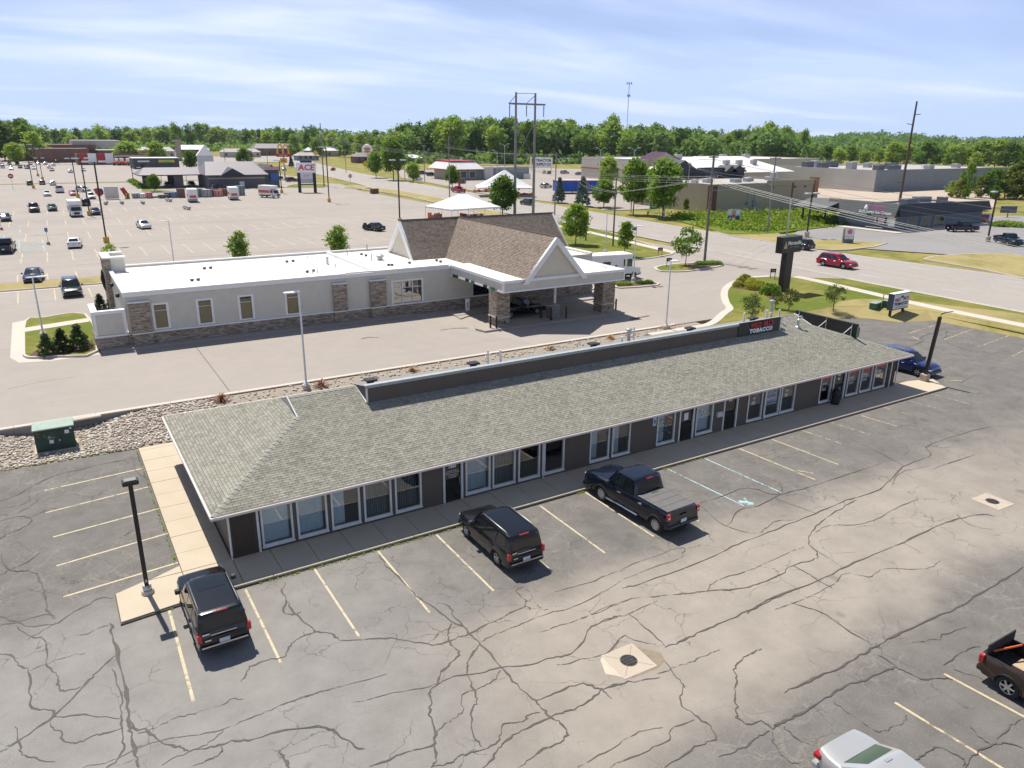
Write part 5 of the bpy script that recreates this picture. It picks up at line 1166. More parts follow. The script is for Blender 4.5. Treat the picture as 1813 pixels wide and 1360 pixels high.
# armoured truck behind the bank canopy
at = thing('step_van', 'white delivery truck passing behind the bank canopy', 'truck', (53.6, 41.6, ZB), R(-8))
MB().bbox(-4.4, 1.9, -1.2, 1.2, .7, 3.1, .06).build('body', TRK, at); MB().prism([(1.9, -1.0), (3.2, -.9), (3.2, .9), (1.9, 1.0)], .6, [1.55, 1.3, 1.3, 1.55]).build('hood', WHTC, at)
MB().poly([(1.93, -.95, 1.6), (1.93, .95, 1.6), (1.915, .95, 2.6), (1.915, -.95, 2.6)]).build('windshield', CARG2, at)
for s_ in (1, -1):
    for a, b_, z0, z1, mt in ((1.1, 1.8, 1.6, 2.5, CARG2), (.6, .8, 1.7, 2.5, CARG), (-.6, -.25, 1.6, 1.85, CARG), (-2.3, -1.2, 1.9, 2.3, pm('dark decal', (.10, .05, .05), .6)), (-4.0, -2.6, 1.9, 2.1, MATS['dark decal'])): MB().box(a, b_, s_*1.203-.006, s_*1.203+.006, z0, z1).build('side_window' if mt is not MATS.get('dark decal') else 'decal', mt, at)
    for x in (2.2, -3.0): w = link_obj('wheel', WHEELS[6][0], at); w.location = (x, s_*.95, .45); w.scale = (.45, .3*s_, .45); link_obj('rim', WHEELS[6][1], w)
MB().bbox(3.15, 3.35, -1.0, 1.0, .5, .8, .04).build('bumper', CHROME, at); MB().box(-4.3, 3.1, -.9, .9, .45, .69).build('chassis', UNDER, at)
# ------------------------------------------------------------------ bank site: kerbs, islands, lawns
def sweep(path, w, z0, z1, name, mt, parent=None, closed=False):
    q = [Vector((p[0], p[1], 0)) for p in path]; n_ = len(q); m_ = MB(); v = []
    for i, p in enumerate(q):
        a = q[(i-1) % n_] if closed or i else q[0]; b_ = q[(i+1) % n_] if closed or i < n_-1 else q[-1]
        d = (b_-a).normalized(); s_ = Vector((-d.y, d.x, 0))*(w/2)
        v += [(p.x+s_.x, p.y+s_.y, z0), (p.x-s_.x, p.y-s_.y, z0), (p.x-s_.x, p.y-s_.y, z1), (p.x+s_.x, p.y+s_.y, z1)]
    f = []
    for i in range(n_ if closed else n_-1):
        a, b_ = 4*i, 4*((i+1) % n_)
        for k in range(4): f.append((a+k, a+(k+1) % 4, b_+(k+1) % 4, b_+k))
    if not closed: f += [(3, 2, 1, 0), (4*n_-4, 4*n_-3, 4*n_-2, 4*n_-1)]
    m_.add(v, f); return m_.build(name, mt, parent)
def island(pts, name, mt, z=ZB+.11, kerb=.32, smooth=4):
    q = [tuple(p[:2]) for p in (smoothpath([Vector((p[0], p[1], 0)) for p in pts]+[Vector((pts[0][0], pts[0][1], 0))], smooth)[:-1] if smooth else pts)]
    o = struct(name, MB().prism(q, .3, z), mt)
    if kerb: sweep(q, kerb, .3, z+.03, 'kerb', CONC2, o, True)
    return o
r7 = lambda x, y: P(1000+x/4.5325, 360+y/4.5325)
# west island with grass, walk across, wide gutter
wi = [(-7.3, 37.2), (-6.9, 36.2), (-5.4, 35.75), (-2.45, 35.75), (-2.45, 50.2), (-5.8, 50.4), (-7.2, 49.6)]
struct('gutter_pan', MB().prism([(-8.2, 37.2), (-7.6, 35.3), (-5.6, 34.7), (-2.3, 34.9), (-2.3, 50.9), (-6.0, 51.3), (-8.2, 50)], .3, ZB+.006), CONC2)
island(wi, 'west_lawn', LAWN, ZB+.13, .2, 3)
struct('west_walk', MB().prism([(-7.35, 45.0), (-2.3, 46.6), (-2.3, 48.2), (-7.3, 46.7)], .4, ZB+.15), CONC2)
struct('west_mulch', MB().prism([(-7.0, 36.5), (-6.5, 36.0), (-2.5, 35.95), (-2.5, 39.5), (-3.2, 39.2), (-4.2, 38.2), (-6.6, 37.7)], .4, ZB+.145), MULCH)
# long verge between the bank and the store lot
struct('verge_gutter', MB().prism([(-75, 65.9), (62, 65.9), (62, 66.6), (-75, 66.6)], .3, ZB+.006), CONC2)
vs = struct('store_verge', MB().prism([(-75, 66.6), (60, 66.6), (60, 71.2), (-75, 71.2)], .3, ZB+.11), DRYG)
sweep([(-75, 66.55), (60, 66.55)], .18, .3, ZB+.15, 'kerb', CONC2, vs)
# lawn along the road, north of the bank drive
nl = [r7(40, 360), r7(200, 432), r7(470, 466), r7(700, 442), r7(850, 415), r7(876, 398)]+[P(1080, 412), P(1015, 397), P(965, 392)]+[Vector((56, 74, 0)), Vector((56, 64, 0))]
island(nl, 'north_lawn', LAWN, ZB+.10, .3, 0)
sweep([P(1195, 448.5), P(1150, 438), P(1090, 423), P(1030, 409), P(960, 395)], 1.6, .4, ZB+.112, 'north_walk', CONC2)['kind'] = 'structure'
# tree island and planter in the drive
ti = island([r7(*q) for q in ((722, 522), (770, 548), (960, 550), (1120, 528), (1240, 508), (1252, 492), (1050, 482), (800, 502))], 'tree_island', LAWN, ZB+.11, .35, 3)
struct('tree_island_mulch', MB().prism([r7(*q)[:2] for q in ((930, 512), (1040, 530), (1120, 525), (1232, 506), (1240, 494), (1060, 486), (990, 494))], .4, ZB+.125), MULCH)
island([r7(*q) for q in ((405, 665), (440, 684), (735, 662), (715, 640), (520, 640))], 'planter_island', MULCH, ZB+.11, .3, 2)
island([r7(*q) for q in ((-80, 715), (90, 722), (235, 690), (228, 668), (60, 682), (-80, 690))], 'canopy_planter', MULCH, ZB+.11, .25, 0)
# east lawn between bank drive, road and near lot
ce = [P(1150, 594.5), P(1205, 585), r7(1160, 978), r7(1275, 890), r7(1322, 852), r7(1292, 800), r7(1279, 735), r7(1300, 680), r7(1370, 634), r7(1480, 603), r7(1640, 592)]
ce = [Vector((p.x, p.y, 0)) for p in ce]
road_e = [Vector((interp(XN, y)-.25, y, 0)) for y in (27.5, 20, 10, 0, -20, -60, -139)]
low = [Vector((70.4, -139, 0)), Vector((70.4, 2.5, 0)), Vector((70.0, 12.0, 0)), Vector((67.5, 14.2, 0)), Vector((66.5, 16.3, 0)), Vector((63.1, 17.8, 0)), Vector((56, 17.6, 0)), Vector((46.5, 17.4, 0)), Vector((43.5, 18.5, 0))]
zl = ZB+.09
el = MB(); pts = ce+road_e+low; el.prism([(p.x, p.y) for p in pts], .2, zl)
lot_e = [(69.1, -139), (69.1, 2.3), (68.8, 10.6), (65, 11.6), (63.8, 14.0), (62.2, 15.6), (56, 16.2), (46.5, 14.6), (43.5, 15)]
sk = MB()
for i in range(len(low)-1): sk.quad((low[i].x, low[i].y, zl), (*lot_e[i], .0), (*lot_e[i+1], .0), (low[i+1].x, low[i+1].y, zl))
eo = struct('east_lawn', el, LAWN); struct('lawn_slope', sk, DRYG)
sweep(smoothpath(ce, 5), .75, .3, ZB+.125, 'kerb', CONC2, eo); sweep(road_e, .35, .3, ZB+.12, 'kerb', CONC2, eo)
sweep([(69.2, -139), (69.2, 2.3), (68.9, 10.7), (65.05, 11.7), (63.85, 14.1), (62.25, 15.7)], .14, -.1, .03, 'edging', DRYG, eo)
sw = smoothpath([Vector((70.9, -139, 0)), Vector((70.9, -40, 0)), P(1813, 578), P(1640, 543), P(1540, 520), P(1440, 497), P(1408, 491)], 4)
so_ = sweep(sw, 1.55, .4, zl+.012, 'roadside_walk', CONC2); so_['kind'] = 'structure'
struct('dry_verge', MB().poly([(x, y, zl+.004) for x, y in ((63.4, 18), (66.6, 16.4), (67.6, 14.3), (70.1, 12.1), (70.5, 2.5), (70.5, -80), (76, -80), (77, 0), (76.5, 8), (73.4, 15), (69.5, 19), (66, 19.2))]), DRYG)
struct('sign_bed_mulch', MB().prism([r7(*q)[:2] for q in ((1340, 685), (1395, 640), (1480, 615), (1590, 655), (1720, 740), (1650, 778), (1560, 715), (1450, 700))], .4, zl+.02), MULCH)
# far verges and brush bed beyond the road
island([P(*q) for q in ((1180, 386), (1290, 416), (1375, 414), (1445, 405), (1503, 398), (1500, 391), (1442, 371), (1282, 380), (1245, 379))], 'brush_bank', grassmat('brush green', (.13, .20, .02), (.24, .28, .04), .5), ZB+.15, 0, 0)
for nm, q in (('sign_verge', ((1375, 414), (1430, 424), (1570, 431), (1500, 443), (1440, 441), (1352, 427), (1262, 411))), ('drive_verge', ((1635, 460), (1660, 454), (1750, 450), (1830, 458), (1860, 500), (1750, 480)))):
    island([P(*t) for t in q], nm, DRYG, ZB+.10, .25, 2)
for nm, q in (('lot_verge', ((640, 336), (700, 344), (775, 360), (872, 383), (905, 383), (785, 353), (700, 337), (655, 333))), ('lot_verge', ((608, 333), (640, 335), (662, 333), (630, 328), (612, 330))), ('wash_verge', ((250, 335), (252, 340), (300, 342), (312, 339), (275, 337))), ('wash_verge', ((428, 331), (460, 336), (470, 331), (440, 328))), ('street_verge', ((505, 332), (575, 332), (575, 326), (520, 327)))):
    island([P(*t) for t in q], nm, DRYG if nm == 'lot_verge' else LAWN, ZB+.10, .25, 2)
island([(-75, 268.3), (28, 266), (28, 268.6), (-75, 271)], 'street_median', DRYG, ZB+.1, 0, 0)
# ------------------------------------------------------------------ bay lines of the store lot (one strip mesh shared)
rs2 = random.Random(14)
for i in range(16):                          # tar seams across the old lot
    y = 74+i*8.6+rs2.uniform(-2, 2); x0_ = rs2.uniform(-60, 10); x1_ = x0_+rs2.uniform(25, 70); q = [Vector((x, y+rs2.uniform(-.35, .35), 0)) for x in np.linspace(x0_, min(x1_, 72), 14)]
    stripe(bigp, q, [rs2.uniform(.05, .22) for _ in q], SEALT, 'tar_seam', ZB+.002)
bl = MB().box(-.08, .08, 0, 5.2, 0, .004).mesh('bay_line', YEL)
for y0 in (72.2, 86.5, 91.8, 110, 115.3, 133, 138.3, 156, 161.3):
    for i in range(30):
        x = -26+3.0*i
        if x > 62 or (y0 > 120 and x > 40): continue
        o = link_obj('bay_line', bl, bigp); o.location = (x+(y0-72)*.02, y0, ZB+.003)
for a, b_ in (((120, 370), (120, 445)), ((362, 350), (372, 422)), ((590, 340), (618, 400))):
    stripe(bankp, [P(a[0]/3.777, 420+a[1]/3.777), P(b_[0]/3.777, 420+b_[1]/3.777)], .12, YELB, 'bay_line', ZB+.005)
b_ = MB(); b_.poly([(p.x, p.y, ZB+.004) for p in (P(36, 448), P(78, 446), P(74, 426), P(36, 428))]); b_.build('access_bay', wornpaint('very worn pale blue paint', (.40, .50, .50), .55), bigp)
for a, c_ in (((35, 449), (33, 425)), ((79, 446), (75, 425)), ((35, 412), (35, 400))): stripe(bigp, [P(*a), P(*c_)], .15, BLU, 'bay_line', ZB+.006)
stripe(bankp, [P(1115, 566), P(1150, 559)], .35, YELF, 'arrow', ZB+.004)
# ------------------------------------------------------------------ retaining wall and river stones
rw = thing('retaining_wall', 'low concrete retaining wall with pale top along the bank drive', 'wall', (0, 0, 0))
x = -75.
while x < 43.5:
    x2 = min(x+4.2, 43.5); MB().bbox(x+.006, x2-.006, 20.03, 20.3, -.15, .53, .012).build('wall_panel', pm('grey wall concrete', (.30, .285, .26), .9, var=.12, scale=1.5), rw)
    MB().bbox(x+.006, x2-.006, 19.98, 20.36, .532, .62, .015).build('cap_stone', CONC2, rw); x = x2
ss = lambda v, a, b_: max(0, min(1, (v-a)/(b_-a)))**2*(3-2*max(0, min(1, (v-a)/(b_-a))))
def zrock(x, y): return -.10+.52*max(ss(x, -4.6, -.4), ss(-x, 6.9, 9.5)*.8)*ss(y, 15.0, 19.6)+.09*ss(y, 14.6, 15.2)
g_ = MB(); xs = np.linspace(-12, 46, 117); yy = np.linspace(12.4, 20.05, 16)
for i in range(len(xs)-1):
    for k in range(len(yy)-1):
        a, b_, c_, d_ = xs[i], xs[i+1], yy[k], yy[k+1]
        if yy[k] < 14.7 and xs[i] < 0: continue
        g_.quad((a, c_, zrock(a, c_)), (b_, c_, zrock(b_, c_)), (b_, d_, zrock(b_, d_)), (a, d_, zrock(a, d_)))
struct('stone_bed', g_, pm('stone bed grit', (.30, .255, .20), .95, var=.3, scale=6, fine=25))
def stonemat():
    mt, n, b = nodes_of('river stones'); gi = mk(n, 'ShaderNodeAttribute'); gi.attribute_name = 'tone'
    link(n, ramp(n, gi.outputs['Fac'], [(.0, (.24, .20, .16)), (.3, (.46, .40, .33)), (.6, (.62, .56, .48)), (.85, (.50, .40, .32)), (1., (.76, .72, .66))]), b.inputs['Base Color']); b.inputs['Roughness'].default_value = .85; return mt
rg = np.random.default_rng(4); N = 5200
u = rg.random(N); dense = u < .66
x = np.where(dense, -11.5+rg.random(N)*14.5, 2.5+rg.random(N)*42); y = np.where(dense, 15.0+rg.random(N)*4.95, 13.2+rg.random(N)*6.75)
keep = ~((x < -4.6) & (x > -7.0) & (y > 16.5) & (y < 18.2)); x, y = x[keep], y[keep]; N = len(x)
z = np.array([zrock(a, b_) for a, b_ in zip(x, y)])
cube = np.array([(a, b_, c_) for a in (-1, 1) for b_ in (-1, 1) for c_ in (-1, 1)], float)/1.5
s3 = np.stack([.045+.115*rg.random(N)**2, .04+.075*rg.random(N)**1.5, .03+.05*rg.random(N)], 1)
th = rg.random(N)*6.28; V = cube[None]*(1+rg.normal(0, .16, (N, 8, 3)))*s3[:, None]
Vx = V[..., 0]*np.cos(th)[:, None]-V[..., 1]*np.sin(th)[:, None]+x[:, None]; Vy = V[..., 0]*np.sin(th)[:, None]+V[..., 1]*np.cos(th)[:, None]+y[:, None]; Vz = V[..., 2]+z[:, None]+.025
VV = np.stack([Vx, Vy, Vz], -1).reshape(-1, 3)
cf = np.array([(0, 1, 3, 2), (4, 6, 7, 5), (0, 4, 5, 1), (2, 3, 7, 6), (0, 2, 6, 4), (1, 5, 7, 3)])
FF = (cf[None]+8*np.arange(N)[:, None, None]).reshape(-1, 4)
def quads_mesh(name, V, F, mt, smooth=False):
    me = bpy.data.meshes.new(name); me.vertices.add(len(V)); me.vertices.foreach_set('co', V.astype(np.float32).ravel())
    k = F.shape[1]; me.loops.add(F.size); me.loops.foreach_set('vertex_index', F.astype(np.int32).ravel()); me.polygons.add(len(F))
    me.polygons.foreach_set('loop_start', np.arange(0, F.size, k, dtype=np.int32)); me.polygons.foreach_set('loop_total', np.full(len(F), k, np.int32))
    if smooth: me.polygons.foreach_set('use_smooth', np.ones(len(F), bool))
    me.materials.append(mt); me.update(calc_edges=True); return me
me = quads_mesh('river_stones', VV, FF, stonemat(), True)
at_ = me.attributes.new('tone', 'FLOAT', 'POINT'); at_.data.foreach_set('value', np.repeat(rg.random(N), 8).astype(np.float32))
tag(link_obj('river_stones', me), 'tan river stones heaped between the bank wall and the strip building', 'stones', kind='stuff')
# ------------------------------------------------------------------ small site things
GRN = pm('utility green', (.022, .055, .038), .55, var=.15, scale=2); GRNT = pm('pale green lid', (.28, .36, .30), .55)
tr = thing('transformer_box', 'dark green ground transformer cabinet on the river stones', 'transformer', (-5.8, 17.3, -.08))
MB().bbox(-.95, .95, -.62, .65, .12, 1.36, .02).build('cabinet', GRN, tr); MB().bbox(-1.0, 1.0, -.68, .72, 1.362, 1.44, .02).build('lid', GRNT, tr); MB().box(-1.05, 1.05, -.75, .8, 0, .12).build('pad', CONC, tr)
MB().box(.26, .275, -.635, -.621, .15, 1.34).build('door_seam', BLK, tr); MB().box(.17, .25, -.65, -.621, .62, .72).build('handle', GALV, tr)
for a, b_, c_, d_, mt in ((-.28, -.08, .55, .75, PAPER), (.5, .72, 1.0, 1.2, PAPER), (-.35, .02, .86, .9, GRNT), (-.3, -.2, .8, 1.0, GRNT), (.76, .86, 1.22, 1.3, WHITE)): MB().box(a, b_, -.628, -.6215, c_, d_).build('sticker', mt, tr)
for a, b_, c_, d_ in ((-.88, -.7, 1.18, 1.25), (-.8, -.72, 1.0, 1.08), (-.5, -.44, .95, 1.12), (-.15, -.1, 1.1, 1.16), (-.94, -.88, .14, .4)): MB().box(a, b_, -.626, -.6212, c_, d_).build('rust_mark', pm('rust', (.26, .12, .02), .9), tr)
ws = MB().bbox(-.95, .95, -.16, .16, 0, .13, .05).build('wheel_stop', CONC2); ws.location = P(148, 743); ws.rotation_euler.z = R(4); tag(ws, 'pale concrete wheel stop lying by the retaining wall', 'wheel stop')
for px, py, h, w, lb in ((1549, 546, .55, 1.3, 'low wide green utility box on the lawn left of the monument sign'), (1568, 546, .75, .5, 'narrow green utility box touching the monument sign')):
    t = thing('utility_box', lb, 'utility box', P(px, py), R(10), 'green utility boxes on the east lawn'); MB().bbox(-w/2, w/2, -.35, .35, 0, h, .03).build('cabinet', pm('leaf green box', (.03, .15, .10), .5), t); MB().bbox(-w/2-.03, w/2+.03, -.38, .38, h+.002, h+.1, .03).build('lid', GRNT, t)
mk_ = MB().tube([(0, 0, 0), (0, 0, 1.5)], .05, 6).build('marker_post', pm('orange marker', (.55, .22, .08), .6)); mk_.location = P(1561, 545); tag(mk_, 'orange marker post between the green utility boxes', 'post')
def drive_sign(px, py, lb):
    t = thing('drive_sign', lb, 'sign', P(px, py), R(-25), 'small black drive signs of the bank')
    for s_ in (-.28, .28): MB().box(s_-.03, s_+.03, -.03, .03, 0, 1.0).build('leg', BLK, t)
    MB().bbox(-.36, .36, -.04, .04, .85, 1.3, .01).build('panel', BLK, t); MB().box(-.2, .2, -.046, -.041, 1.0, 1.12).build('panel_print', MATS['grey print'], t)
for q, lb in (((763, 428), 'small black sign on two legs on the lawn tip by the drive'), ((833, 518), 'small black sign beside the tree island'), ((1665, 610), 'small black sign on two legs behind the pole sign')):
    p = (1000+q[0]/4.5325, 360+q[1]/4.5325); drive_sign(*p, lb)
# weeds along the kerb of the bays
wv = []; rw_ = np.random.default_rng(8)
for a, b_, n_ in ((.4, 9.0, 230), (9.2, 9.7, 12), (15.9, 16.4, 40), (21.5, 25.5, 60), (-4.4, -2.5, 60)):
    for x in rw_.uniform(a, b_, n_): wv.append((x, -2.24-abs(rw_.normal(0, .035)), .02+.05*rw_.random()))
for y in rw_.uniform(1, 14.4, 260): wv.append((-2.02-abs(rw_.normal(0, .05)), y, .02+.06*rw_.random()))
for x in rw_.uniform(-12, -2, 220): wv.append((x, 15.0+rw_.normal(0, .06), .03+.04*rw_.random()))
def leafmat(name, c0, c1, c2, trans=.35, attr=False):
    mt = bpy.data.materials.new(name); mt.use_nodes = True; MATS[name] = mt; n = mt.node_tree; b = n.nodes['Principled BSDF']; o = n.nodes['Material Output']
    tc = mk(n, 'ShaderNodeTexCoord').outputs['Object']; oi = mk(n, 'ShaderNodeObjectInfo')
    f = noise(n, tc, .9, 3, .6); f2 = noise(n, tc, 7, 2, .5)
    v = mmath(n, 'ADD', mmath(n, 'ADD', mmath(n, 'MULTIPLY', f, .5), mmath(n, 'MULTIPLY', f2, .35)), mmath(n, 'MULTIPLY', mmath(n, 'SUBTRACT', oi.outputs['Random'], .25), .42))
    c = ramp(n, v, [(.28, c0), (.55, c1), (.8, c2)])
    link(n, c, b.inputs['Base Color']); b.inputs['Roughness'].default_value = .6; b.inputs['Specular IOR Level'].default_value = .25
    t = mk(n, 'ShaderNodeBsdfTranslucent'); link(n, mixc(n, 1, c, (1.0, 1.0, .55), 'MULTIPLY'), t.inputs[0])
    s = mk(n, 'ShaderNodeMixShader'); s.inputs[0].default_value = trans; link(n, b.outputs[0], s.inputs[1]); link(n, t.outputs[0], s.inputs[2]); link(n, s.outputs[0], o.inputs[0]); return mt
LEAF = leafmat('maple leaves', (.085, .17, .02), (.195, .315, .045), (.36, .48, .09), .5)
def leaf_quads(C, size, rng, up=.3):
    """random small quads round the centres C"""
    n_ = len(C); nr = rng.normal(0, 1, (n_, 3)); nr[:, 2] += up*2; nr /= np.linalg.norm(nr, axis=1)[:, None]
    a = np.cross(nr, rng.normal(0, 1, (n_, 3))); a /= np.linalg.norm(a, axis=1)[:, None]; b_ = np.cross(nr, a)
    s_ = (size*(.6+.8*rng.random(n_)))[:, None]
    V = np.stack([C-a*s_*.55, C-b_*s_*.30+a*s_*.02, C+a*s_*.55, C+b_*s_*.30+a*s_*.02], 1).reshape(-1, 3)
    return V, np.arange(4*n_).reshape(-1, 4)
C = np.array(wv); V, F = leaf_quads(C, .075, rw_, .6)
tag(link_obj('kerb_weeds', quads_mesh('kerb_weeds', V, F, LEAF)), 'green weeds growing in the joint along the kerb of the bays', 'weeds', kind='stuff')
# ------------------------------------------------------------------ buildings beyond
TANW = pm('tan block wall', (.36, .31, .23), .85, var=.10, scale=.4, fine=4); GRYW = pm('pale grey block wall', (.48, .46, .42), .85, var=.06, scale=.2); GRYD = pm('grey painted block', (.22, .25, .27), .85, var=.07, scale=.3)
REDB = pm('red brick column', (.16, .06, .05), .9, var=.2, scale=2); NAVYR = pm('dark slate mansard', (.030, .036, .050), .7, var=.2); WMET = pm('white metal roof', (.72, .70, .66), .5, var=.08, scale=.15); GRAVR = pm('grey flat roof', (.42, .39, .36), .9, var=.08, scale=.1)
DKG = pm('dark grey shop wall', (.075, .085, .09), .8, var=.1); BRICKF = pm('far red brick', (.20, .11, .085), .9, var=.15, scale=.3); MAUVE = pm('mauve metal roof', (.21, .185, .20), .55, var=.06, scale=.3); HVAC = pm('roof unit metal', (.36, .37, .37), .6, .3, .15); HVACD = pm('dark roof unit', (.10, .12, .14), .6)
FWIN = glossglass('far window glass', (.02, .028, .034), .05)
def block(t, x0, x1, y0, y1, z1, wm, rm, name='wall', par=.35, z0=ZB-.1):
    m_ = MB(); m_.box(x0, x1, y0, y0+.3, z0, z1); m_.box(x0, x1, y1-.3, y1, z0, z1); m_.box(x0, x0+.3, y0+.3, y1-.3, z0, z1); m_.box(x1-.3, x1, y0+.3, y1-.3, z0, z1); m_.build(name, wm, t)
    MB().box(x0+.3, x1-.3, y0+.3, y1-.3, z1-par-.2, z1-par).build('flat_roof', rm, t)
def rect(t, name, mt, x0, x1, y0, y1, z0, z1): return MB().box(x0, x1, y0, y1, z0, z1).build(name, mt, t)
# tan block building
t = thing('block_building', 'long tan block building with red brick stripe across the road', 'building', (0, 0, 0))
block(t, 127, 163.7, 97.2, 124, 6.9, TANW, GRAVR)
rect(t, 'parapet', TANW, 145, 163.7, 97.0, 97.19, 6.2, 7.4); rect(t, 'brick_stripe', REDB, 127.2, 128.4, 97.0, 97.18, .5, 6.6); rect(t, 'brick_stripe', REDB, 126.85, 126.98, 97.3, 98.4, .5, 6.6); rect(t, 'brick_pier', pm('orange brick', (.30, .14, .07), .9), 162.5, 163.95, 96.8, 97.0, .5, 7.9); rect(t, 'brick_pier', MATS['orange brick'], 163.72, 164.0, 97.02, 99.5, .5, 7.9)
rect(t, 'mansard', NAVYR, 126.6, 164.6, 122, 125.2, 6.9, 9.0)
rect(t, 'canopy_edge', NAVYR, 150, 165.5, 122.5, 125.6, 8.9, 9.3)
for cx, w, zt in ((141, 5.8, 11.4), (158.5, 2.2, 9.9), (161.5, 3.0, 10.0)):
    m_ = MB(); m_.prism([(cx-w, 121.0), (cx+w, 121.0), (cx+w, 125.5), (cx-w, 125.5)], 8.2, 8.4); m_.build('gable_base', NAVYR, t)
    m_ = MB(); m_.add([(cx-w, 121, 8.4), (cx+w, 121, 8.4), (cx, 121, zt), (cx-w, 125.5, 8.4), (cx+w, 125.5, 8.4), (cx, 125.5, zt)], [(0, 1, 2), (5, 4, 3), (0, 2, 5, 3), (1, 4, 5, 2)]); m_.build('gable', NAVYR, t)
for x, y, w in ((136, 108, 1.4), (139, 110, .8), (144, 106, 2.6), (149, 107, 1.2), (152, 109, 2.0), (158, 106, 2.4), (160.5, 110, 1.0), (131, 107, 1.0)):
    MB().bbox(x-w/2, x+w/2, y-.8, y+.8, 6.5, 6.6+.9, .04).build('roof_unit', HVAC, t)
for x in (135, 147, 155, 159): rect(t, 'wall_lamp', BLK, x, x+.5, 96.95, 97.19, 5.6, 5.9)
rect(t, 'meter_box', pm('blue meter', (.08, .2, .32), .5), 140.6, 141.5, 96.8, 97.19, 1.6, 2.9); rect(t, 'meter_box', pm('green meter', (.10, .22, .18), .5), 138.4, 139.2, 96.8, 97.19, 1.4, 2.6)
for x in (139, 141.2): rect(t, 'conduit', GALV, x, x+.12, 97.0, 97.19, 2.6, 4.8)
# big pale grey store at the right
t = thing('warehouse_store', 'big pale grey flat roofed store building at the right', 'building', (0, 0, 0))
block(t, 233, 316, 127, 168, 7.5, GRYW, GRAVR); rect(t, 'side_wall', GRYD, 233.05, 316.1, 126.8, 126.99, .4, 7.55)
for x, y, w, d in ((238, 140, 3, 2), (243, 133, 3.4, 1.2), (249, 131, 4.2, 1.2), (258, 138, 5, 1.6), (275, 134, 3, .9), (238, 158, 4, 1.6), (245, 160, 3, 1.8), (252, 158, 4.5, 1.7), (300, 138, 2.5, 1.0), (236, 150, 3.5, 1.6), (262, 150, 2.2, 1.2)):
    MB().bbox(x-w/2, x+w/2, y-1.2, y+1.2, 7.1, 7.15+d+.5, .05).build('roof_unit', HVACD if w > 3.2 else HVAC, t)
for x in (262, 282): rect(t, 'vent_dome', WHITE, x, x+1.2, 140, 141.2, 7.1, 8.4)
# white hipped metal roof between them
t = thing('hip_roof_store', 'low store with white hipped metal roof behind the tan block building', 'building', (0, 0, 0))
block(t, 176, 214, 146, 176, 6.6, GRYW, GRAVR)
m_ = MB(); m_.add([(175, 145, 6.62), (215, 145, 6.62), (215, 177, 6.62), (175, 177, 6.62), (184, 161, 11.2), (206, 161, 11.2)], [(0, 1, 5, 4), (1, 2, 5), (2, 3, 4, 5), (3, 0, 4)]); m_.build('hip_roof', WMET, t)
for x in (190, 196, 203): MB().bbox(x-1, x+1, 152, 153.4, 8.8, 10.2, .05).build('roof_unit', HVAC, t)
# long pale supply store with gable entrance
t = thing('supply_store', 'long pale supply store with small gable entrance behind the maples', 'building', (0, 0, 0))
block(t, 196, 300, 200, 240, 8.9, pm('cream metal wall', (.52, .48, .40), .7, var=.05, scale=.3), WMET); rect(t, 'red_band', REDL, 195.9, 300, 199.8, 199.99, 4.4, 4.75); rect(t, 'red_band', REDL, 195.8, 195.99, 200, 240, 4.4, 4.75)
m_ = MB(); m_.add([(199, 198.5, .5), (213, 198.5, .5), (213, 198.5, 8.9), (206, 198.5, 11.5), (199, 198.5, 8.9), (199, 206, .5), (213, 206, .5), (213, 206, 8.9), (206, 206, 11.5), (199, 206, 8.9)], [(0, 1, 2, 3, 4), (1, 6, 7, 2), (5, 0, 4, 9)]); m_.build('entrance', MATS['cream metal wall'], t)
m_ = MB(); m_.quad((198.4, 198, 8.8), (206, 198, 11.7), (206, 207, 11.7), (198.4, 207, 8.8)); m_.quad((206, 198, 11.7), (213.6, 198, 8.8), (213.6, 207, 8.8), (206, 207, 11.7)); m_.build('entrance_roof', MAROON, t); rect(t, 'blue_panel', pm('pale blue panel', (.35, .42, .52), .6), 203, 209, 198.3, 198.49, 5.5, 8.3)
for x in (222, 248, 262): MB().bbox(x-1.5, x+1.5, 208, 210, 8.5, 10.6, .05).build('roof_unit', HVAC, t)
rect(t, 'door', FWIN, 203.5, 208.5, 198.3, 198.48, .5, 3.4)
# blue shed by the maples
t = thing('blue_hall', 'low bright blue tarp sided stall beside the dark spruces', 'stall', P(1019, 342), R(-20)); MB().box(-6.5, 6.5, -3, 3, .6, 3.8).build('tarp', pm('blue tarp', (.012, .085, .42), .6, var=.15, scale=.6), t); MB().box(-6.7, 6.7, -3.2, 3.2, 3.81, 4.0).build('roof', pm('pinkish roof', (.55, .40, .38), .7), t)
for s_ in (-6.3, -2, 2, 6.3): MB().box(s_-.1, s_+.1, -3.1, -2.95, 0, .62).build('leg', BLK, t)
# ice cream shop
ICE = pm('slate shingle mansard', (.105, .112, .112), .8, var=.2, scale=3, fine=10); ICEW = pm('blue grey shop wall', (.115, .15, .18), .8, var=.08)
t = thing('ice_cream_shop', 'blue grey shop with dark mansard and pink sign letters across the road', 'building', (0, 0, 0))
block(t, 133, 163, 55.6, 68, 4.6, ICEW, GRAVR); rect(t, 'forecourt', CONC2, 129.5, 165, 53.0, 55.58, .5, .62); rect(t, 'forecourt', CONC2, 129.4, 132.98, 55.6, 70, .5, .62)
m_ = MB()
for i in range(7):
    z0, z1, d0, d1 = 3.1+i*.36, 3.1+(i+1)*.36, 1.3-.15*i, 1.3-.15*(i+1)
    m_.quad((133-d0-.05, 70.5, z0), (133-d0-.05, 55.3, z0), (133-d1, 55.3, z1), (133-d1, 70.5, z1))
m_.poly([(131.6, 55.28, 3.1), (133.6, 55.28, 3.1), (133.6, 55.28, 5.65), (132.7, 55.28, 5.65)]); m_.build('mansard', ICE, t)
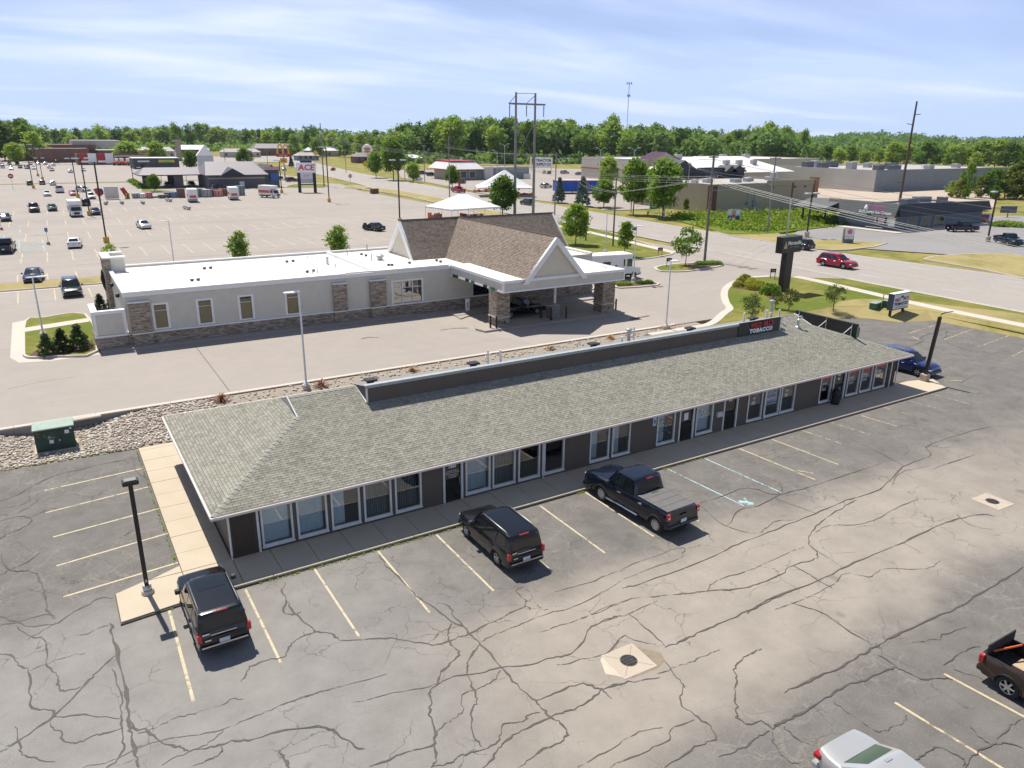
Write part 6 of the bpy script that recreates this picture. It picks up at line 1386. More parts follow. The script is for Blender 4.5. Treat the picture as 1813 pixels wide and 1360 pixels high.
m_ = MB(); m_.quad((132.2, 54.6, 3.2), (164.5, 54.6, 3.4), (164.5, 55.4, 5.1), (132.9, 55.4, 5.6)); m_.quad((133, 55.6, 5.6), (164.4, 55.4, 5.1), (164.4, 57, 5.0), (133, 57, 5.5)); m_.build('side_fascia', pm('dark fascia', (.035, .042, .05), .7), t)
rect(t, 'soffit', ICEW, 131.8, 164, 54.7, 55.58, 3.05, 3.18)
m_ = MB(); m_.quad((128.5, 76, 3.9), (128.5, 68, 3.9), (134, 68, 5.3), (134, 76, 5.3)); m_.quad((134, 76, 5.3), (134, 68, 5.3), (141, 68, 4.9), (141, 76, 4.9)); m_.box(128.5, 141, 68, 76, 3.6, 3.8); m_.build('canopy_roof', ICE, t)
for x, y in ((131.3, 70.0), (137.6, 69.2), (131.3, 75.4)): rect(t, 'post', BLK, x-.12, x+.12, y-.12, y+.12, .5, 3.7)
for a, b_ in ((136.5, 139.5), (141, 144), (145.5, 149)): w = rect(t, 'window', pm('pale frame', (.4, .45, .46), .6), a, b_, 55.45, 55.58, .7, 3.0); rect(w, 'pane', FWIN, a+.12, b_-.12, 55.42, 55.449, .85, 2.9)
w = rect(t, 'service_window', WTRIM, 132.8, 132.98, 57.2, 59.9, 1.6, 3.0); rect(w, 'pane', FWIN, 132.77, 132.79, 57.4, 57.9, 1.75, 2.85); rect(w, 'pane', FWIN, 132.77, 132.79, 59.2, 59.7, 1.75, 2.85); rect(w, 'poster', pm('lilac poster', (.45, .36, .48), .7), 132.77, 132.79, 58.0, 59.1, 1.75, 2.85)
rect(t, 'menu_board', PAPER, 132.8, 132.98, 55.8, 57.1, 1.3, 3.05); rect(t, 'awning', REDL, 131.9, 132.98, 57.3, 59.8, 3.02, 3.2); rect(t, 'rail', WTRIM, 131.0, 131.1, 57.0, 60.5, 1.0, 1.1)
lettering('Soft-Serve Ice Cream', .78, WHITE, t, (131.35, 59.2, 3.75), (R(90), 0, R(-90)), bold=.02, extrude=.05); lettering('Yummy', 1.05, pm('pink letter face', (.52, .16, .38), .5), t, (131.75, 59.4, 4.75), (R(90), 0, R(-90)), bold=.05, extrude=.05)
MB().lathe([(.35, 0), (.4, .3), (.2, .7), (0, .9)], 8, (131.6, 61.3, 4.2)).build('cone_mark', WHITE, t)
for x, y, w in ((143, 60, 3.4), (151, 62, 4.2), (155, 60, 1.2)): MB().bbox(x-w/2, x+w/2, y-.9, y+.9, 4.3, 5.9, .05).build('roof_unit', HVACD, t); rect(t, 'unit_base', WTRIM, x-w/2, x+w/2, y-1, y-.91, 4.3, 4.9)
# burger restaurant
t = thing('burger_restaurant', 'white and red roofed burger restaurant with grey side walls', 'building', (0, 0, 0))
block(t, 133, 168, 238, 254, 5.2, pm('beige stucco', (.42, .38, .32), .8), GRAVR); rect(t, 'side_panel', GRYD, 133.1, 168, 237.8, 237.99, .5, 4.6)
m_ = MB(); m_.add([(131, 236, 4.6), (146, 236, 4.6), (146, 256, 4.6), (131, 256, 4.6), (133, 240, 7.2), (144, 240, 7.2), (144, 252, 7.2), (133, 252, 7.2)], [(0, 1, 5, 4), (1, 2, 6, 5), (2, 3, 7, 6), (3, 0, 4, 7), (4, 5, 6, 7)]); m_.build('mansard', WMET, t)
rect(t, 'red_band', REDL, 130.9, 146.1, 235.9, 256.1, 4.4, 4.59); rect(t, 'red_ridge', REDL, 132.9, 144.1, 239.9, 252.1, 7.2, 7.7)
for a in (132, 136, 140): w = rect(t, 'window', WTRIM, a, a+3, 237.5, 237.79, 1.2, 3.9); rect(w, 'pane', FWIN, a+.2, a+2.8, 237.45, 237.49, 1.4, 3.7)
rect(t, 'play_tower', pm('pale panel', (.55, .53, .48), .7), 146.2, 150, 236, 237.79, .5, 5.4); rect(t, 'white_wall', WTRIM, 165, 168.2, 237, 237.79, .5, 2.5)
# car wash with arches roof
t = thing('car_wash', 'grey car wash with mauve roof and open drive-through canopy', 'building', (0, 0, 0))
block(t, 41, 58, 222, 240, 4.6, pm('dark stone wall', (.12, .115, .125), .85, var=.2), MAUVE)
m_ = MB(); m_.add([(40, 221, 4.62), (59, 221, 4.62), (59, 241, 4.62), (40, 241, 4.62), (42, 231, 8.3), (56.5, 231, 8.3)], [(0, 1, 5, 4), (1, 2, 5), (2, 3, 4, 5), (3, 0, 4)]); m_.build('hip_roof', MAUVE, t)
m_ = MB(); m_.add([(44, 220.4, 4.3), (52, 220.4, 4.3), (48, 220.4, 6.6), (44, 226, 4.7), (52, 226, 4.7), (48, 228, 6.9)], [(0, 1, 2), (0, 2, 5, 3), (1, 4, 5, 2)]); m_.build('gable', NAVYR, t)
rect(t, 'door', WTRIM, 50, 51.4, 221.7, 221.99, .5, 2.6); rect(t, 'band', pm('pale stone band', (.38, .35, .33), .8), 41, 58, 221.8, 221.98, 3.4, 3.8)
m_ = MB(); m_.add([(22.5, 230, 4.5), (41, 230, 4.5), (41, 246, 4.5), (22.5, 246, 4.5), (25, 238, 6.4), (41, 238, 6.4)], [(0, 1, 5, 4), (2, 3, 4, 5), (3, 0, 4)]); m_.build('canopy_roof', MAUVE, t); rect(t, 'canopy_soffit', NAVYR, 22.6, 40.9, 230.1, 245.9, 4.2, 4.49)
for x in (25, 32.5): 
    for y in (231, 244): rect(t, 'pier', MATS['dark stone wall'], x, x+2.6, y, y+1.2, .5, 4.2)
rect(t, 'tower', pm('teal glass', (.05, .10, .11), .2), 58.2, 63, 224, 238, .5, 5.5); m_ = MB(); m_.add([(58, 223.5, 5.52), (63.4, 223.5, 5.52), (60.7, 223.5, 7.4), (58, 238.5, 5.52), (63.4, 238.5, 5.52), (60.7, 238.5, 7.4)], [(0, 1, 2), (5, 4, 3), (0, 2, 5, 3), (1, 4, 5, 2)]); m_.build('tower_gable', NAVYR, t)
rect(t, 'arch_sign', pm('dusty pink sign', (.55, .30, .34), .6), 58.4, 63.2, 223.2, 223.45, 5.8, 6.9); rect(t, 'blue_panel', BLUEP, 60, 62.5, 223.3, 223.9, 2.4, 4.8)
for x in (29.2, 36.5): 
    MB().tube([(x, 234, .5), (x, 234, 4.2)], .08, 6).build('post', WTRIM, t)
vehicle('suv', BLACKP, (31.2, 237, ZB), 90, 'black suv under the left bay of the car wash canopy', 'car', 'cars at the car wash', 0); vehicle('suv', GRYC, (38.2, 236, ZB), -90, 'grey suv under the right bay of the car wash canopy', 'car', 'cars at the car wash', 0); vehicle('suv', TEAL, P(389, 336), 10, 'dark suv in front of the car wash wall', 'car', 'cars at the car wash', 0); vehicle('sedan', BLACKP, P(403, 337), 10, 'black car right of the suv by the car wash', 'car', 'cars at the car wash', 0)
vehicle('pickup', TEAL, P(487, 318), 10, 'dark pickup on the side street left of the hardware sign', 'pickup truck', 'cars at the car wash', 0, 0); vehicle('suv', MAROON, P(517, 322), 15, 'maroon suv just left of the hardware sign posts', 'car', 'cars at the car wash', 0); vehicle('sedan', GRYC, P(503, 302), 80, 'grey car far up the road under the golden arches', 'car', GR, 0); vehicle('sedan', REDC, P(590, 302), 60, 'red car far up the road right of the hardware sign', 'car', GR, 0)
# grey shop with yellow sign, white-red shop, brick shops
t = thing('grey_shop', 'small dark grey shop with yellow sign beyond the store lot', 'building', (0, 0, 0)); block(t, 36, 56, 374, 388, 5.2, DKG, GRAVR); rect(t, 'yellow_sign', pm('yellow sign', (.60, .45, .03), .5), 47, 54, 373.7, 373.99, 3.4, 4.6); rect(t, 'green_sign', GRNP, 49, 52, 373.6, 373.69, 3.7, 4.3); rect(t, 'pale_sign', WTRIM, 38, 43, 373.7, 373.99, 3.6, 4.3); rect(t, 'window', FWIN, 38, 46, 373.7, 373.99, .9, 2.9)
rect(t, 'coping', WTRIM, 35.8, 56.2, 373.8, 388.2, 5.21, 5.5)
t = thing('striped_shop', 'low shop with red and white panels far behind the store lot', 'building', (0, 0, 0)); block(t, 16, 60, 432, 450, 6, BRICKF, GRAVR)
for i, x in enumerate(np.arange(17, 33, 4)): rect(t, 'panel', REDL if i % 2 == 0 else WHITE, x, x+3.8, 431.6, 431.99, 1.2, 6.2)
rect(t, 'canopy', GRAVR, 33, 60, 428, 432, 4.6, 5)
t = thing('brick_shop', 'brown brick shop block far left behind the parked cars', 'building', (0, 0, 0)); block(t, -3, 24, 470, 500, 8, BRICKF, GRAVR); rect(t, 'roof_step', BRICKF, -12, 30, 502, 530, .5, 9.5); rect(t, 'roof_step', GRAVR, 18, 44, 505, 540, 8, 12); rect(t, 'side_wing', BRICKF, 30, 60, 480, 520, .5, 6.5); rect(t, 'wing_roof', GRAVR, 29, 61, 479, 521, 6.51, 7)
for i, (x, y, w, d, h, mt, lb) in enumerate(((70, 560, 22, 12, 7, GRAVR, 'pale flat roofed house behind the far street, left'), (98, 585, 20, 14, 8, BRICKF, 'brick house with low roof behind the far street'), (126, 560, 26, 12, 6, WMET, 'white roofed shed behind the far street'), (160, 600, 30, 14, 9, BRICKF, 'long brick row far behind the golden arches'), (192, 575, 26, 12, 7, GRAVR, 'grey roofed house right of the far brick row'), (150, 480, 14, 9, 5, GRYD, 'grey house right of the golden arches'), (172, 430, 16, 10, 6, BRICKF, 'brick house beside the grey house'), (188, 420, 30, 10, 5, GRYD, 'long low grey block beyond the road trees'), (-30, 500, 12, 9, 6, GRAVR, 'pale building at the far left edge'))):
    t = thing('far_house', lb, 'building', (x, y, ZB)); MB().box(-w/2, w/2, -d/2, d/2, 0, h*.62).build('wall', mt if mt is not WMET else GRYW, t)
    m_ = MB(); a, b_ = w/2+.6, d/2+.6; m_.add([(-a, -b_, h*.62), (a, -b_, h*.62), (a, b_, h*.62), (-a, b_, h*.62), (-a+3, 0, h), (a-3, 0, h)], [(0, 1, 5, 4), (1, 2, 5), (2, 3, 4, 5), (3, 0, 4)]); m_.build('roof', (MAUVE, WMET, GRAVR)[i % 3], t)
    for q in np.linspace(-w/2+2, w/2-2, 4): MB().box(q-.7, q+.7, -d/2-.06, -d/2-.002, 1.2, 2.8).build('window', FWIN, t)
t = thing('steeple_sign', 'white peaked tower sign standing behind the car wash', 'sign', P(366, 305)); m_ = MB(); m_.prism([(-3.2, -1), (3.2, -1), (3.2, 1), (-3.2, 1)], 0, 7); m_.build('panel', pm('pale grey siding', (.55, .56, .56), .7), t); m_ = MB(); m_.add([(-3.6, -1.2, 7), (3.6, -1.2, 7), (0, -1.2, 11.5), (-3.6, 1.2, 7), (3.6, 1.2, 7), (0, 1.2, 11.5)], [(0, 1, 2), (5, 4, 3), (0, 2, 5, 3), (1, 4, 5, 2)]); m_.build('peak', WHITE, t); MB().box(-2.4, 2.4, -1.06, -1.01, .3, 2.2).build('base_panel', pm('blue base', (.25, .32, .42), .6), t)
t = thing('stone_tower', 'slim tan stone tower among the far shops', 'tower', P(318, 285)); MB().bbox(-1.5, 1.5, -1.5, 1.5, 0, 11, .1).build('shaft', pm('tan stone', (.36, .31, .25), .9), t); MB().bbox(-1.9, 1.9, -1.9, 1.9, 11.01, 12.2, .1).build('cap', MATS['tan stone'], t)
# tents
TENT = pm('white tent canvas', (.80, .80, .77), .7, var=.04, scale=.4)
def tent(px, py, w, d, he, hp, lb, rz, ridge=.0):
    t = thing('tent', lb, 'tent', P(px, py), rz, 'white peaked tents'); m_ = MB(); n_ = 6
    apex = [(-ridge, 0, hp), (ridge, 0, hp)]; cor = [(-w/2, -d/2), (w/2, -d/2), (w/2, d/2), (-w/2, d/2)]
    ap = [apex[0], apex[1], apex[1], apex[0]]
    for i in range(4):
        c0, c1 = cor[i], cor[(i+1) % 4]; a0, a1 = ap[i], ap[(i+1) % 4]
        for k in range(n_):
            u0, u1 = k/n_, (k+1)/n_
            g_ = lambda c, a, u: (c[0]+(a[0]-c[0])*u, c[1]+(a[1]-c[1])*u, he+(hp-he)*(u**1.18))
            m_.quad(g_(c0, a0, u0), g_(c1, a1, u0), g_(c1, a1, u1), g_(c0, a0, u1))
    m_.build('canopy', TENT, t, 40)
    v = MB()
    for i in range(4): c0, c1 = cor[i], cor[(i+1) % 4]; v.quad((*c0, he-.35), (*c1, he-.35), (*c1, he), (*c0, he))
    v.build('valance', TENT, t)
    for x in np.linspace(-w/2, w/2, 4):
        for y in (-d/2, d/2): MB().tube([(x, y, 0), (x, y, he)], .04, 5).build('pole', GALV, t)
    return t
tent(820, 386, 12.5, 9.5, 2.4, 4.9, 'white peaked tent just behind the bank roof', R(8), 1.0); tent(893, 347, 16, 10, 2.6, 7.2, 'larger white peaked tent farther away beyond the road', R(-25), .3)
def bundle(name, px, py, w, h, cols, lb, cat, grp):
    t = thing(name, lb, cat, P(px, py), R(-25), grp); rr = random.Random(px)
    for i in range(7):
        x = -w/2+w*(i+.5)/7; MB().bbox(x-w/15, x+w/15, -rr.uniform(.3, .9), .5, 0, h*rr.uniform(.5, 1), .06).build('goods', cols[i % len(cols)], t)
ORN = pm('orange canvas', (.62, .16, .04), .7); PINKG = pm('pink goods', (.6, .25, .25), .7); YELG = pm('yellow goods', (.62, .44, .10), .7)
for a in ((852, 340, 5, 1.6, (PINKG, YELG, REDL), 'pink and yellow goods at the left foot of the far tent'), (872, 339, 6, 1.8, (YELG, ORN, PINKG), 'yellow and orange goods under the far tent'), (928, 345, 6, 1.3, (REDL, BLUEP, ORN), 'red and blue goods at the right foot of the far tent'), (770, 386, 3, 1.9, (ORN, ORN, PINKG), 'orange goods at the left corner of the near tent'), (835, 385, 5, 1.5, (ORN, REDL, WHITE), 'orange goods under the middle of the near tent')): bundle('goods_display', a[0], a[1], a[2], a[3]*.6, *a[4:], 'goods display', 'goods shown under the tents')
tm_ = thing('air_dancer', 'tall red tube figure on the far verge beside the tents', 'air dancer', P(813, 331)); MB().tube([(0, 0, 0), (.2, 0, 2), (-.3, .2, 3.6), (-.6, .2, 5.2)], .38, 8).build('tube', REDL, tm_, 60)
# machines and goods in the store lot
Gg = 'goods lined up in the store lot'
items = [(226, 352, .9, 1.5, YELG, 'yellow crate at the left end of the goods row'), (242, 351, 2, 1.3, HVAC, 'dark and pale machine left in the goods row'), (254, 351, 1.6, 1.2, WHITE, 'white crate third in the goods row'), (264, 351, 1.6, 1.5, PINKG, 'pinkish crate fourth in the goods row'), (278, 350, 3, .5, HVAC, 'low flat trailer bed in the goods row'), (290, 351, 2.4, .9, HVACD, 'low dark trailer in the goods row'), (300, 350, 2.2, 1.4, GRYD, 'blue grey crate in the goods row'), (311, 350, 2.4, 1.5, BLS, 'blue crate left of the white truck'), (321, 350, 1.8, 2.3, BRICKF, 'tall brown cage left of the white truck'), (353, 349, 1.8, 2.2, GRYD, 'grey cage right of the first white truck'), (366, 349, 2.4, 2.0, HVAC, 'grey machine in the middle of the goods row'), (377, 348, 2.4, 1.9, BRICKF, 'brown pallet stack right of the grey machine'), (386, 348, 2.4, 1.7, PINKG, 'pinkish brown pallet stack'), (395, 347, 2.4, 1.9, BRICKF, 'brown pallet stack left of the second white truck'), (425, 346, 2.4, 2.6, GRYD, 'green grey container right of the second white truck')]
for px, py, w, h, mt, lb in items:
    t = thing('goods_crate', lb, 'crate', P(px, py), R(5), Gg); MB().bbox(-w/2, w/2, -.8, .8, .12, h, .04).build('load', mt, t); MB().box(-w/2-.05, w/2+.05, -.85, .85, 0, .118).build('pallet', pm('pallet wood', (.35, .26, .17), .9), t)
    for q in np.linspace(-w/2+.3, w/2-.3, 3): MB().box(q-.05, q+.05, -.83, -.802, .15, h-.05).build('strap', BLK, t)
def dolly(px, py, hd, lb):
    t = thing('tow_dolly', lb, 'trailer', P(px, py), R(hd), 'tow dollies in the store lot')
    for s_ in (-1.3, 1.3): MB().bbox(s_-.5, s_+.5, -.35, .35, .3, .75, .08).build('fender', HVAC, t); w = link_obj('wheel', WHEELS[5][0], t); w.location = (s_, 0, .33); w.rotation_euler.z = R(90); w.scale = (.33, .22, .33)
    MB().box(-1.0, 1.0, -.2, .2, .35, .5).build('axle_deck', GALV, t); MB().tube([(0, 0, .45), (0, 2.6, .45)], .06, 5).build('tongue', GALV, t)
for a in ((188, 362, 80, 'dark tow dolly at the left of the dolly row'), (216, 361, 90, 'pale tow dolly second in the dolly row'), (253, 361, 90, 'pale tow dolly with red ends third in the dolly row'), (299, 357, 100, 'dark tow dolly nearest the white truck'), (331, 371, 100, 'silver tow dolly alone in front of the white truck')): dolly(*a)
t = thing('rental_board', 'white rental board with red flags on both sides in the lot', 'sign', P(199, 353)); MB().bbox(-1.6, 1.6, -.6, .6, .2, 3.2, .05).build('shed', pm('pale shed', (.60, .55, .48), .7), t)
for s_ in (-3, 3): m_ = MB(); m_.add([(s_-1.0, 0, 2.6), (s_, 0, 2.9), (s_+1.0, 0, 1.2), (s_, 0, .6), (s_-1.0, .06, 2.6), (s_, .06, 2.9), (s_+1.0, .06, 1.2), (s_, .06, .6)], [(0, 1, 2, 3), (7, 6, 5, 4), (0, 4, 5, 1), (1, 5, 6, 2), (2, 6, 7, 3), (3, 7, 4, 0)]); m_.build('flag', REDL, t); MB().tube([(s_, .1, 0), (s_, .1, 3)], .05, 5).build('flag_pole', GALV, t)
for i, (px, py) in enumerate(((207, 293), (216, 293), (228, 293))):
    t = thing('machine', 'orange loader machine far behind the store lot, %s' % ('left', 'middle', 'right')[i], 'machine', P(px, py), R(20*i), 'orange machines far behind the lot'); MB().bbox(-2, 2, -1.2, 1.2, .7, 2.0, .1).build('body', ORN, t); MB().bbox(-.6, .9, -1, 1, 2.01, 3.6, .1).build('cab', WHITE, t); MB().tube([(1.6, 0, 1.6), (3.2, 0, 2.6), (4, 0, .9)], .25, 6).build('boom', ORN, t)
    for x in (-1.2, 1.2):
        for s_ in (-1.2, 1.2): w = link_obj('wheel', WHEELS[5][0], t); w.location = (x, s_, .6); w.scale = (.6, .5, .6)
# hardware crates by the road verge
t = thing('planter_tub', 'brown wooden tub at the road edge of the empty lot', 'planter', P(663, 343)); MB().bbox(-1.1, 1.1, -.7, .7, 0, 1.3, .05).build('tub', pm('brown wood', (.16, .09, .06), .9), t); MB().bbox(-1.2, 1.2, -.8, .8, 1.31, 1.42, .02).build('rim', MATS['brown wood'], t)
# ------------------------------------------------------------------ poles, lamps, signs, wires
WOOD = pm('weathered pole wood', (.17, .145, .125), .9, var=.2, scale=2); WOODG = pm('grey pole wood', (.24, .235, .22), .9, var=.15, scale=2); YBASE = pm('yellow lamp base', (.55, .33, .05), .8, var=.15); WPOLE = pm('white lamp post paint', (.72, .73, .74), .45); DPOLE = pm('dark bronze post', (.030, .026, .023), .5, .3, .15); LENS = pm('lamp lens', (.55, .58, .52), .3)
def onplane(px, py, y=None, x=None):
    d = ray(px, py); t = (y-CY)/d.y if y is not None else (x-CX)/d.x
    return Vector((CX+d.x*t, CY+d.y*t, CH+d.z*t))
def topz(base, px, py):                     # height at which a pixel row meets the vertical over a base point
    d = ray(px, py); h = math.hypot(base[0]-CX, base[1]-CY)/math.hypot(d.x, d.y); return CH+d.z*h
# near lot posts
t = thing('lamp_post', 'dark square lamp post on the west apron of the near lot', 'lamp post', (-3.31, -.87, .115))
MB().lathe([(.24, 0), (.22, .14), (.2, .16)], 16).build('footing', CONC2, t, 40); MB().lathe([(.16, .16), (.16, .3), (.12, .36)], 12).build('base_plate', GALV, t, 40)
MB().box(-.075, .075, -.075, .075, .3, 4.55).build('shaft', DPOLE, t); MB().tube([(0, 0, 4.5), (0, -.12, 4.68)], .05, 6).build('neck', DPOLE, t); MB().bbox(-.27, .27, -.42, -.06, 4.66, 4.83, .03).build('lamp_head', DPOLE, t); MB().box(-.2, .2, -.36, -.12, 4.648, 4.658).build('lens', LENS, t); MB().bbox(-.2, .2, -.38, -.1, 4.832, 4.86, .01).build('top_plate', pm('grey green plate', (.2, .22, .2), .5), t); MB().box(-.03, .03, -.09, -.07, .5, .62).build('hatch', GALV, t)
t = thing('lamp_post', 'dark leaning lamp post with broken arm by the blue suv', 'lamp post', (48.8, -.42, .11)); t.rotation_euler = (R(2.5), R(1.5), 0)
MB().bbox(-.26, .26, -.26, .26, 0, .5, .04).build('footing', pm('chipped footing', (.40, .33, .25), .9, var=.2), t); MB().box(-.1, .1, -.1, .1, .5, 4.8).build('shaft', DPOLE, t); MB().tube([(0, 0, 4.75), (.04, -.02, 5.0), (.25, -.2, 5.16), (.62, -.5, 5.28)], .05, 6, .025).build('broken_arm', DPOLE, t)
# white bank lamp posts
def white_lamp(base, ztop, lb, arm=(.7, 0), foot=True):
    t = thing('lamp_post', lb, 'lamp post', base, 0, 'slim white lamp posts of the bank'); h = ztop-base[2]
    if foot: MB().lathe([(.26, 0), (.26, .5), (.22, .54)], 14).build('footing', CONC2, t, 40)
    MB().tube([(0, 0, .4), (0, 0, h)], .075, 8, .055).build('shaft', WPOLE, t, 50); MB().lathe([(.16, .54), (.16, .6), (.1, .68)], 10).build('base_cover', WPOLE, t)
    MB().tube([(0, 0, h-.08), (arm[0]*.4, arm[1]*.4, h-.05)], .035, 6).build('arm', WPOLE, t); a = Vector((*arm, 0)); n_ = a.normalized(); c = n_*.62
    MB().bbox(c.x-.32*abs(n_.x)-.16*abs(n_.y), c.x+.32*abs(n_.x)+.16*abs(n_.y), c.y-.32*abs(n_.y)-.16*abs(n_.x), c.y+.32*abs(n_.y)+.16*abs(n_.x), h-.09, h, .02).build('lamp_head', WPOLE, t)
b = Vector((8.9, 18.9, .3)); white_lamp(b, topz(b, 532, 516), 'slim white lamp post on the stone strip behind the shingle roof', (-.7, .1))
b = Vector((41.6, 19.3, .35)); white_lamp(b, topz(b, 1178, 462), 'slim white lamp post behind the brown parapet', (.7, .2))
b = P(1121, 500); white_lamp(b, topz(b, 1126, 400), 'slim white lamp post with dark flood head in the drive planter', (.7, .1)); MB().bbox(-.55, -.1, -.2, .2, 6.1, 6.5, .05).build('flood_head', pm('dark flood lamp', (.12, .13, .14), .5), bpy.data.objects[[o.name for o in bpy.data.objects if o.get('label', '').startswith('slim white lamp post with dark flood')][0]])
b = P(78, 600, ZB+.14); white_lamp(b, topz(b, 60, 490), 'slim white lamp post at the corner bushes of the west island', (.7, .1))
b = Vector((onplane(1072, 440, y=58).x, 58, ZB)); white_lamp(b, topz(b, 1075, 370), 'slim white lamp post behind the white delivery truck', (-.9, .1))
b = Vector((onplane(306, 450, y=69).x, 69, ZB+.1)); white_lamp(b, topz(b, 301, 391), 'slim white lamp post on the verge behind the flat white roof', (-.6, .1))
# store lot lamps: dark posts on yellow bases
def lot_lamp(px, py, tx, ty, lb, head=1, ybase=True):
    b = P(px, py); h = topz(b, tx, ty)-ZB; t = thing('lot_lamp', lb, 'lamp post', b, 0, 'tall dark lamp posts of the store lot')
    MB().lathe([(.42, 0), (.42, .9), (.36, .95)], 12).build('footing', YBASE if ybase else CONC, t, 40); MB().box(-.11, .11, -.11, .11, .9, h).build('shaft', DPOLE, t)
    for s_ in (-1, 1)[:1+head]: MB().tube([(0, 0, h-.1), (s_*.7, 0, h-.02)], .05, 5).build('arm', DPOLE, t); MB().bbox(s_*1.1-.55, s_*1.1+.55, -.35, .35, h-.08, h+.16, .04).build('lamp_head', pm('pale lamp top', (.45, .52, .55), .5), t)
for a in ((189, 430, 163, 287, 'tall dark lamp post with yellow base nearest in the store lot'), (159, 382, 141, 281, 'tall dark lamp post with yellow base beside the blue car'), (138.5, 350, 124, 281, 'tall dark lamp post behind the white box truck'), (59.4, 333.5, 47, 256, 'tall dark lamp post behind the olive hatchback'), (67.5, 312, 62, 264, 'tall dark lamp post by the far left car group'), (75.6, 318, 70, 280, 'dark lamp post at the blue grey hatchback'), (236, 320, 233, 294, 'thin dark lamp post left of the wash hedge', 0), (257, 330, 253, 297, 'thin dark lamp post at the end of the wash hedge', 0), (583, 358, 577, 261, 'tall dark lamp post right of the hardware sign'), (499, 342, 494, 284, 'dark lamp post left of the hardware sign', 0)): lot_lamp(*a)
b = P(708, 395); lot_lamp(708, 395, 700, 284, 'tall dark lamp post behind the left bank gable')
lot_lamp(1748, 428, 1772, 340, 'dark leaning lamp post beside the teal pickup at the right', 0, False); lot_lamp(1428, 420, 1438, 343, 'dark lamp post on the verge near the ice cream sign', 1, False)
# short bay posts
for px, py, lb in ((86, 433, 'short blue sign post by the pale blue bay'), (3, 407, 'short sign post at the left edge of the store lot')):
    t = thing('bay_sign', lb, 'sign', P(px, py), 0, 'access bay signs'); MB().lathe([(.28, 0), (.2, .35), (.06, .4)], 10).build('footing', pm('orange brown base', (.35, .16, .08), .9), t); MB().tube([(0, 0, .35), (0, 0, 2.4)], .05, 6).build('post', GALV, t); MB().box(-.2, .2, -.03, .03, 1.9, 2.5).build('plate', BLUEP, t)
for px, py, lb, n_ in ((23, 334, 'red stop sign at the left of the store lot', 8), (621, 332, 'red sign on white post at the road median', 4)):
    t = thing('road_sign', lb, 'sign', P(px, py), 0, 'small road signs'); h = 3.6; MB().tube([(0, 0, 0), (0, 0, h)], .06, 6).build('post', WTRIM, t); m_ = MB(); m_.lathe([(.75, -.02), (.75, .02)], n_, (0, -.08, h), 'y'); o = m_.build('plate', REDL, t); MB().box(-.4, .4, -.13, -.101, h-.12, h+.12).build('plate_print', WHITE, t)
for px, py, zz_, lb in ((647, 303, 2.6, 'yellow diamond sign beyond the road trees'), (560, 296, 6.5, 'yellow star shaped sign above the far road')):
    t = thing('road_sign', lb, 'sign', P(px, py), 0, 'small road signs'); MB().tube([(0, 0, 0), (0, 0, zz_)], .1, 6).build('post', GALV, t); MB().lathe([(1.5, -.05), (1.5, .05)], 4, (0, -.15, zz_+.6), 'y').build('plate', pm('traffic yellow', (.72, .42, .02), .5), t)
# utility poles
def util(base, h, lb, r_=.16, mt=None, arms=((.6, 1.3),), ang=R(5), tr=0, grp='utility poles along the road'):
    t = thing('utility_pole', lb, 'utility pole', base, ang, grp); m_ = mt or WOOD
    MB().tube([(0, 0, -.2), (0, 0, h)], r_, 8, r_*.72).build('shaft', m_, t, 50)
    for dz, w in arms:
        MB().box(-w, w, -.07, .07, h-dz-.07, h-dz+.07).build('crossarm', m_, t)
        for q in (-w*.9, -w*.35, w*.35, w*.9): MB().lathe([(.05, 0), (.07, .08), (.03, .2)], 6, (q, 0, h-dz+.07)).build('insulator', LENS, t)
        MB().tube([(-w*.6, -.08, h-dz), (0, -.08, h-dz-.7), (w*.6, -.08, h-dz)], .025, 4).build('brace', GALV, t)
    for i in range(tr):
        s_ = (-.45, .45)[i]; MB().lathe([(.3, 0), (.34, .1), (.34, .9), (.2, 1.0), (.08, 1.15)], 10, (s_, -.1, h-3.6)).build('transformer_can', pm('pale can', (.46, .50, .50), .5), t, 40)
    return t
B1 = Vector((73.9, 46.5, ZB)); util(B1, 14.2, 'tall wooden utility pole at the road end of the tree island', .19, None, ((.25, .9), (2.9, 1.2)))
B2 = P(1358, 413); util(B2, 13.4, 'utility pole with two pale transformer cans beside the brush bank', .17, WOODG, ((.3, 1.4),), 0, 2)
B3 = P(1085, 437); util(B3, 10.5, 'wooden utility pole on the north lawn, right of the pair', .14, None, ((.3, .3), (2.2, .9), (4.6, .7)))
B4 = P(1037, 427); util(B4, 9.6, 'wooden utility pole on the north lawn, left of the pair', .13, None, ((.9, .9),))
B5 = P(982, 381); util(B5, 13.2, 'wooden utility pole rising behind the right end of the bank ridge', .15, WOODG, ())
B6 = P(796, 349); util(B6, 16.3, 'wooden utility pole with crossarm behind the near tent', .17, WOODG, ((3.1, 1.7),))
B7 = P(574, 330); util(B7, 19.8, 'tallest wooden utility pole right of the hardware sign', .2, None, ((4.5, 1.5), (6, 1.2)), R(40), 1)
for px, py, tx, ty, lb in ((1215, 368, 1223, 287, 'slim wooden pole in front of the red brick stripe'), (613, 307, 611, 264, 'distant wooden pole left of the round burger sign'), (717, 318, 713, 264, 'distant grey pole right of the verge trees'), (752, 322, 748, 256, 'distant pole in front of the burger restaurant'), (475, 302, 474, 262, 'distant pole left of the golden arches'), (444, 307, 442, 265, 'distant pole behind the car wash roof'), (400, 300, 398, 250, 'thin distant pole behind the car wash')):
    b = P(px, py); util(b, topz(b, tx, ty)-ZB, lb, .14, WOODG, ((.5, 1.0),), R(20))
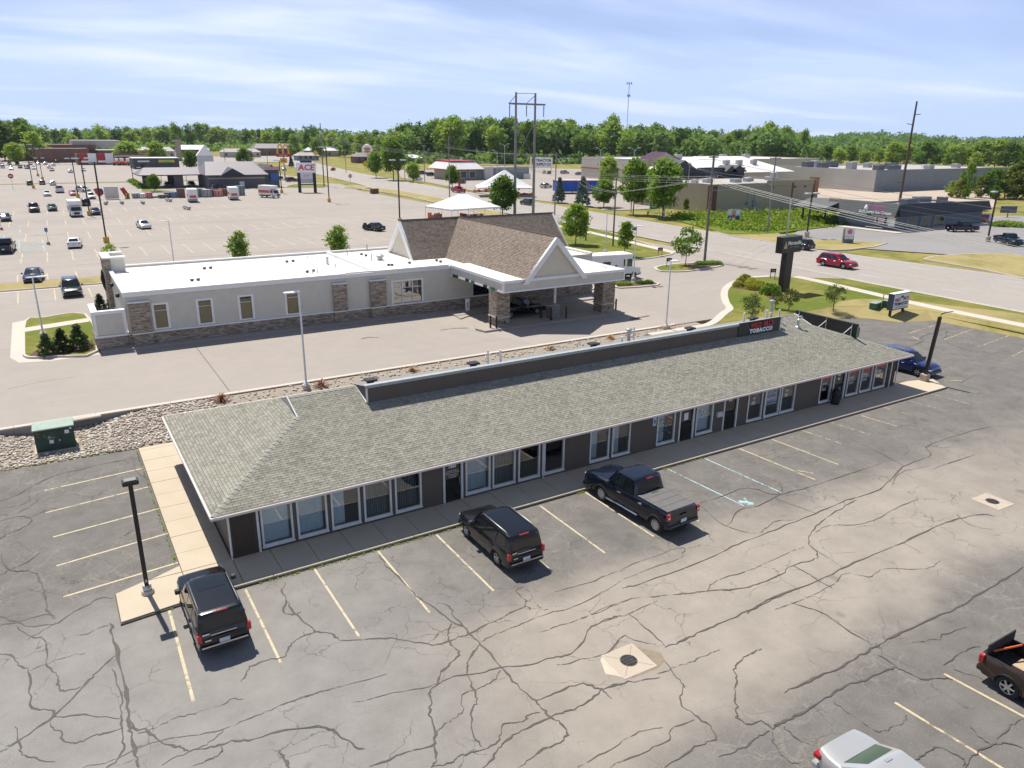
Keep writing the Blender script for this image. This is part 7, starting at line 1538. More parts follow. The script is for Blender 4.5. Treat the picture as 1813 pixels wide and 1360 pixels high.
b = P(1393, 415); t = util(b, 8.9, 'two tone post with brown top beside the transformer pole', .15, GALV, ()); MB().tube([(0, 0, 6.2), (0, 0, 9.1)], .17, 8).build('brown_sleeve', pm('brown sleeve', (.10, .05, .035), .8), t)
b = Vector((176.6, 82.5, ZB)); t = thing('transmission_pole', 'very tall leaning brown pole with stub arms behind the ice cream shop', 'utility pole', b); t.rotation_euler = (R(-1), R(2.2), R(0)); MB().tube([(0, 0, 0), (0, 0, 25.3)], .34, 8, .2).build('shaft', pm('rusty brown pole', (.11, .07, .05), .9), t, 50)
for z, s_ in ((22.3, 1), (20, -1), (6.5, -1)): MB().tube([(0, 0, z), (s_*1.6, -.5*s_, z+.2)], .09, 5).build('stub_arm', MATS['rusty brown pole'], t)
# double pole pylon
t = thing('power_pylon', 'tall twin pole power pylon with crossarm behind the bank roof', 'pylon', (85.5, 112, ZB))
for x in (-2.38, 2.4): MB().tube([(x, 0, -.2), (x, 0, 25)], .33, 10, .22).build('pole', WOODG, t, 50)
MB().box(-4.1, 4.9, -.14, .14, 22.6, 22.95).build('crossarm', WOODG, t); MB().tube([(-2.38, 0, 24.8), (2.4, 0, 24.9)], .06, 5).build('tie', WOODG, t)
for a, b_ in (((-2.38, 24.5), (-4.0, 22.9)), ((2.4, 24.6), (.2, 22.9)), ((-2.2, 19.6), (2.3, 11.4)), ((2.2, 19.2), (-2.2, 11.8))): MB().tube([(a[0], -.05, a[1]), (b_[0], -.05, b_[1])], .075, 5).build('brace', WOOD, t)
for x in (-3.9, .25, 4.6): MB().lathe([(.06, -2.3), (.13, -2.1), (.06, -2.0), (.13, -1.6), (.06, -1.5), (.13, -1.0), (.06, -.9), (.13, -.5), (.05, 0)], 8, (x, 0, 22.6)).build('insulator_string', pm('dark insulator', (.06, .06, .06), .4), t)
# street lamps
def street_lamp(px, py, tx, ty, lb, arms=2, rz=R(20)):
    b = P(px, py); h = topz(b, tx, ty)-ZB; t = thing('street_lamp', lb, 'street lamp', b, rz, 'grey street lamps beyond the road'); MB().tube([(0, 0, 0), (0, 0, h-.4)], .13, 8, .09).build('shaft', GALV, t, 50)
    for s_ in (-1, 1)[:arms]: MB().tube([(0, 0, h-.9), (s_*.8, 0, h-.2), (s_*1.9, 0, h)], .05, 5).build('arm', GALV, t); MB().bbox(s_*2.2-.4, s_*2.2+.4, -.16, .16, h-.06, h+.1, .03).build('lamp_head', pm('pale lamp top', (.45, .52, .55), .5), t)
for a in ((1117, 378, 1122, 262, 'grey double arm street lamp in front of the big maples'), (1176, 386, 1182, 296, 'grey street lamp right of the green road sign', 1), (893, 331, 892, 255, 'grey double arm street lamp behind the far tent'), (880, 331, 878, 266, 'grey single arm street lamp behind the far tent, left', 1), (1060, 345, 1063, 262, 'grey double arm street lamp behind the upper maple')): street_lamp(*a)
# cell mast
d = ray(1108, 262); k = 700/math.hypot(d.x, d.y); b = Vector((CX+d.x*k, CY+d.y*k, ZB)); h = topz(b, 1112, 143); t = thing('cell_mast', 'slender far cell mast rising behind the wood', 'mast', b)
for a in range(3):
    c, s_ = math.cos(a*2.09), math.sin(a*2.09); MB().tube([(c*.5, s_*.5, 0), (c*.28, s_*.28, h-3)], .09, 4).build('leg', pm('grey mast steel', (.30, .36, .40), .5), t)
m_ = MB()
for i in range(40): z = h*i/40; a = i*2.09; m_.tube([(.48*math.cos(a), .48*math.sin(a), z), (.48*math.cos(a+2.09), .48*math.sin(a+2.09), z+h/40)], .05, 3)
m_.build('lattice', MATS['grey mast steel'], t)
for z, r_ in ((h-2.6, 2.2), (h-12.5, 1.1)):
    for a in range(6): c, s_ = math.cos(a*1.05), math.sin(a*1.05); MB().box(c*r_-.2, c*r_+.2, s_*r_-.2, s_*r_+.2, z-.9, z+.9).build('antenna', MATS['grey mast steel'], t)
# ---- wires
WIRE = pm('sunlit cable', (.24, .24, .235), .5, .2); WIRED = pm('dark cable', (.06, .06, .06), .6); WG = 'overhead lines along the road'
def wire(pts, lb, r_=.028, sag=.02, mt=None, name='power_line'):
    m_ = MB(); path = []
    for a, b_ in zip(pts, pts[1:]):
        a, b_ = Vector(a), Vector(b_); L = (b_-a).length; n_ = 14
        for i in range(n_): u = i/n_; q = a+(b_-a)*u; q.z -= sag*L*4*u*(1-u); path.append(q)
    path.append(Vector(pts[-1])); m_.tube(path, r_, 4, cap=False); o = m_.build(name, mt or WIRE, None, 60); tag(o, lb, 'wire', WG)
def att(B, px, py): return Vector((B.x, B.y, topz(B, px, py)))
A1, A6, A7 = att(B1, 1258, 320), att(B6, 794, 277), att(B7, 569, 244)
Q = onplane(1813, 438, x=75.2); E1 = A1+(Q-A1)*1.35
for i, (dx, dz) in enumerate(((-.9, .55), (-.3, .3), (.3, -.05), (.9, -.4))):
    o = Vector((dx, 0, dz)); wire([A7+o*1.2, A6+o*1.3, A1+o, E1+o*1.2], 'pale overhead cable of the bundle sweeping along the whole road', .018, .012)
T1 = att(B1, 1264, 282); T6 = att(B6, 794, 257); wire([att(B7, 568, 225), T6, T1, T1+(Q-A1)*1.35+Vector((0, 0, 1.2))], 'thin top wire from pole to pole above the cable bundle', .018, .012, WIRED)
for i, s_ in enumerate((-.8, .8)): wire([B6+Vector((s_, 0, 13.2)), B5+Vector((s_*.5, 0, 12.8)), B4+Vector((s_*.8, 0, 8.7)), B3+Vector((s_*.8, 0, 8.3)), B1+Vector((s_, 0, 11.3))], 'thin cable linking the lawn poles to the tall roadside pole', .02, .01)
wire([B1+Vector((.2, 0, 9.6)), B2+Vector((0, 0, 9.2))], 'cable crossing the road to the transformer pole', .022, .01); wire([B1+Vector((.2, 0, 6.2)), B2+Vector((0, 0, 7.0)), B2+Vector((60, -6, 5.2))], 'lower cable crossing the road towards the shop', .02, .012)
for dz in (9.8, 8.6): wire([P(1215, 368)+Vector((0, 0, 10)), B2+Vector((0, 0, dz)), onplane(1813, 395 if dz > 9 else 402, x=150)], 'thin cable running right from the transformer pole', .02, .012)
# ---- signs
t = thing('bank_pole_sign', 'dark pole sign with gold triangle and white letters on the lawn', 'sign', (65.3, 25.9, ZB+.1)); t.rotation_euler.z = R(3)
z0, z1 = 4.35, 6.15
MB().bbox(-.62, .62, -.34, .34, 0, z0, .02).build('pier', pm('dark bronze panel', (.020, .021, .024), .4, .3, .2), t); MB().bbox(-1.72, 1.72, -.42, .42, z0, z1, .02).build('cabinet', MATS['dark bronze panel'], t); MB().box(-1.72, 1.72, -.43, -.421, z1-.05, z1).build('edge', GREYM, t)
lettering('Mercantile', .60, WHITE, t, (.42, -.44, z0+1.06), bold=.014, extrude=.01, sx=.92); lettering('Bank of Michigan', .22, pm('grey green letters', (.35, .40, .36), .5), t, (.42, -.44, z0+.62), extrude=.01, sx=1.1)
for k_, (a, b_) in enumerate(((-.52, -.02), (0, .52))): MB().poly([(-1.1+a*.62, -.435, z0+.52), (-1.1+b_*.62, -.435, z0+.52), (-1.1, -.435, z0+1.35)]).build('triangle_mark', pm('gold mark' if k_ else 'pale gold mark', (.45, .36, .16) if k_ else (.62, .54, .32), .4), t)
b = P(1573, 562, .15); t = thing('monument_sign', 'white cabinet sign with red and dark letters on two black legs', 'sign', b, R(2))
for x in (.15, 2.35): MB().box(x-.09, x+.09, -.1, .1, -.4, 1.0).build('leg', BLK, t)
MB().bbox(-.15, 2.75, -.28, .28, .72, 2.35, .03).build('cabinet', pm('dark cabinet', (.06, .07, .10), .5), t); MB().box(-.02, 2.66, -.295, -.281, .82, 2.27).build('face', pm('white sign face', (.62, .70, .74), .5), t); MB().box(-.17, 2.77, -.29, .29, 2.352, 2.38).build('top_flashing', WHITE, t)
lettering('WILD', .42, REDL, t, (.62, -.305, 1.72), bold=.02, extrude=.006, sx=.9); lettering('BILL\'S', .42, REDL, t, (2.05, -.305, 1.78), bold=.02, extrude=.006, sx=.9); lettering('TOBACCO', .40, BLKP, t, (1.32, -.305, 1.30), bold=.018, extrude=.006, sx=1.2); MB().box(.4, 2.2, -.302, -.296, .95, 1.03).build('print_line', MATS['grey print'], t)
MB().poly([(.95, -.304, 1.86), (1.75, -.304, 1.90), (1.6, -.304, 2.0), (1.5, -.304, 2.12), (1.3, -.304, 2.14), (1.15, -.304, 2.0)]).build('hat_mark', BLKP, t)
t = thing('hardware_sign', 'tall twin post store sign with red letters over a small screen', 'sign', P(545, 341), R(-22))
for x in (-2.2, 2.2): MB().bbox(x-.42, x+.42, -.4, .4, 0, 5.6, .03).build('post', pm('navy post', (.018, .022, .03), .6), t)
MB().bbox(-2.7, 2.7, -.45, .45, 5.6, 8.5, .04).build('cabinet', pm('white sign face', (.62, .70, .74), .5), t); MB().box(-2.55, 2.55, -.46, -.451, 5.7, 8.4).build('face', WHITE, t); lettering('ACE', 2.2, pm('bright red letters', (.62, .015, .03), .5), t, (.05, -.48, 7.05), bold=.06, extrude=.02, sx=1.1, shear=.12)
MB().bbox(-1.75, 1.75, -.3, .3, 3.9, 5.55, .03).build('screen', pm('pale screen', (.66, .62, .70), .4), t); lettering('4 97', 1.0, pm('pink digits', (.62, .12, .22), .5), t, (0, -.32, 4.7), extrude=.01); MB().bbox(-1.75, 1.75, -.25, .25, 2.7, 3.85, .03).build('tenant_panel', pm('grey panel', (.45, .47, .46), .6), t); MB().box(-1.9, 1.9, -.15, .15, 2.2, 2.5).build('crossbar', MATS['navy post'], t); MB().bbox(-1.6, 1.7, -.3, .3, 8.52, 9.0, .05).build('top_trim', MATS['navy post'], t)
t = thing('arches_sign', 'tall pole sign with golden arches over a red bar', 'sign', P(505, 318), R(-25)); h = topz(P(505, 318), 505, 256)-ZB
MB().tube([(0, 0, 0), (0, 0, h-3.9)], .28, 8).build('pole', GALV, t); MB().bbox(-2.5, 2.5, -.3, .3, h-4.4, h-3.3, .05).build('red_bar', REDL, t); lettering('McDonald\'s', .62, WHITE, t, (0, -.32, h-3.85), extrude=.01)
GOLD = pm('golden arch', (.72, .42, .03), .4)
for s_ in (-1, 1): MB().tube([(s_*1.02+1.02*math.cos(a), 0, h-3.3+3.4*math.sin(a)) for a in np.linspace(0, math.pi, 15)], .30, 8, cap=True).build('arch', GOLD, t, 50)
MB().bbox(-1.3, 1.3, -.25, .25, h-6.6, h-4.9, .05).build('yellow_panel', pm('yellow sign', (.60, .45, .03), .5), t); MB().box(-.7, .7, -.27, -.251, h-6.2, h-5.3).build('panel_print', ORN, t)
b = P(652, 300); h = topz(b, 652, 256)-ZB; t = thing('round_burger_sign', 'round white sign with red lettering and bun shapes on a pole', 'sign', b, R(-28)); MB().tube([(0, 0, 0), (0, 0, h-4)], .3, 8).build('pole', GALV, t)
MB().lathe([(2.6, -.3), (2.75, 0), (2.6, .3)], 24, (0, 0, h-2.6), 'y').build('disc', WHITE, t, 40)
for s_, z in ((1, h-1.75), (-1, h-3.45)): MB().poly([(1.7*math.cos(a), -.34, z-.35*s_+s_*.85*math.sin(a)) for a in (np.linspace(0, math.pi, 12) if s_ > 0 else np.linspace(math.pi, 0, 12))]).build('bun_mark', pm('bun orange', (.62, .28, .06), .5), t)
lettering('BURGER', .78, REDL, t, (0, -.36, h-2.25), bold=.03, extrude=.01); lettering('KING', .8, REDL, t, (0, -.36, h-2.95), bold=.03, extrude=.01)
b = P(958, 303); h = topz(b, 958, 279)-ZB; t = thing('supply_sign', 'wide white store sign with dark letters beyond the pylon', 'sign', b, R(-30)); MB().bbox(-5.6, 5.6, -.4, .4, h-4.6, h, .05).build('cabinet', WHITE, t)
for x in (-5, 5): MB().box(x-.2, x+.2, -.2, .2, 0, h-4.6).build('leg', WHITE, t)
lettering('TRACTOR', 1.7, BLKP, t, (1.1, -.43, h-1.4), bold=.06, extrude=.01, sx=.98); lettering('SUPPLY CO', 1.7, BLKP, t, (1.2, -.43, h-3.3), bold=.06, extrude=.01, sx=.85); MB().poly([(-5, -.42, h-.6), (-3, -.42, h-.6), (-3.3, -.42, h-3), (-4, -.42, h-4), (-4.7, -.42, h-3)]).build('red_mark', REDL, t)
b = (P(1152, 377)+P(1165, 376))/2; t = thing('green_road_sign', 'green road sign on two posts across the road', 'sign', b, R(-25))
for x in (-1.1, 1.1): MB().box(x-.06, x+.06, -.06, .06, 0, 1.9).build('post', pm('pale green post', (.35, .45, .40), .6), t)
MB().bbox(-1.2, 1.2, -.05, .05, .9, 2.55, .02).build('panel', pm('road sign green', (.012, .22, .11), .5), t)
for z in (2.2, 1.75, 1.3): MB().box(-.8, .7, -.056, -.051, z-.08, z+.08).build('print_line', WHITE, t)
b = P(1298, 396); t = thing('picture_board', 'square board of coloured pictures in front of the brush bank', 'sign', b, R(-30))
for x in (-1.0, 1.0): MB().box(x-.06, x+.06, -.06, .06, 0, 1.0).build('post', WTRIM, t)
MB().bbox(-1.3, 1.3, -.06, .06, .75, 2.75, .02).build('board', pm('pale blue board', (.50, .58, .66), .6), t)
for x, z, w, mt in ((-.85, 2.2, .5, PAPER), (-.1, 2.3, .45, pm('tan picture', (.5, .4, .3), .7)), (.75, 2.25, .42, WHITE), (-.85, 1.15, .5, BLUEP), (-.1, 1.55, .4, ORN), (.75, 1.15, .45, pm('navy picture', (.03, .05, .22), .6)), (-.05, 1.0, .35, PAPER)): MB().lathe([(w, 0), (w, .02)], 12, (x, -.09, z), 'y').build('picture', mt, t)
b = P(1500, 431); t = thing('ice_cream_sign', 'grey slab sign with pink picture on the verge by the shop', 'sign', b, R(-38)); MB().bbox(-.85, .85, -.28, .28, 0, 2.45, .03).build('slab', pm('sign slab grey', (.16, .17, .19), .6), t); MB().box(-.7, .82, -.295, -.281, 1.25, 2.4).build('face', PAPER, t); MB().lathe([(.42, 0), (.42, .02)], 10, (.1, -.31, 1.95), 'y').build('pink_mark', pm('pink letter face', (.52, .16, .38), .5), t); MB().box(-.6, .75, -.30, -.296, .75, 1.2).build('white_strip', WHITE, t); lettering('2 for 1', .34, BLKP, t, (.05, -.31, .97), extrude=.005)
b = P(1783, 385); t = thing('lot_board', 'dark wide board on a short post at the far right', 'sign', b, R(-30)); MB().tube([(0, 0, 0), (0, 0, 1.2)], .1, 6).build('post', BLK, t); MB().bbox(-1.9, 1.9, -.08, .08, 1.0, 2.5, .02).build('board', pm('slate board', (.09, .10, .12), .6), t)
t = thing('fire_hydrant', 'small red hydrant on the far verge left of the green sign', 'hydrant', P(1147, 381)); MB().lathe([(.22, 0), (.22, .08), (.15, .12), (.15, .6), (.2, .64), (.16, .76), (.05, .86)], 12).build('barrel', REDL, t, 40); MB().lathe([(.07, -.28), (.07, .28)], 8, (0, 0, .48), 'x').build('nozzles', REDL, t)
# ------------------------------------------------------------------ trees and plants
BARK = pm('grey brown bark', (.11, .085, .065), .95, var=.25, scale=4)
LEAFD = leafmat('wood leaves', (.085, .175, .034), (.22, .345, .062), (.41, .51, .11), .5); LEAFY = leafmat('yellow green leaves', (.075, .105, .015), (.165, .205, .03), (.30, .33, .06)); LEAFS = leafmat('blue spruce needles', (.03, .062, .052), (.07, .125, .11), (.15, .21, .18), .15); LEAFA = leafmat('arborvitae needles', (.022, .045, .014), (.052, .095, .028), (.10, .16, .05), .15); LEAFO = leafmat('olive leaves', (.075, .11, .025), (.15, .20, .05), (.25, .30, .09), .4); LEAFB = leafmat('brush leaves', (.085, .15, .012), (.17, .26, .02), (.29, .38, .05)); LEAFF = leafmat('far wood leaves', (.085, .17, .06), (.185, .30, .10), (.32, .43, .15), .5)
def crown_points(rng, n_, shape, H, z0, w, clump, nc):
    """leaf centres in clumps spread through a crown volume"""
    C = []
    while len(C) < nc:
        u = rng.random(); a = rng.random()*6.283
        if shape == 'round': r_ = w*math.sqrt(max(0, 1-(2*u-1)**2))*(.92 if u > .5 else 1)
        elif shape == 'egg': r_ = w*math.sin(math.pi*min(1, u*.86+.12))**.75
        elif shape == 'column': r_ = w*(.55+.45*math.sin(math.pi*u))*(1-.25*u)
        elif shape == 'cone': r_ = w*(1-u)**.85
        elif shape == 'tall': r_ = w*(.45+.55*math.sin(math.pi*(u*.8+.12)))
        else: r_ = w
        k = rng.random()**.42
        C.append((r_*k*math.cos(a), r_*k*math.sin(a), z0+(H-z0)*(u*.94+.03)))
    C = np.array(C); q = C[rng.integers(0, nc, n_)]
    return q+rng.normal(0, clump, (n_, 3))*np.array([1, 1, .75]), C
def make_tree(name, H, z0, w, shape, n_, leaf, clump, nc, mt, seed, label, tr=.09, limbs=7, up=.35):
    rng = np.random.default_rng(seed); t = thing(name, label, 'tree', (0, 0, 0))
    q, C = crown_points(rng, n_, shape, H, z0, w, clump, nc); V, F = leaf_quads(q, leaf, rng, up); link_obj('crown', quads_mesh('crown', V, F, mt), t)
    m_ = MB(); m_.tube([(0, 0, -.1), (rng.normal(0, .02)*H, rng.normal(0, .02)*H, z0+(H-z0)*.35), (rng.normal(0, .03)*H, rng.normal(0, .03)*H, H*.86)], tr, 7, tr*.25)
    for i in rng.choice(nc, min(limbs, nc), replace=False):
        c = C[i]; s_ = max(z0*.9, c[2]-.28*(H-z0)); m_.tube([(0, 0, s_), tuple((c+np.array([0, 0, s_]))/2+np.array([0, 0, -.02*H])), tuple(c)], tr*.42, 5, tr*.12)
    m_.build('trunk', BARK, t, 60); return freeze(t)
def proto_hide(): pass
USED = set()
def plant(pr, loc, sc_, label, group=None, rz=None, sz=None):
    rz = random.random()*6.28 if rz is None else rz; scl = (sc_, sc_, sc_*(sz or 1))
    if pr.name not in USED:
        USED.add(pr.name); pr.location = loc; pr.rotation_euler.z = rz; pr.scale = scl; pr['label'] = label
        if group: pr['group'] = group
        return pr
    return dup(pr, loc, rz, label, group, scl)
def byh(pr, H0, px, py, ty, label, group=None, z=ZB, wide=1.):
    b = P(px, py, z); h = topz(b, px, ty)-z; s_ = h/H0
    o = plant(pr, b, s_, label, group); o.scale = (s_*wide, s_*wide, s_); return o
random.seed(21)
maple = make_tree('maple_tree', 6, 1.5, 2.0, 'egg', 3600, .38, .33, 70, LEAF, 1, 'x'); maple2 = make_tree('maple_tree', 6, 1.3, 2.2, 'round', 3600, .40, .36, 66, LEAF, 2, 'x')
col = make_tree('column_tree', 5, 1.2, 1.0, 'column', 2200, .30, .24, 44, LEAF, 3, 'x', .06); sparse = make_tree('young_tree', 5, 1.5, 1.9, 'round', 1150, .32, .26, 36, LEAF, 4, 'x', .06, 16); sparse2 = make_tree('young_tree', 5, 1.2, 1.35, 'egg', 2000, .30, .28, 50, LEAF, 8, 'x', .06, 14); orn = make_tree('ornamental_tree', 3.4, 1.1, 1.5, 'round', 1500, .17, .20, 36, LEAFO, 5, 'x', .07, 12)
spruce = make_tree('spruce_tree', 7, .3, 2.0, 'cone', 4200, .36, .17, 170, LEAFS, 6, 'x', .1, 10, .1); arb = make_tree('arborvitae', 1.9, .02, .75, 'cone', 2200, .13, .09, 110, LEAFA, 7, 'x', .05, 4, .1)
# street and bank trees
TG = 'young trees round the bank'
byh(maple, 6, 1019, 434, 363, 'dense young maple on the north lawn behind the bank gable', TG); byh(col, 5, 1105.5, 455, 394, 'narrow young tree on the north lawn', TG); byh(sparse, 5, 1213, 472, 404, 'open pale green young tree on the drive island', TG); byh(orn, 3.4, 1475, 548, 505, 'small round tree on the lawn by the green boxes', TG); byh(orn, 3.4, 1331, 575, 522, 'small olive tree just behind the brown parapet', TG, .4); byh(orn, 3.4, 1396, 552, 512, 'small olive tree in front of the bank pole sign', TG); byh(orn, 3.4, 1372, 548, 516, 'small olive shrub left of the bank pole sign', TG)
for px, ty, y, lb, pr, h0, wd in ((425, 411, 69, 'upright young tree behind the flat white roof, left', sparse2, 5, 1.0), (600, 401, 69, 'round young tree behind the flat white roof, right', sparse2, 5, 1.15), (196, 432, 69, 'thin young tree behind the west portal of the bank', sparse, 5, .7)):
    b = Vector((onplane(px, 450, y=y).x, y, ZB+.1)); h = topz(b, px, ty)-b.z; o = plant(pr, b, h/h0, lb, TG); o.scale = (h/h0*wd, h/h0*wd, h/h0)
RG = 'trees along the road'
byh(maple2, 6, 890, 382, 315, 'round tree between near tent and twin pole pylon', RG); byh(spruce, 7, 990, 359, 314, 'blue spruce left of the blue stall', RG); byh(spruce, 7, 1031, 365, 312, 'blue spruce right of the blue stall', RG); byh(maple2, 6, 1069, 367, 320, 'wide maple in front of the grey street lamps', RG, wide=1.25); byh(maple, 6, 1076, 335, 280, 'bright maple behind the wide maple', RG); byh(maple, 6, 1121, 379, 284, 'tall maple left of the green road sign', RG, wide=.8); byh(maple2, 6, 1173, 385, 287, 'big dark maple right of the green road sign', RG, wide=.95); byh(col, 5, 1214, 378, 352, 'thin sapling in front of the tan wall', RG)
byh(maple, 6, 666, 315, 270, 'verge tree under the round burger sign', RG); byh(maple, 6, 697, 319, 247, 'tallest verge tree left of the burger restaurant', RG, wide=.9); byh(maple2, 6, 732, 323, 290, 'small round verge tree beside the white car', RG); byh(maple2, 6, 801, 332, 295, 'small round tree in front of the burger restaurant', RG)
byh(maple2, 6, 274, 340, 310, 'small tree at the car wash entrance', RG); byh(maple2, 6, 340, 303, 268, 'dark round tree behind the car wash roof', RG, wide=1.2); byh(maple2, 6, 435, 300, 264, 'dark round tree behind the car wash, right one', RG, wide=1.1); byh(maple2, 6, 226, 290, 252, 'yellow green round tree behind the striped shop', RG, wide=1.5); byh(maple, 6, 280, 292, 252, 'loose green tree among the far shops', RG, wide=1.3); byh(orn, 3.4, 440, 330, 312, 'reddish small tree right of the car wash', RG); byh(spruce, 7, 516, 296, 276, 'small dark spruce under the golden arches', RG); byh(maple2, 6, 28, 292, 255, 'yellow green tree at the left edge of the wood', RG, wide=1.3); byh(maple2, 6, 92, 285, 262, 'small yellow green tree beside the brick shop', RG, wide=1.2)
AG = 'evergreens at the west end of the bank'
for px, py, ty, lb in ((85, 628, 590, 'dark evergreen bush at the corner of the west island, left'), (112, 623, 581, 'dark evergreen bush in the middle of the three at the annex'), (142, 618, 573, 'tallest of the three dark evergreen bushes by the annex')):
    b = P(px, py, ZB+.13); h = (topz(b, px, ty)-b.z); o = plant(arb, b, h/1.9, lb, AG); o.scale = (h/1.9*1.12, h/1.9*1.12, h/1.9)
for px, py, ty, lb in ((180, 556, 520, 'dark evergreen bush behind the annex wall'), (203, 552, 516, 'dark evergreen bush close to the west wall of the bank')):
    b = P(px, py, ZB+.1); h = topz(b, px, ty)-b.z; o = plant(arb, b, h/1.9, lb, AG)
# ---- shrubs
def shrub(name, w, h, n_, leaf, mt, seed, label, up=.5):
    rng = np.random.default_rng(seed); t = thing(name, label, 'shrub', (0, 0, 0)); q = rng.normal(0, 1, (n_, 3)); q /= np.linalg.norm(q, axis=1)[:, None]; q *= (rng.random(n_)**.35)[:, None]; q[:, 2] = np.abs(q[:, 2]); q *= np.array([w, w, h])*(1+.10*np.sin(q[:, :1]*9)*np.cos(q[:, 1:2]*8)); V, F = leaf_quads(q, leaf, rng, up); link_obj('foliage', quads_mesh('foliage', V, F, mt), t)
    m_ = MB()
    for i in range(5): a = i*1.256; m_.tube([(0, 0, 0), (w*.5*math.cos(a), w*.5*math.sin(a), h*.6)], .02, 4)
    m_.build('stems', BARK, t); return freeze(t)
LEAFG = leafmat('golden shrub leaves', (.17, .20, .015), (.32, .33, .03), (.48, .46, .08), .3)
gold = shrub('golden_shrub', .75, .62, 1500, .11, LEAFG, 11, 'x'); green = shrub('leafy_shrub', 1.0, .95, 1100, .22, LEAF, 12, 'x'); low = shrub('low_hedge', .8, .5, 1000, .13, LEAF, 13, 'x'); brush = shrub('bank_bush', 1.3, 1.0, 700, .26, LEAFB, 14, 'x')
SG = 'golden mounded shrubs in the bark bed'
for i, (x, y) in enumerate(((1447, 618), (1415, 645), (1497, 645), (1392, 672), (1480, 668), (1562, 670), (1502, 698), (1566, 698))):
    p = r7(x, y); plant(gold, (p.x, p.y, ZB+.11), 1.05, 'golden mounded shrub in the bark bed, %s' % ('farthest back', 'left of the back row', 'right of the back row', 'leftmost', 'in the middle', 'rightmost of the back', 'front left', 'front right')[i], SG)
p = r7(1650, 735); plant(green, (p.x, p.y, ZB+.11), 1.25, 'broad leafed green shrub at the foot of the bank pole sign'); p = P(1418, 500)
for i, (x, y, lb) in enumerate(((1080, 498, 'left'), (1130, 496, 'second'), (1180, 494, 'third'), (1225, 498, 'right'))):
    p = r7(x, y); plant(low, (p.x, p.y, ZB+.12), 1.0, 'low green hedge plant on the drive island, %s' % lb, 'low hedge plants on the drive island')
for i, (x, y, lb) in enumerate(((440, 662, 'left'), (500, 660, 'second'), (610, 652, 'third'), (670, 648, 'right'))):
    p = r7(x, y); plant(low, (p.x, p.y, ZB+.12), .8, 'low green plant in the small drive planter, %s' % lb, 'plants in the small drive planter')
for i in range(6): p = P(234+i*4, 322+i*2.4); plant(low, p, 2.2, 'clipped hedge ball along the car wash entrance', 'hedge of the car wash')
for px, py, lb in ((1498, 399, 'left'), (1508, 399, 'middle'), (1518, 398, 'right')): plant(low, P(px, py), 2.0, 'clipped green bush beside the ice cream shop, %s' % lb, 'bushes by the ice cream shop')
for px, py, lb in ((1770, 401, 'left'), (1785, 400, 'middle'), (1800, 402, 'right')): plant(low, P(px, py), 2.3, 'clipped bush at the far right lot edge, %s' % lb, 'bushes at the far right')
rr = random.Random(31)
bank_poly = [P(*q) for q in ((1185, 384), (1290, 411), (1375, 410), (1445, 401), (1500, 394), (1495, 388), (1442, 373), (1290, 382), (1245, 381))]
def inside(x, y, pl):
    r_ = False; n_ = len(pl)
    for i in range(n_):
        a, b_ = pl[i], pl[(i+1) % n_]
        if (a.y > y) != (b_.y > y) and x < (b_.x-a.x)*(y-a.y)/(b_.y-a.y)+a.x: r_ = not r_
    return r_
k = 0
C = []
while k < 150:
    x, y = rr.uniform(99, 160), rr.uniform(66, 97)
    if inside(x, y, bank_poly): C.append((x, y)); k += 1
rngb = np.random.default_rng(9); Q = []
for x, y in C:
    n_ = 130; q = rngb.normal(0, 1, (n_, 3))*np.array([1.5, 1.5, .45]); q[:, 2] = np.abs(q[:, 2])+.1; q += np.array([x, y, ZB]); Q.append(q)
V, F = leaf_quads(np.concatenate(Q), .5, rngb, .5); tag(link_obj('bank_brush', quads_mesh('bank_brush', V, F, LEAFB)), 'bright green brush covering the bank in front of the tan building', 'brush', kind='stuff')
for i, (px, py) in enumerate(((1350, 384), (1342, 393), (1386, 397), (1437, 391), (1450, 381), (1475, 388))): plant(brush, P(px, py), 1.3, 'darker bush standing out of the bright brush, %s' % ('top', 'left', 'lower middle', 'by the two tone post', 'behind the lamp post', 'rightmost')[i], 'bushes on the brush bank')
# ---- dead ornamental grass tufts on the stones
TUFT = pm('dead red brown grass', (.23, .095, .045), .9, var=.25, scale=8); TUFT2 = pm('dead straw grass', (.42, .25, .12), .9, var=.25, scale=8)
def tuft(px, py, s_, mt, lb, seed):
    rng = random.Random(seed); b = P(px, py, .4); t = thing('dead_grass_tuft', lb, 'plant', b, 0, 'dead ornamental grasses on the stone strip'); m_ = MB()
    for i in range(90):
        a = rng.random()*6.28; L = s_*rng.uniform(.6, 1.1); lean = rng.uniform(.5, 1.25); w = .02; pts = []
        for k_ in range(5): u = k_/4; pts.append(Vector((math.cos(a)*L*lean*u*.8, math.sin(a)*L*lean*u*.8, L*(1.15*u-.85*lean*u*u))))
        sd_ = Vector((-math.sin(a), math.cos(a), 0))*w
        for p, q in zip(pts, pts[1:]): m_.quad(p-sd_, p+sd_, q+sd_, q-sd_)
    m_.build('blades', mt, t); MB().lathe([(.14*s_, -.1), (.12*s_, .12), (0, .2)], 7).build('crown_clump', mt, t)
for a in ((392, 712, .8, TUFT, 'red brown dead grass tuft by the hip roof corner'), (569, 686, .8, TUFT, 'red brown dead grass tuft at the foot of the white lamp'), (730, 659, .62, TUFT2, 'straw coloured dead grass tuft behind the parapet, left'), (974, 620, .62, TUFT2, 'straw coloured dead grass tuft behind the parapet, second'), (1081, 602, .62, TUFT2, 'straw coloured dead grass tuft behind the parapet, third'), (1181, 584, .85, TUFT2, 'large straw dead grass tuft beside the right white lamp')): tuft(*a, a[0])
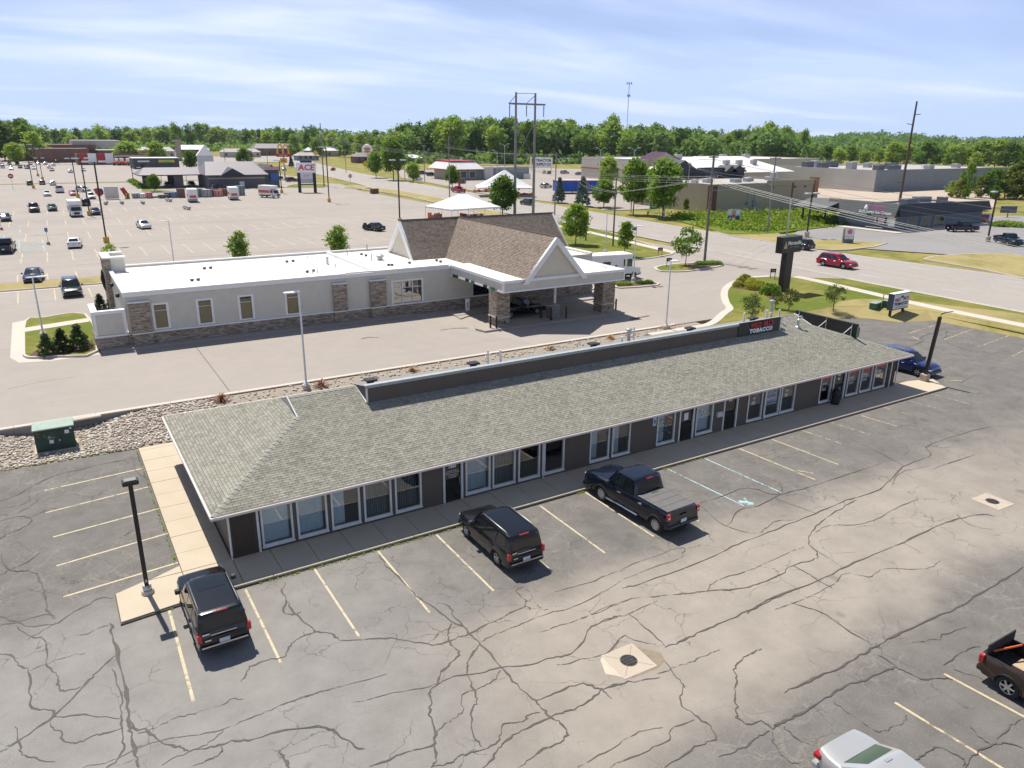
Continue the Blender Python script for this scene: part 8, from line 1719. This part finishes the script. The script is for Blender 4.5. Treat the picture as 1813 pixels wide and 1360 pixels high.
# ---- woods on the horizon
PROF = [(-60, 212), (0, 213), (45, 208), (75, 222), (130, 226), (200, 220), (260, 222), (330, 217), (400, 223), (470, 224), (520, 226), (545, 223), (600, 226), (650, 231), (690, 230), (735, 216), (800, 208), (860, 209), (930, 211), (1000, 208), (1040, 221), (1060, 222), (1082, 206), (1100, 226), (1130, 216), (1180, 222), (1250, 228), (1300, 229), (1355, 217), (1385, 222), (1400, 236), (1420, 232), (1436, 240), (1480, 233), (1560, 229), (1640, 235), (1700, 239), (1813, 241), (1880, 240)]
def prof(x): return lerp_tab(PROF, x)
woods = [make_tree('wood_tree', 22, 2.5, 5.2, sh, 1500, 1.5, 1.15, 46, LEAFD, 40+i, 'x', .3, 5, .4) for i, sh in enumerate(('tall', 'egg', 'tall', 'column', 'egg', 'round'))]
def wood_row(px0, px1, step, by, jit, drop, lb, grp, sel=None, wide=(.9, 1.3)):
    px = px0
    while px < px1:
        q = px+rr.uniform(-.4, .4)*step; y = by+rr.uniform(-jit, jit); b = P(q, y); ty = prof(q)+rr.uniform(*drop); h = max(5, topz(b, q, ty)-ZB); pr = rr.choice(woods if sel is None else [woods[i] for i in sel]); s_ = h/22; w = rr.uniform(*wide)*max(.75, min(1.6, 1/s_**.4))
        o = plant(pr, b, s_, lb, grp); o.scale = (s_*w, s_*w, s_); px += step*rr.uniform(.75, 1.25)
W1 = 'front trees of the wood behind the stores'
wood_row(690, 1425, 13, 287, 3, (2, 22), 'leafy tree in the wood behind the stores, front edge', W1); wood_row(700, 1420, 12, 281, 2.5, (-1, 9), 'tall tree rising in the wood behind the stores', 'rear trees of the wood behind the stores', (0, 2, 3, 4))
wood_row(-40, 690, 12, 264, 3, (-1, 14), 'distant tree in the belt behind the far shops', 'distant trees behind the far shops'); wood_row(-30, 80, 15, 285, 3, (0, 18), 'big tree at the left edge of the far lot', 'big trees at the far left', None, (1.2, 1.6)); wood_row(480, 700, 16, 276, 3, (4, 24), 'tree behind the burger sign and the far road', 'trees behind the far road')
b = P(1082, 284); h = topz(b, 1082, 205)-ZB; o = plant(woods[3], b, h/22, 'dark narrow tree standing above the wood', 'tall narrow trees'); o.scale = (h/22*.7, h/22*.7, h/22)
b = P(1420, 292); h = topz(b, 1420, 230)-ZB; o = plant(woods[3], b, h/22, 'slim pointed tree at the right end of the wood', 'tall narrow trees'); o.scale = (h/22*.55, h/22*.55, h/22)
# right hand fields
G5 = 'trees beyond the grey store'
for px, py, ty in ((1440, 292, 262), (1462, 290, 258), (1484, 293, 262), (1505, 291, 258), (1530, 292, 264), (1556, 290, 262), (1578, 296, 252), (1600, 296, 256), (1640, 297, 250), (1662, 296, 254), (1690, 298, 252), (1712, 297, 256), (1735, 299, 250), (1760, 298, 248), (1785, 299, 252), (1808, 298, 254), (1830, 299, 252), (1626, 299, 268), (1676, 300, 272), (1724, 302, 270)):
    b = P(px, py); h = topz(b, px, ty)-ZB; o = plant(rr.choice(woods), b, h/22, 'leafy tree in the field belt beyond the grey store', G5); o.scale = (h/22*1.5, h/22*1.5, h/22)
bushy = [make_tree('bushy_tree', 9, .8, 3.6, 'round', 1700, .75, .6, 40, LEAFO if i == 2 else LEAFY if i else LEAF, 60+i, 'x', .15, 5) for i in range(3)]
for i, (px, py, ty, lb) in enumerate(((1683, 349, 322, 'rounded bush left of the tall dark tree by the grey store'), (1709, 352, 292, 'tall dark tree in front of the grey store wall'), (1698, 351, 318, 'low bush under the tall dark tree'), (1735, 350, 313, 'yellow green bush right of the tall dark tree'), (1756, 351, 303, 'bushy tree fourth from the tall dark tree'), (1778, 350, 296, 'bushy olive tree near the right edge'), (1800, 352, 288, 'tall bushy tree at the right edge'), (1822, 352, 286, 'bushy tree cut by the right edge'), (1790, 353, 326, 'low bush below the trees at the right edge'), (1760, 353, 330, 'low bush between the yellow green bush and right edge'))):
    b = P(px, py); h = topz(b, px, ty)-ZB; o = plant(bushy[(0, 0, 1, 1, 0, 2, 1, 0, 2, 0)[i]], b, h/9, lb, 'bushy trees by the grey store'); w = .62 if i == 1 else 1.1; o.scale = (h/9*w, h/9*w, h/9)
# far mass of woods and the low wooded hill
rng = np.random.default_rng(77); Q = []
def mass(px0, px1, n_, d0, d1, drop, leaf_n, spread):
    for i in range(n_):
        px = rng.uniform(px0, px1); dd = rng.uniform(d0, d1); r_ = ray(px, 250); hh = math.hypot(r_.x, r_.y); b = Vector((CX+r_.x/hh*dd, CY+r_.y/hh*dd, ZB)); zt = topz(b, px, prof(px)+rng.uniform(*drop)); zt = max(zt, 6)
        q = rng.normal(0, 1, (leaf_n, 3)); q /= np.linalg.norm(q, axis=1)[:, None]; q *= (rng.random(leaf_n)**.4)[:, None]; q *= np.array([spread, spread, max(4, min(zt*.55, 9))]); q += np.array([b.x, b.y, zt-max(4, min(zt*.55, 9))]); Q.append(q)
mass(-60, 700, 330, 900, 1250, (1, 16), 110, 7); mass(690, 1440, 220, 520, 640, (4, 22), 110, 6); mass(1410, 1880, 420, 1200, 1750, (0, 16), 110, 10); mass(1410, 1880, 240, 700, 1000, (10, 26), 100, 7)
for px in np.arange(690, 1440, 2.2):                # undergrowth along the foot of the wood
    b = P(px, 288+rng.uniform(-3, 2.5)); q = rng.normal(0, 1, (26, 3))*np.array([2.2, 2.2, 1.6]); q[:, 2] = np.abs(q[:, 2])*1.5; Q.append(q+np.array([b.x, b.y, ZB]))
for px in np.arange(-40, 700, 2.5):
    b = P(px, 266+rng.uniform(-3, 3)); q = rng.normal(0, 1, (20, 3))*np.array([4, 4, 2.4]); q[:, 2] = np.abs(q[:, 2])*1.5; Q.append(q+np.array([b.x, b.y, ZB]))
V, F = leaf_quads(np.concatenate(Q), 3.4, rng, .5); tag(link_obj('far_woods', quads_mesh('far_woods', V, F, LEAFF)), 'far off woods forming the green horizon', 'woods', kind='stuff')
hl = MB(); n_ = 40
xs_ = np.linspace(1380, 1900, n_)
for i in range(n_-1):
    q = []
    for px, dd, zz_ in ((xs_[i], 1000, .3), (xs_[i+1], 1000, .3), (xs_[i+1], 1900, 1.), (xs_[i], 1900, 1.)):
        r_ = ray(px, 250); hh = math.hypot(r_.x, r_.y); z = (topz((CX+r_.x/hh*dd, CY+r_.y/hh*dd), px, prof(px)+16)-4)*zz_; q.append((CX+r_.x/hh*dd, CY+r_.y/hh*dd, max(.45, z)))
    hl.quad(*q)
struct('wooded_hill', hl, pm('hill undergrowth', (.035, .07, .025), .9, var=.3, scale=.02))
# ------------------------------------------------------------------ summer haze over the whole place
hz = MB().box(-2600, 3400, -700, 3000, -2.0, 130).build('haze', BLK); hz.data.materials.clear()
mt = bpy.data.materials.new('thin summer haze'); mt.use_nodes = True; n = mt.node_tree; n.nodes.clear(); o = mk(n, 'ShaderNodeOutputMaterial'); v = mk(n, 'ShaderNodeVolumePrincipled')
v.inputs['Color'].default_value = (.80, .88, 1, 1); v.inputs['Density'].default_value = .00005; v.inputs['Anisotropy'].default_value = .2; link(n, v.outputs[0], o.inputs['Volume']); hz.data.materials.append(mt)
tag(hz, 'thin pale summer haze hanging over the whole place', 'haze', kind='stuff')
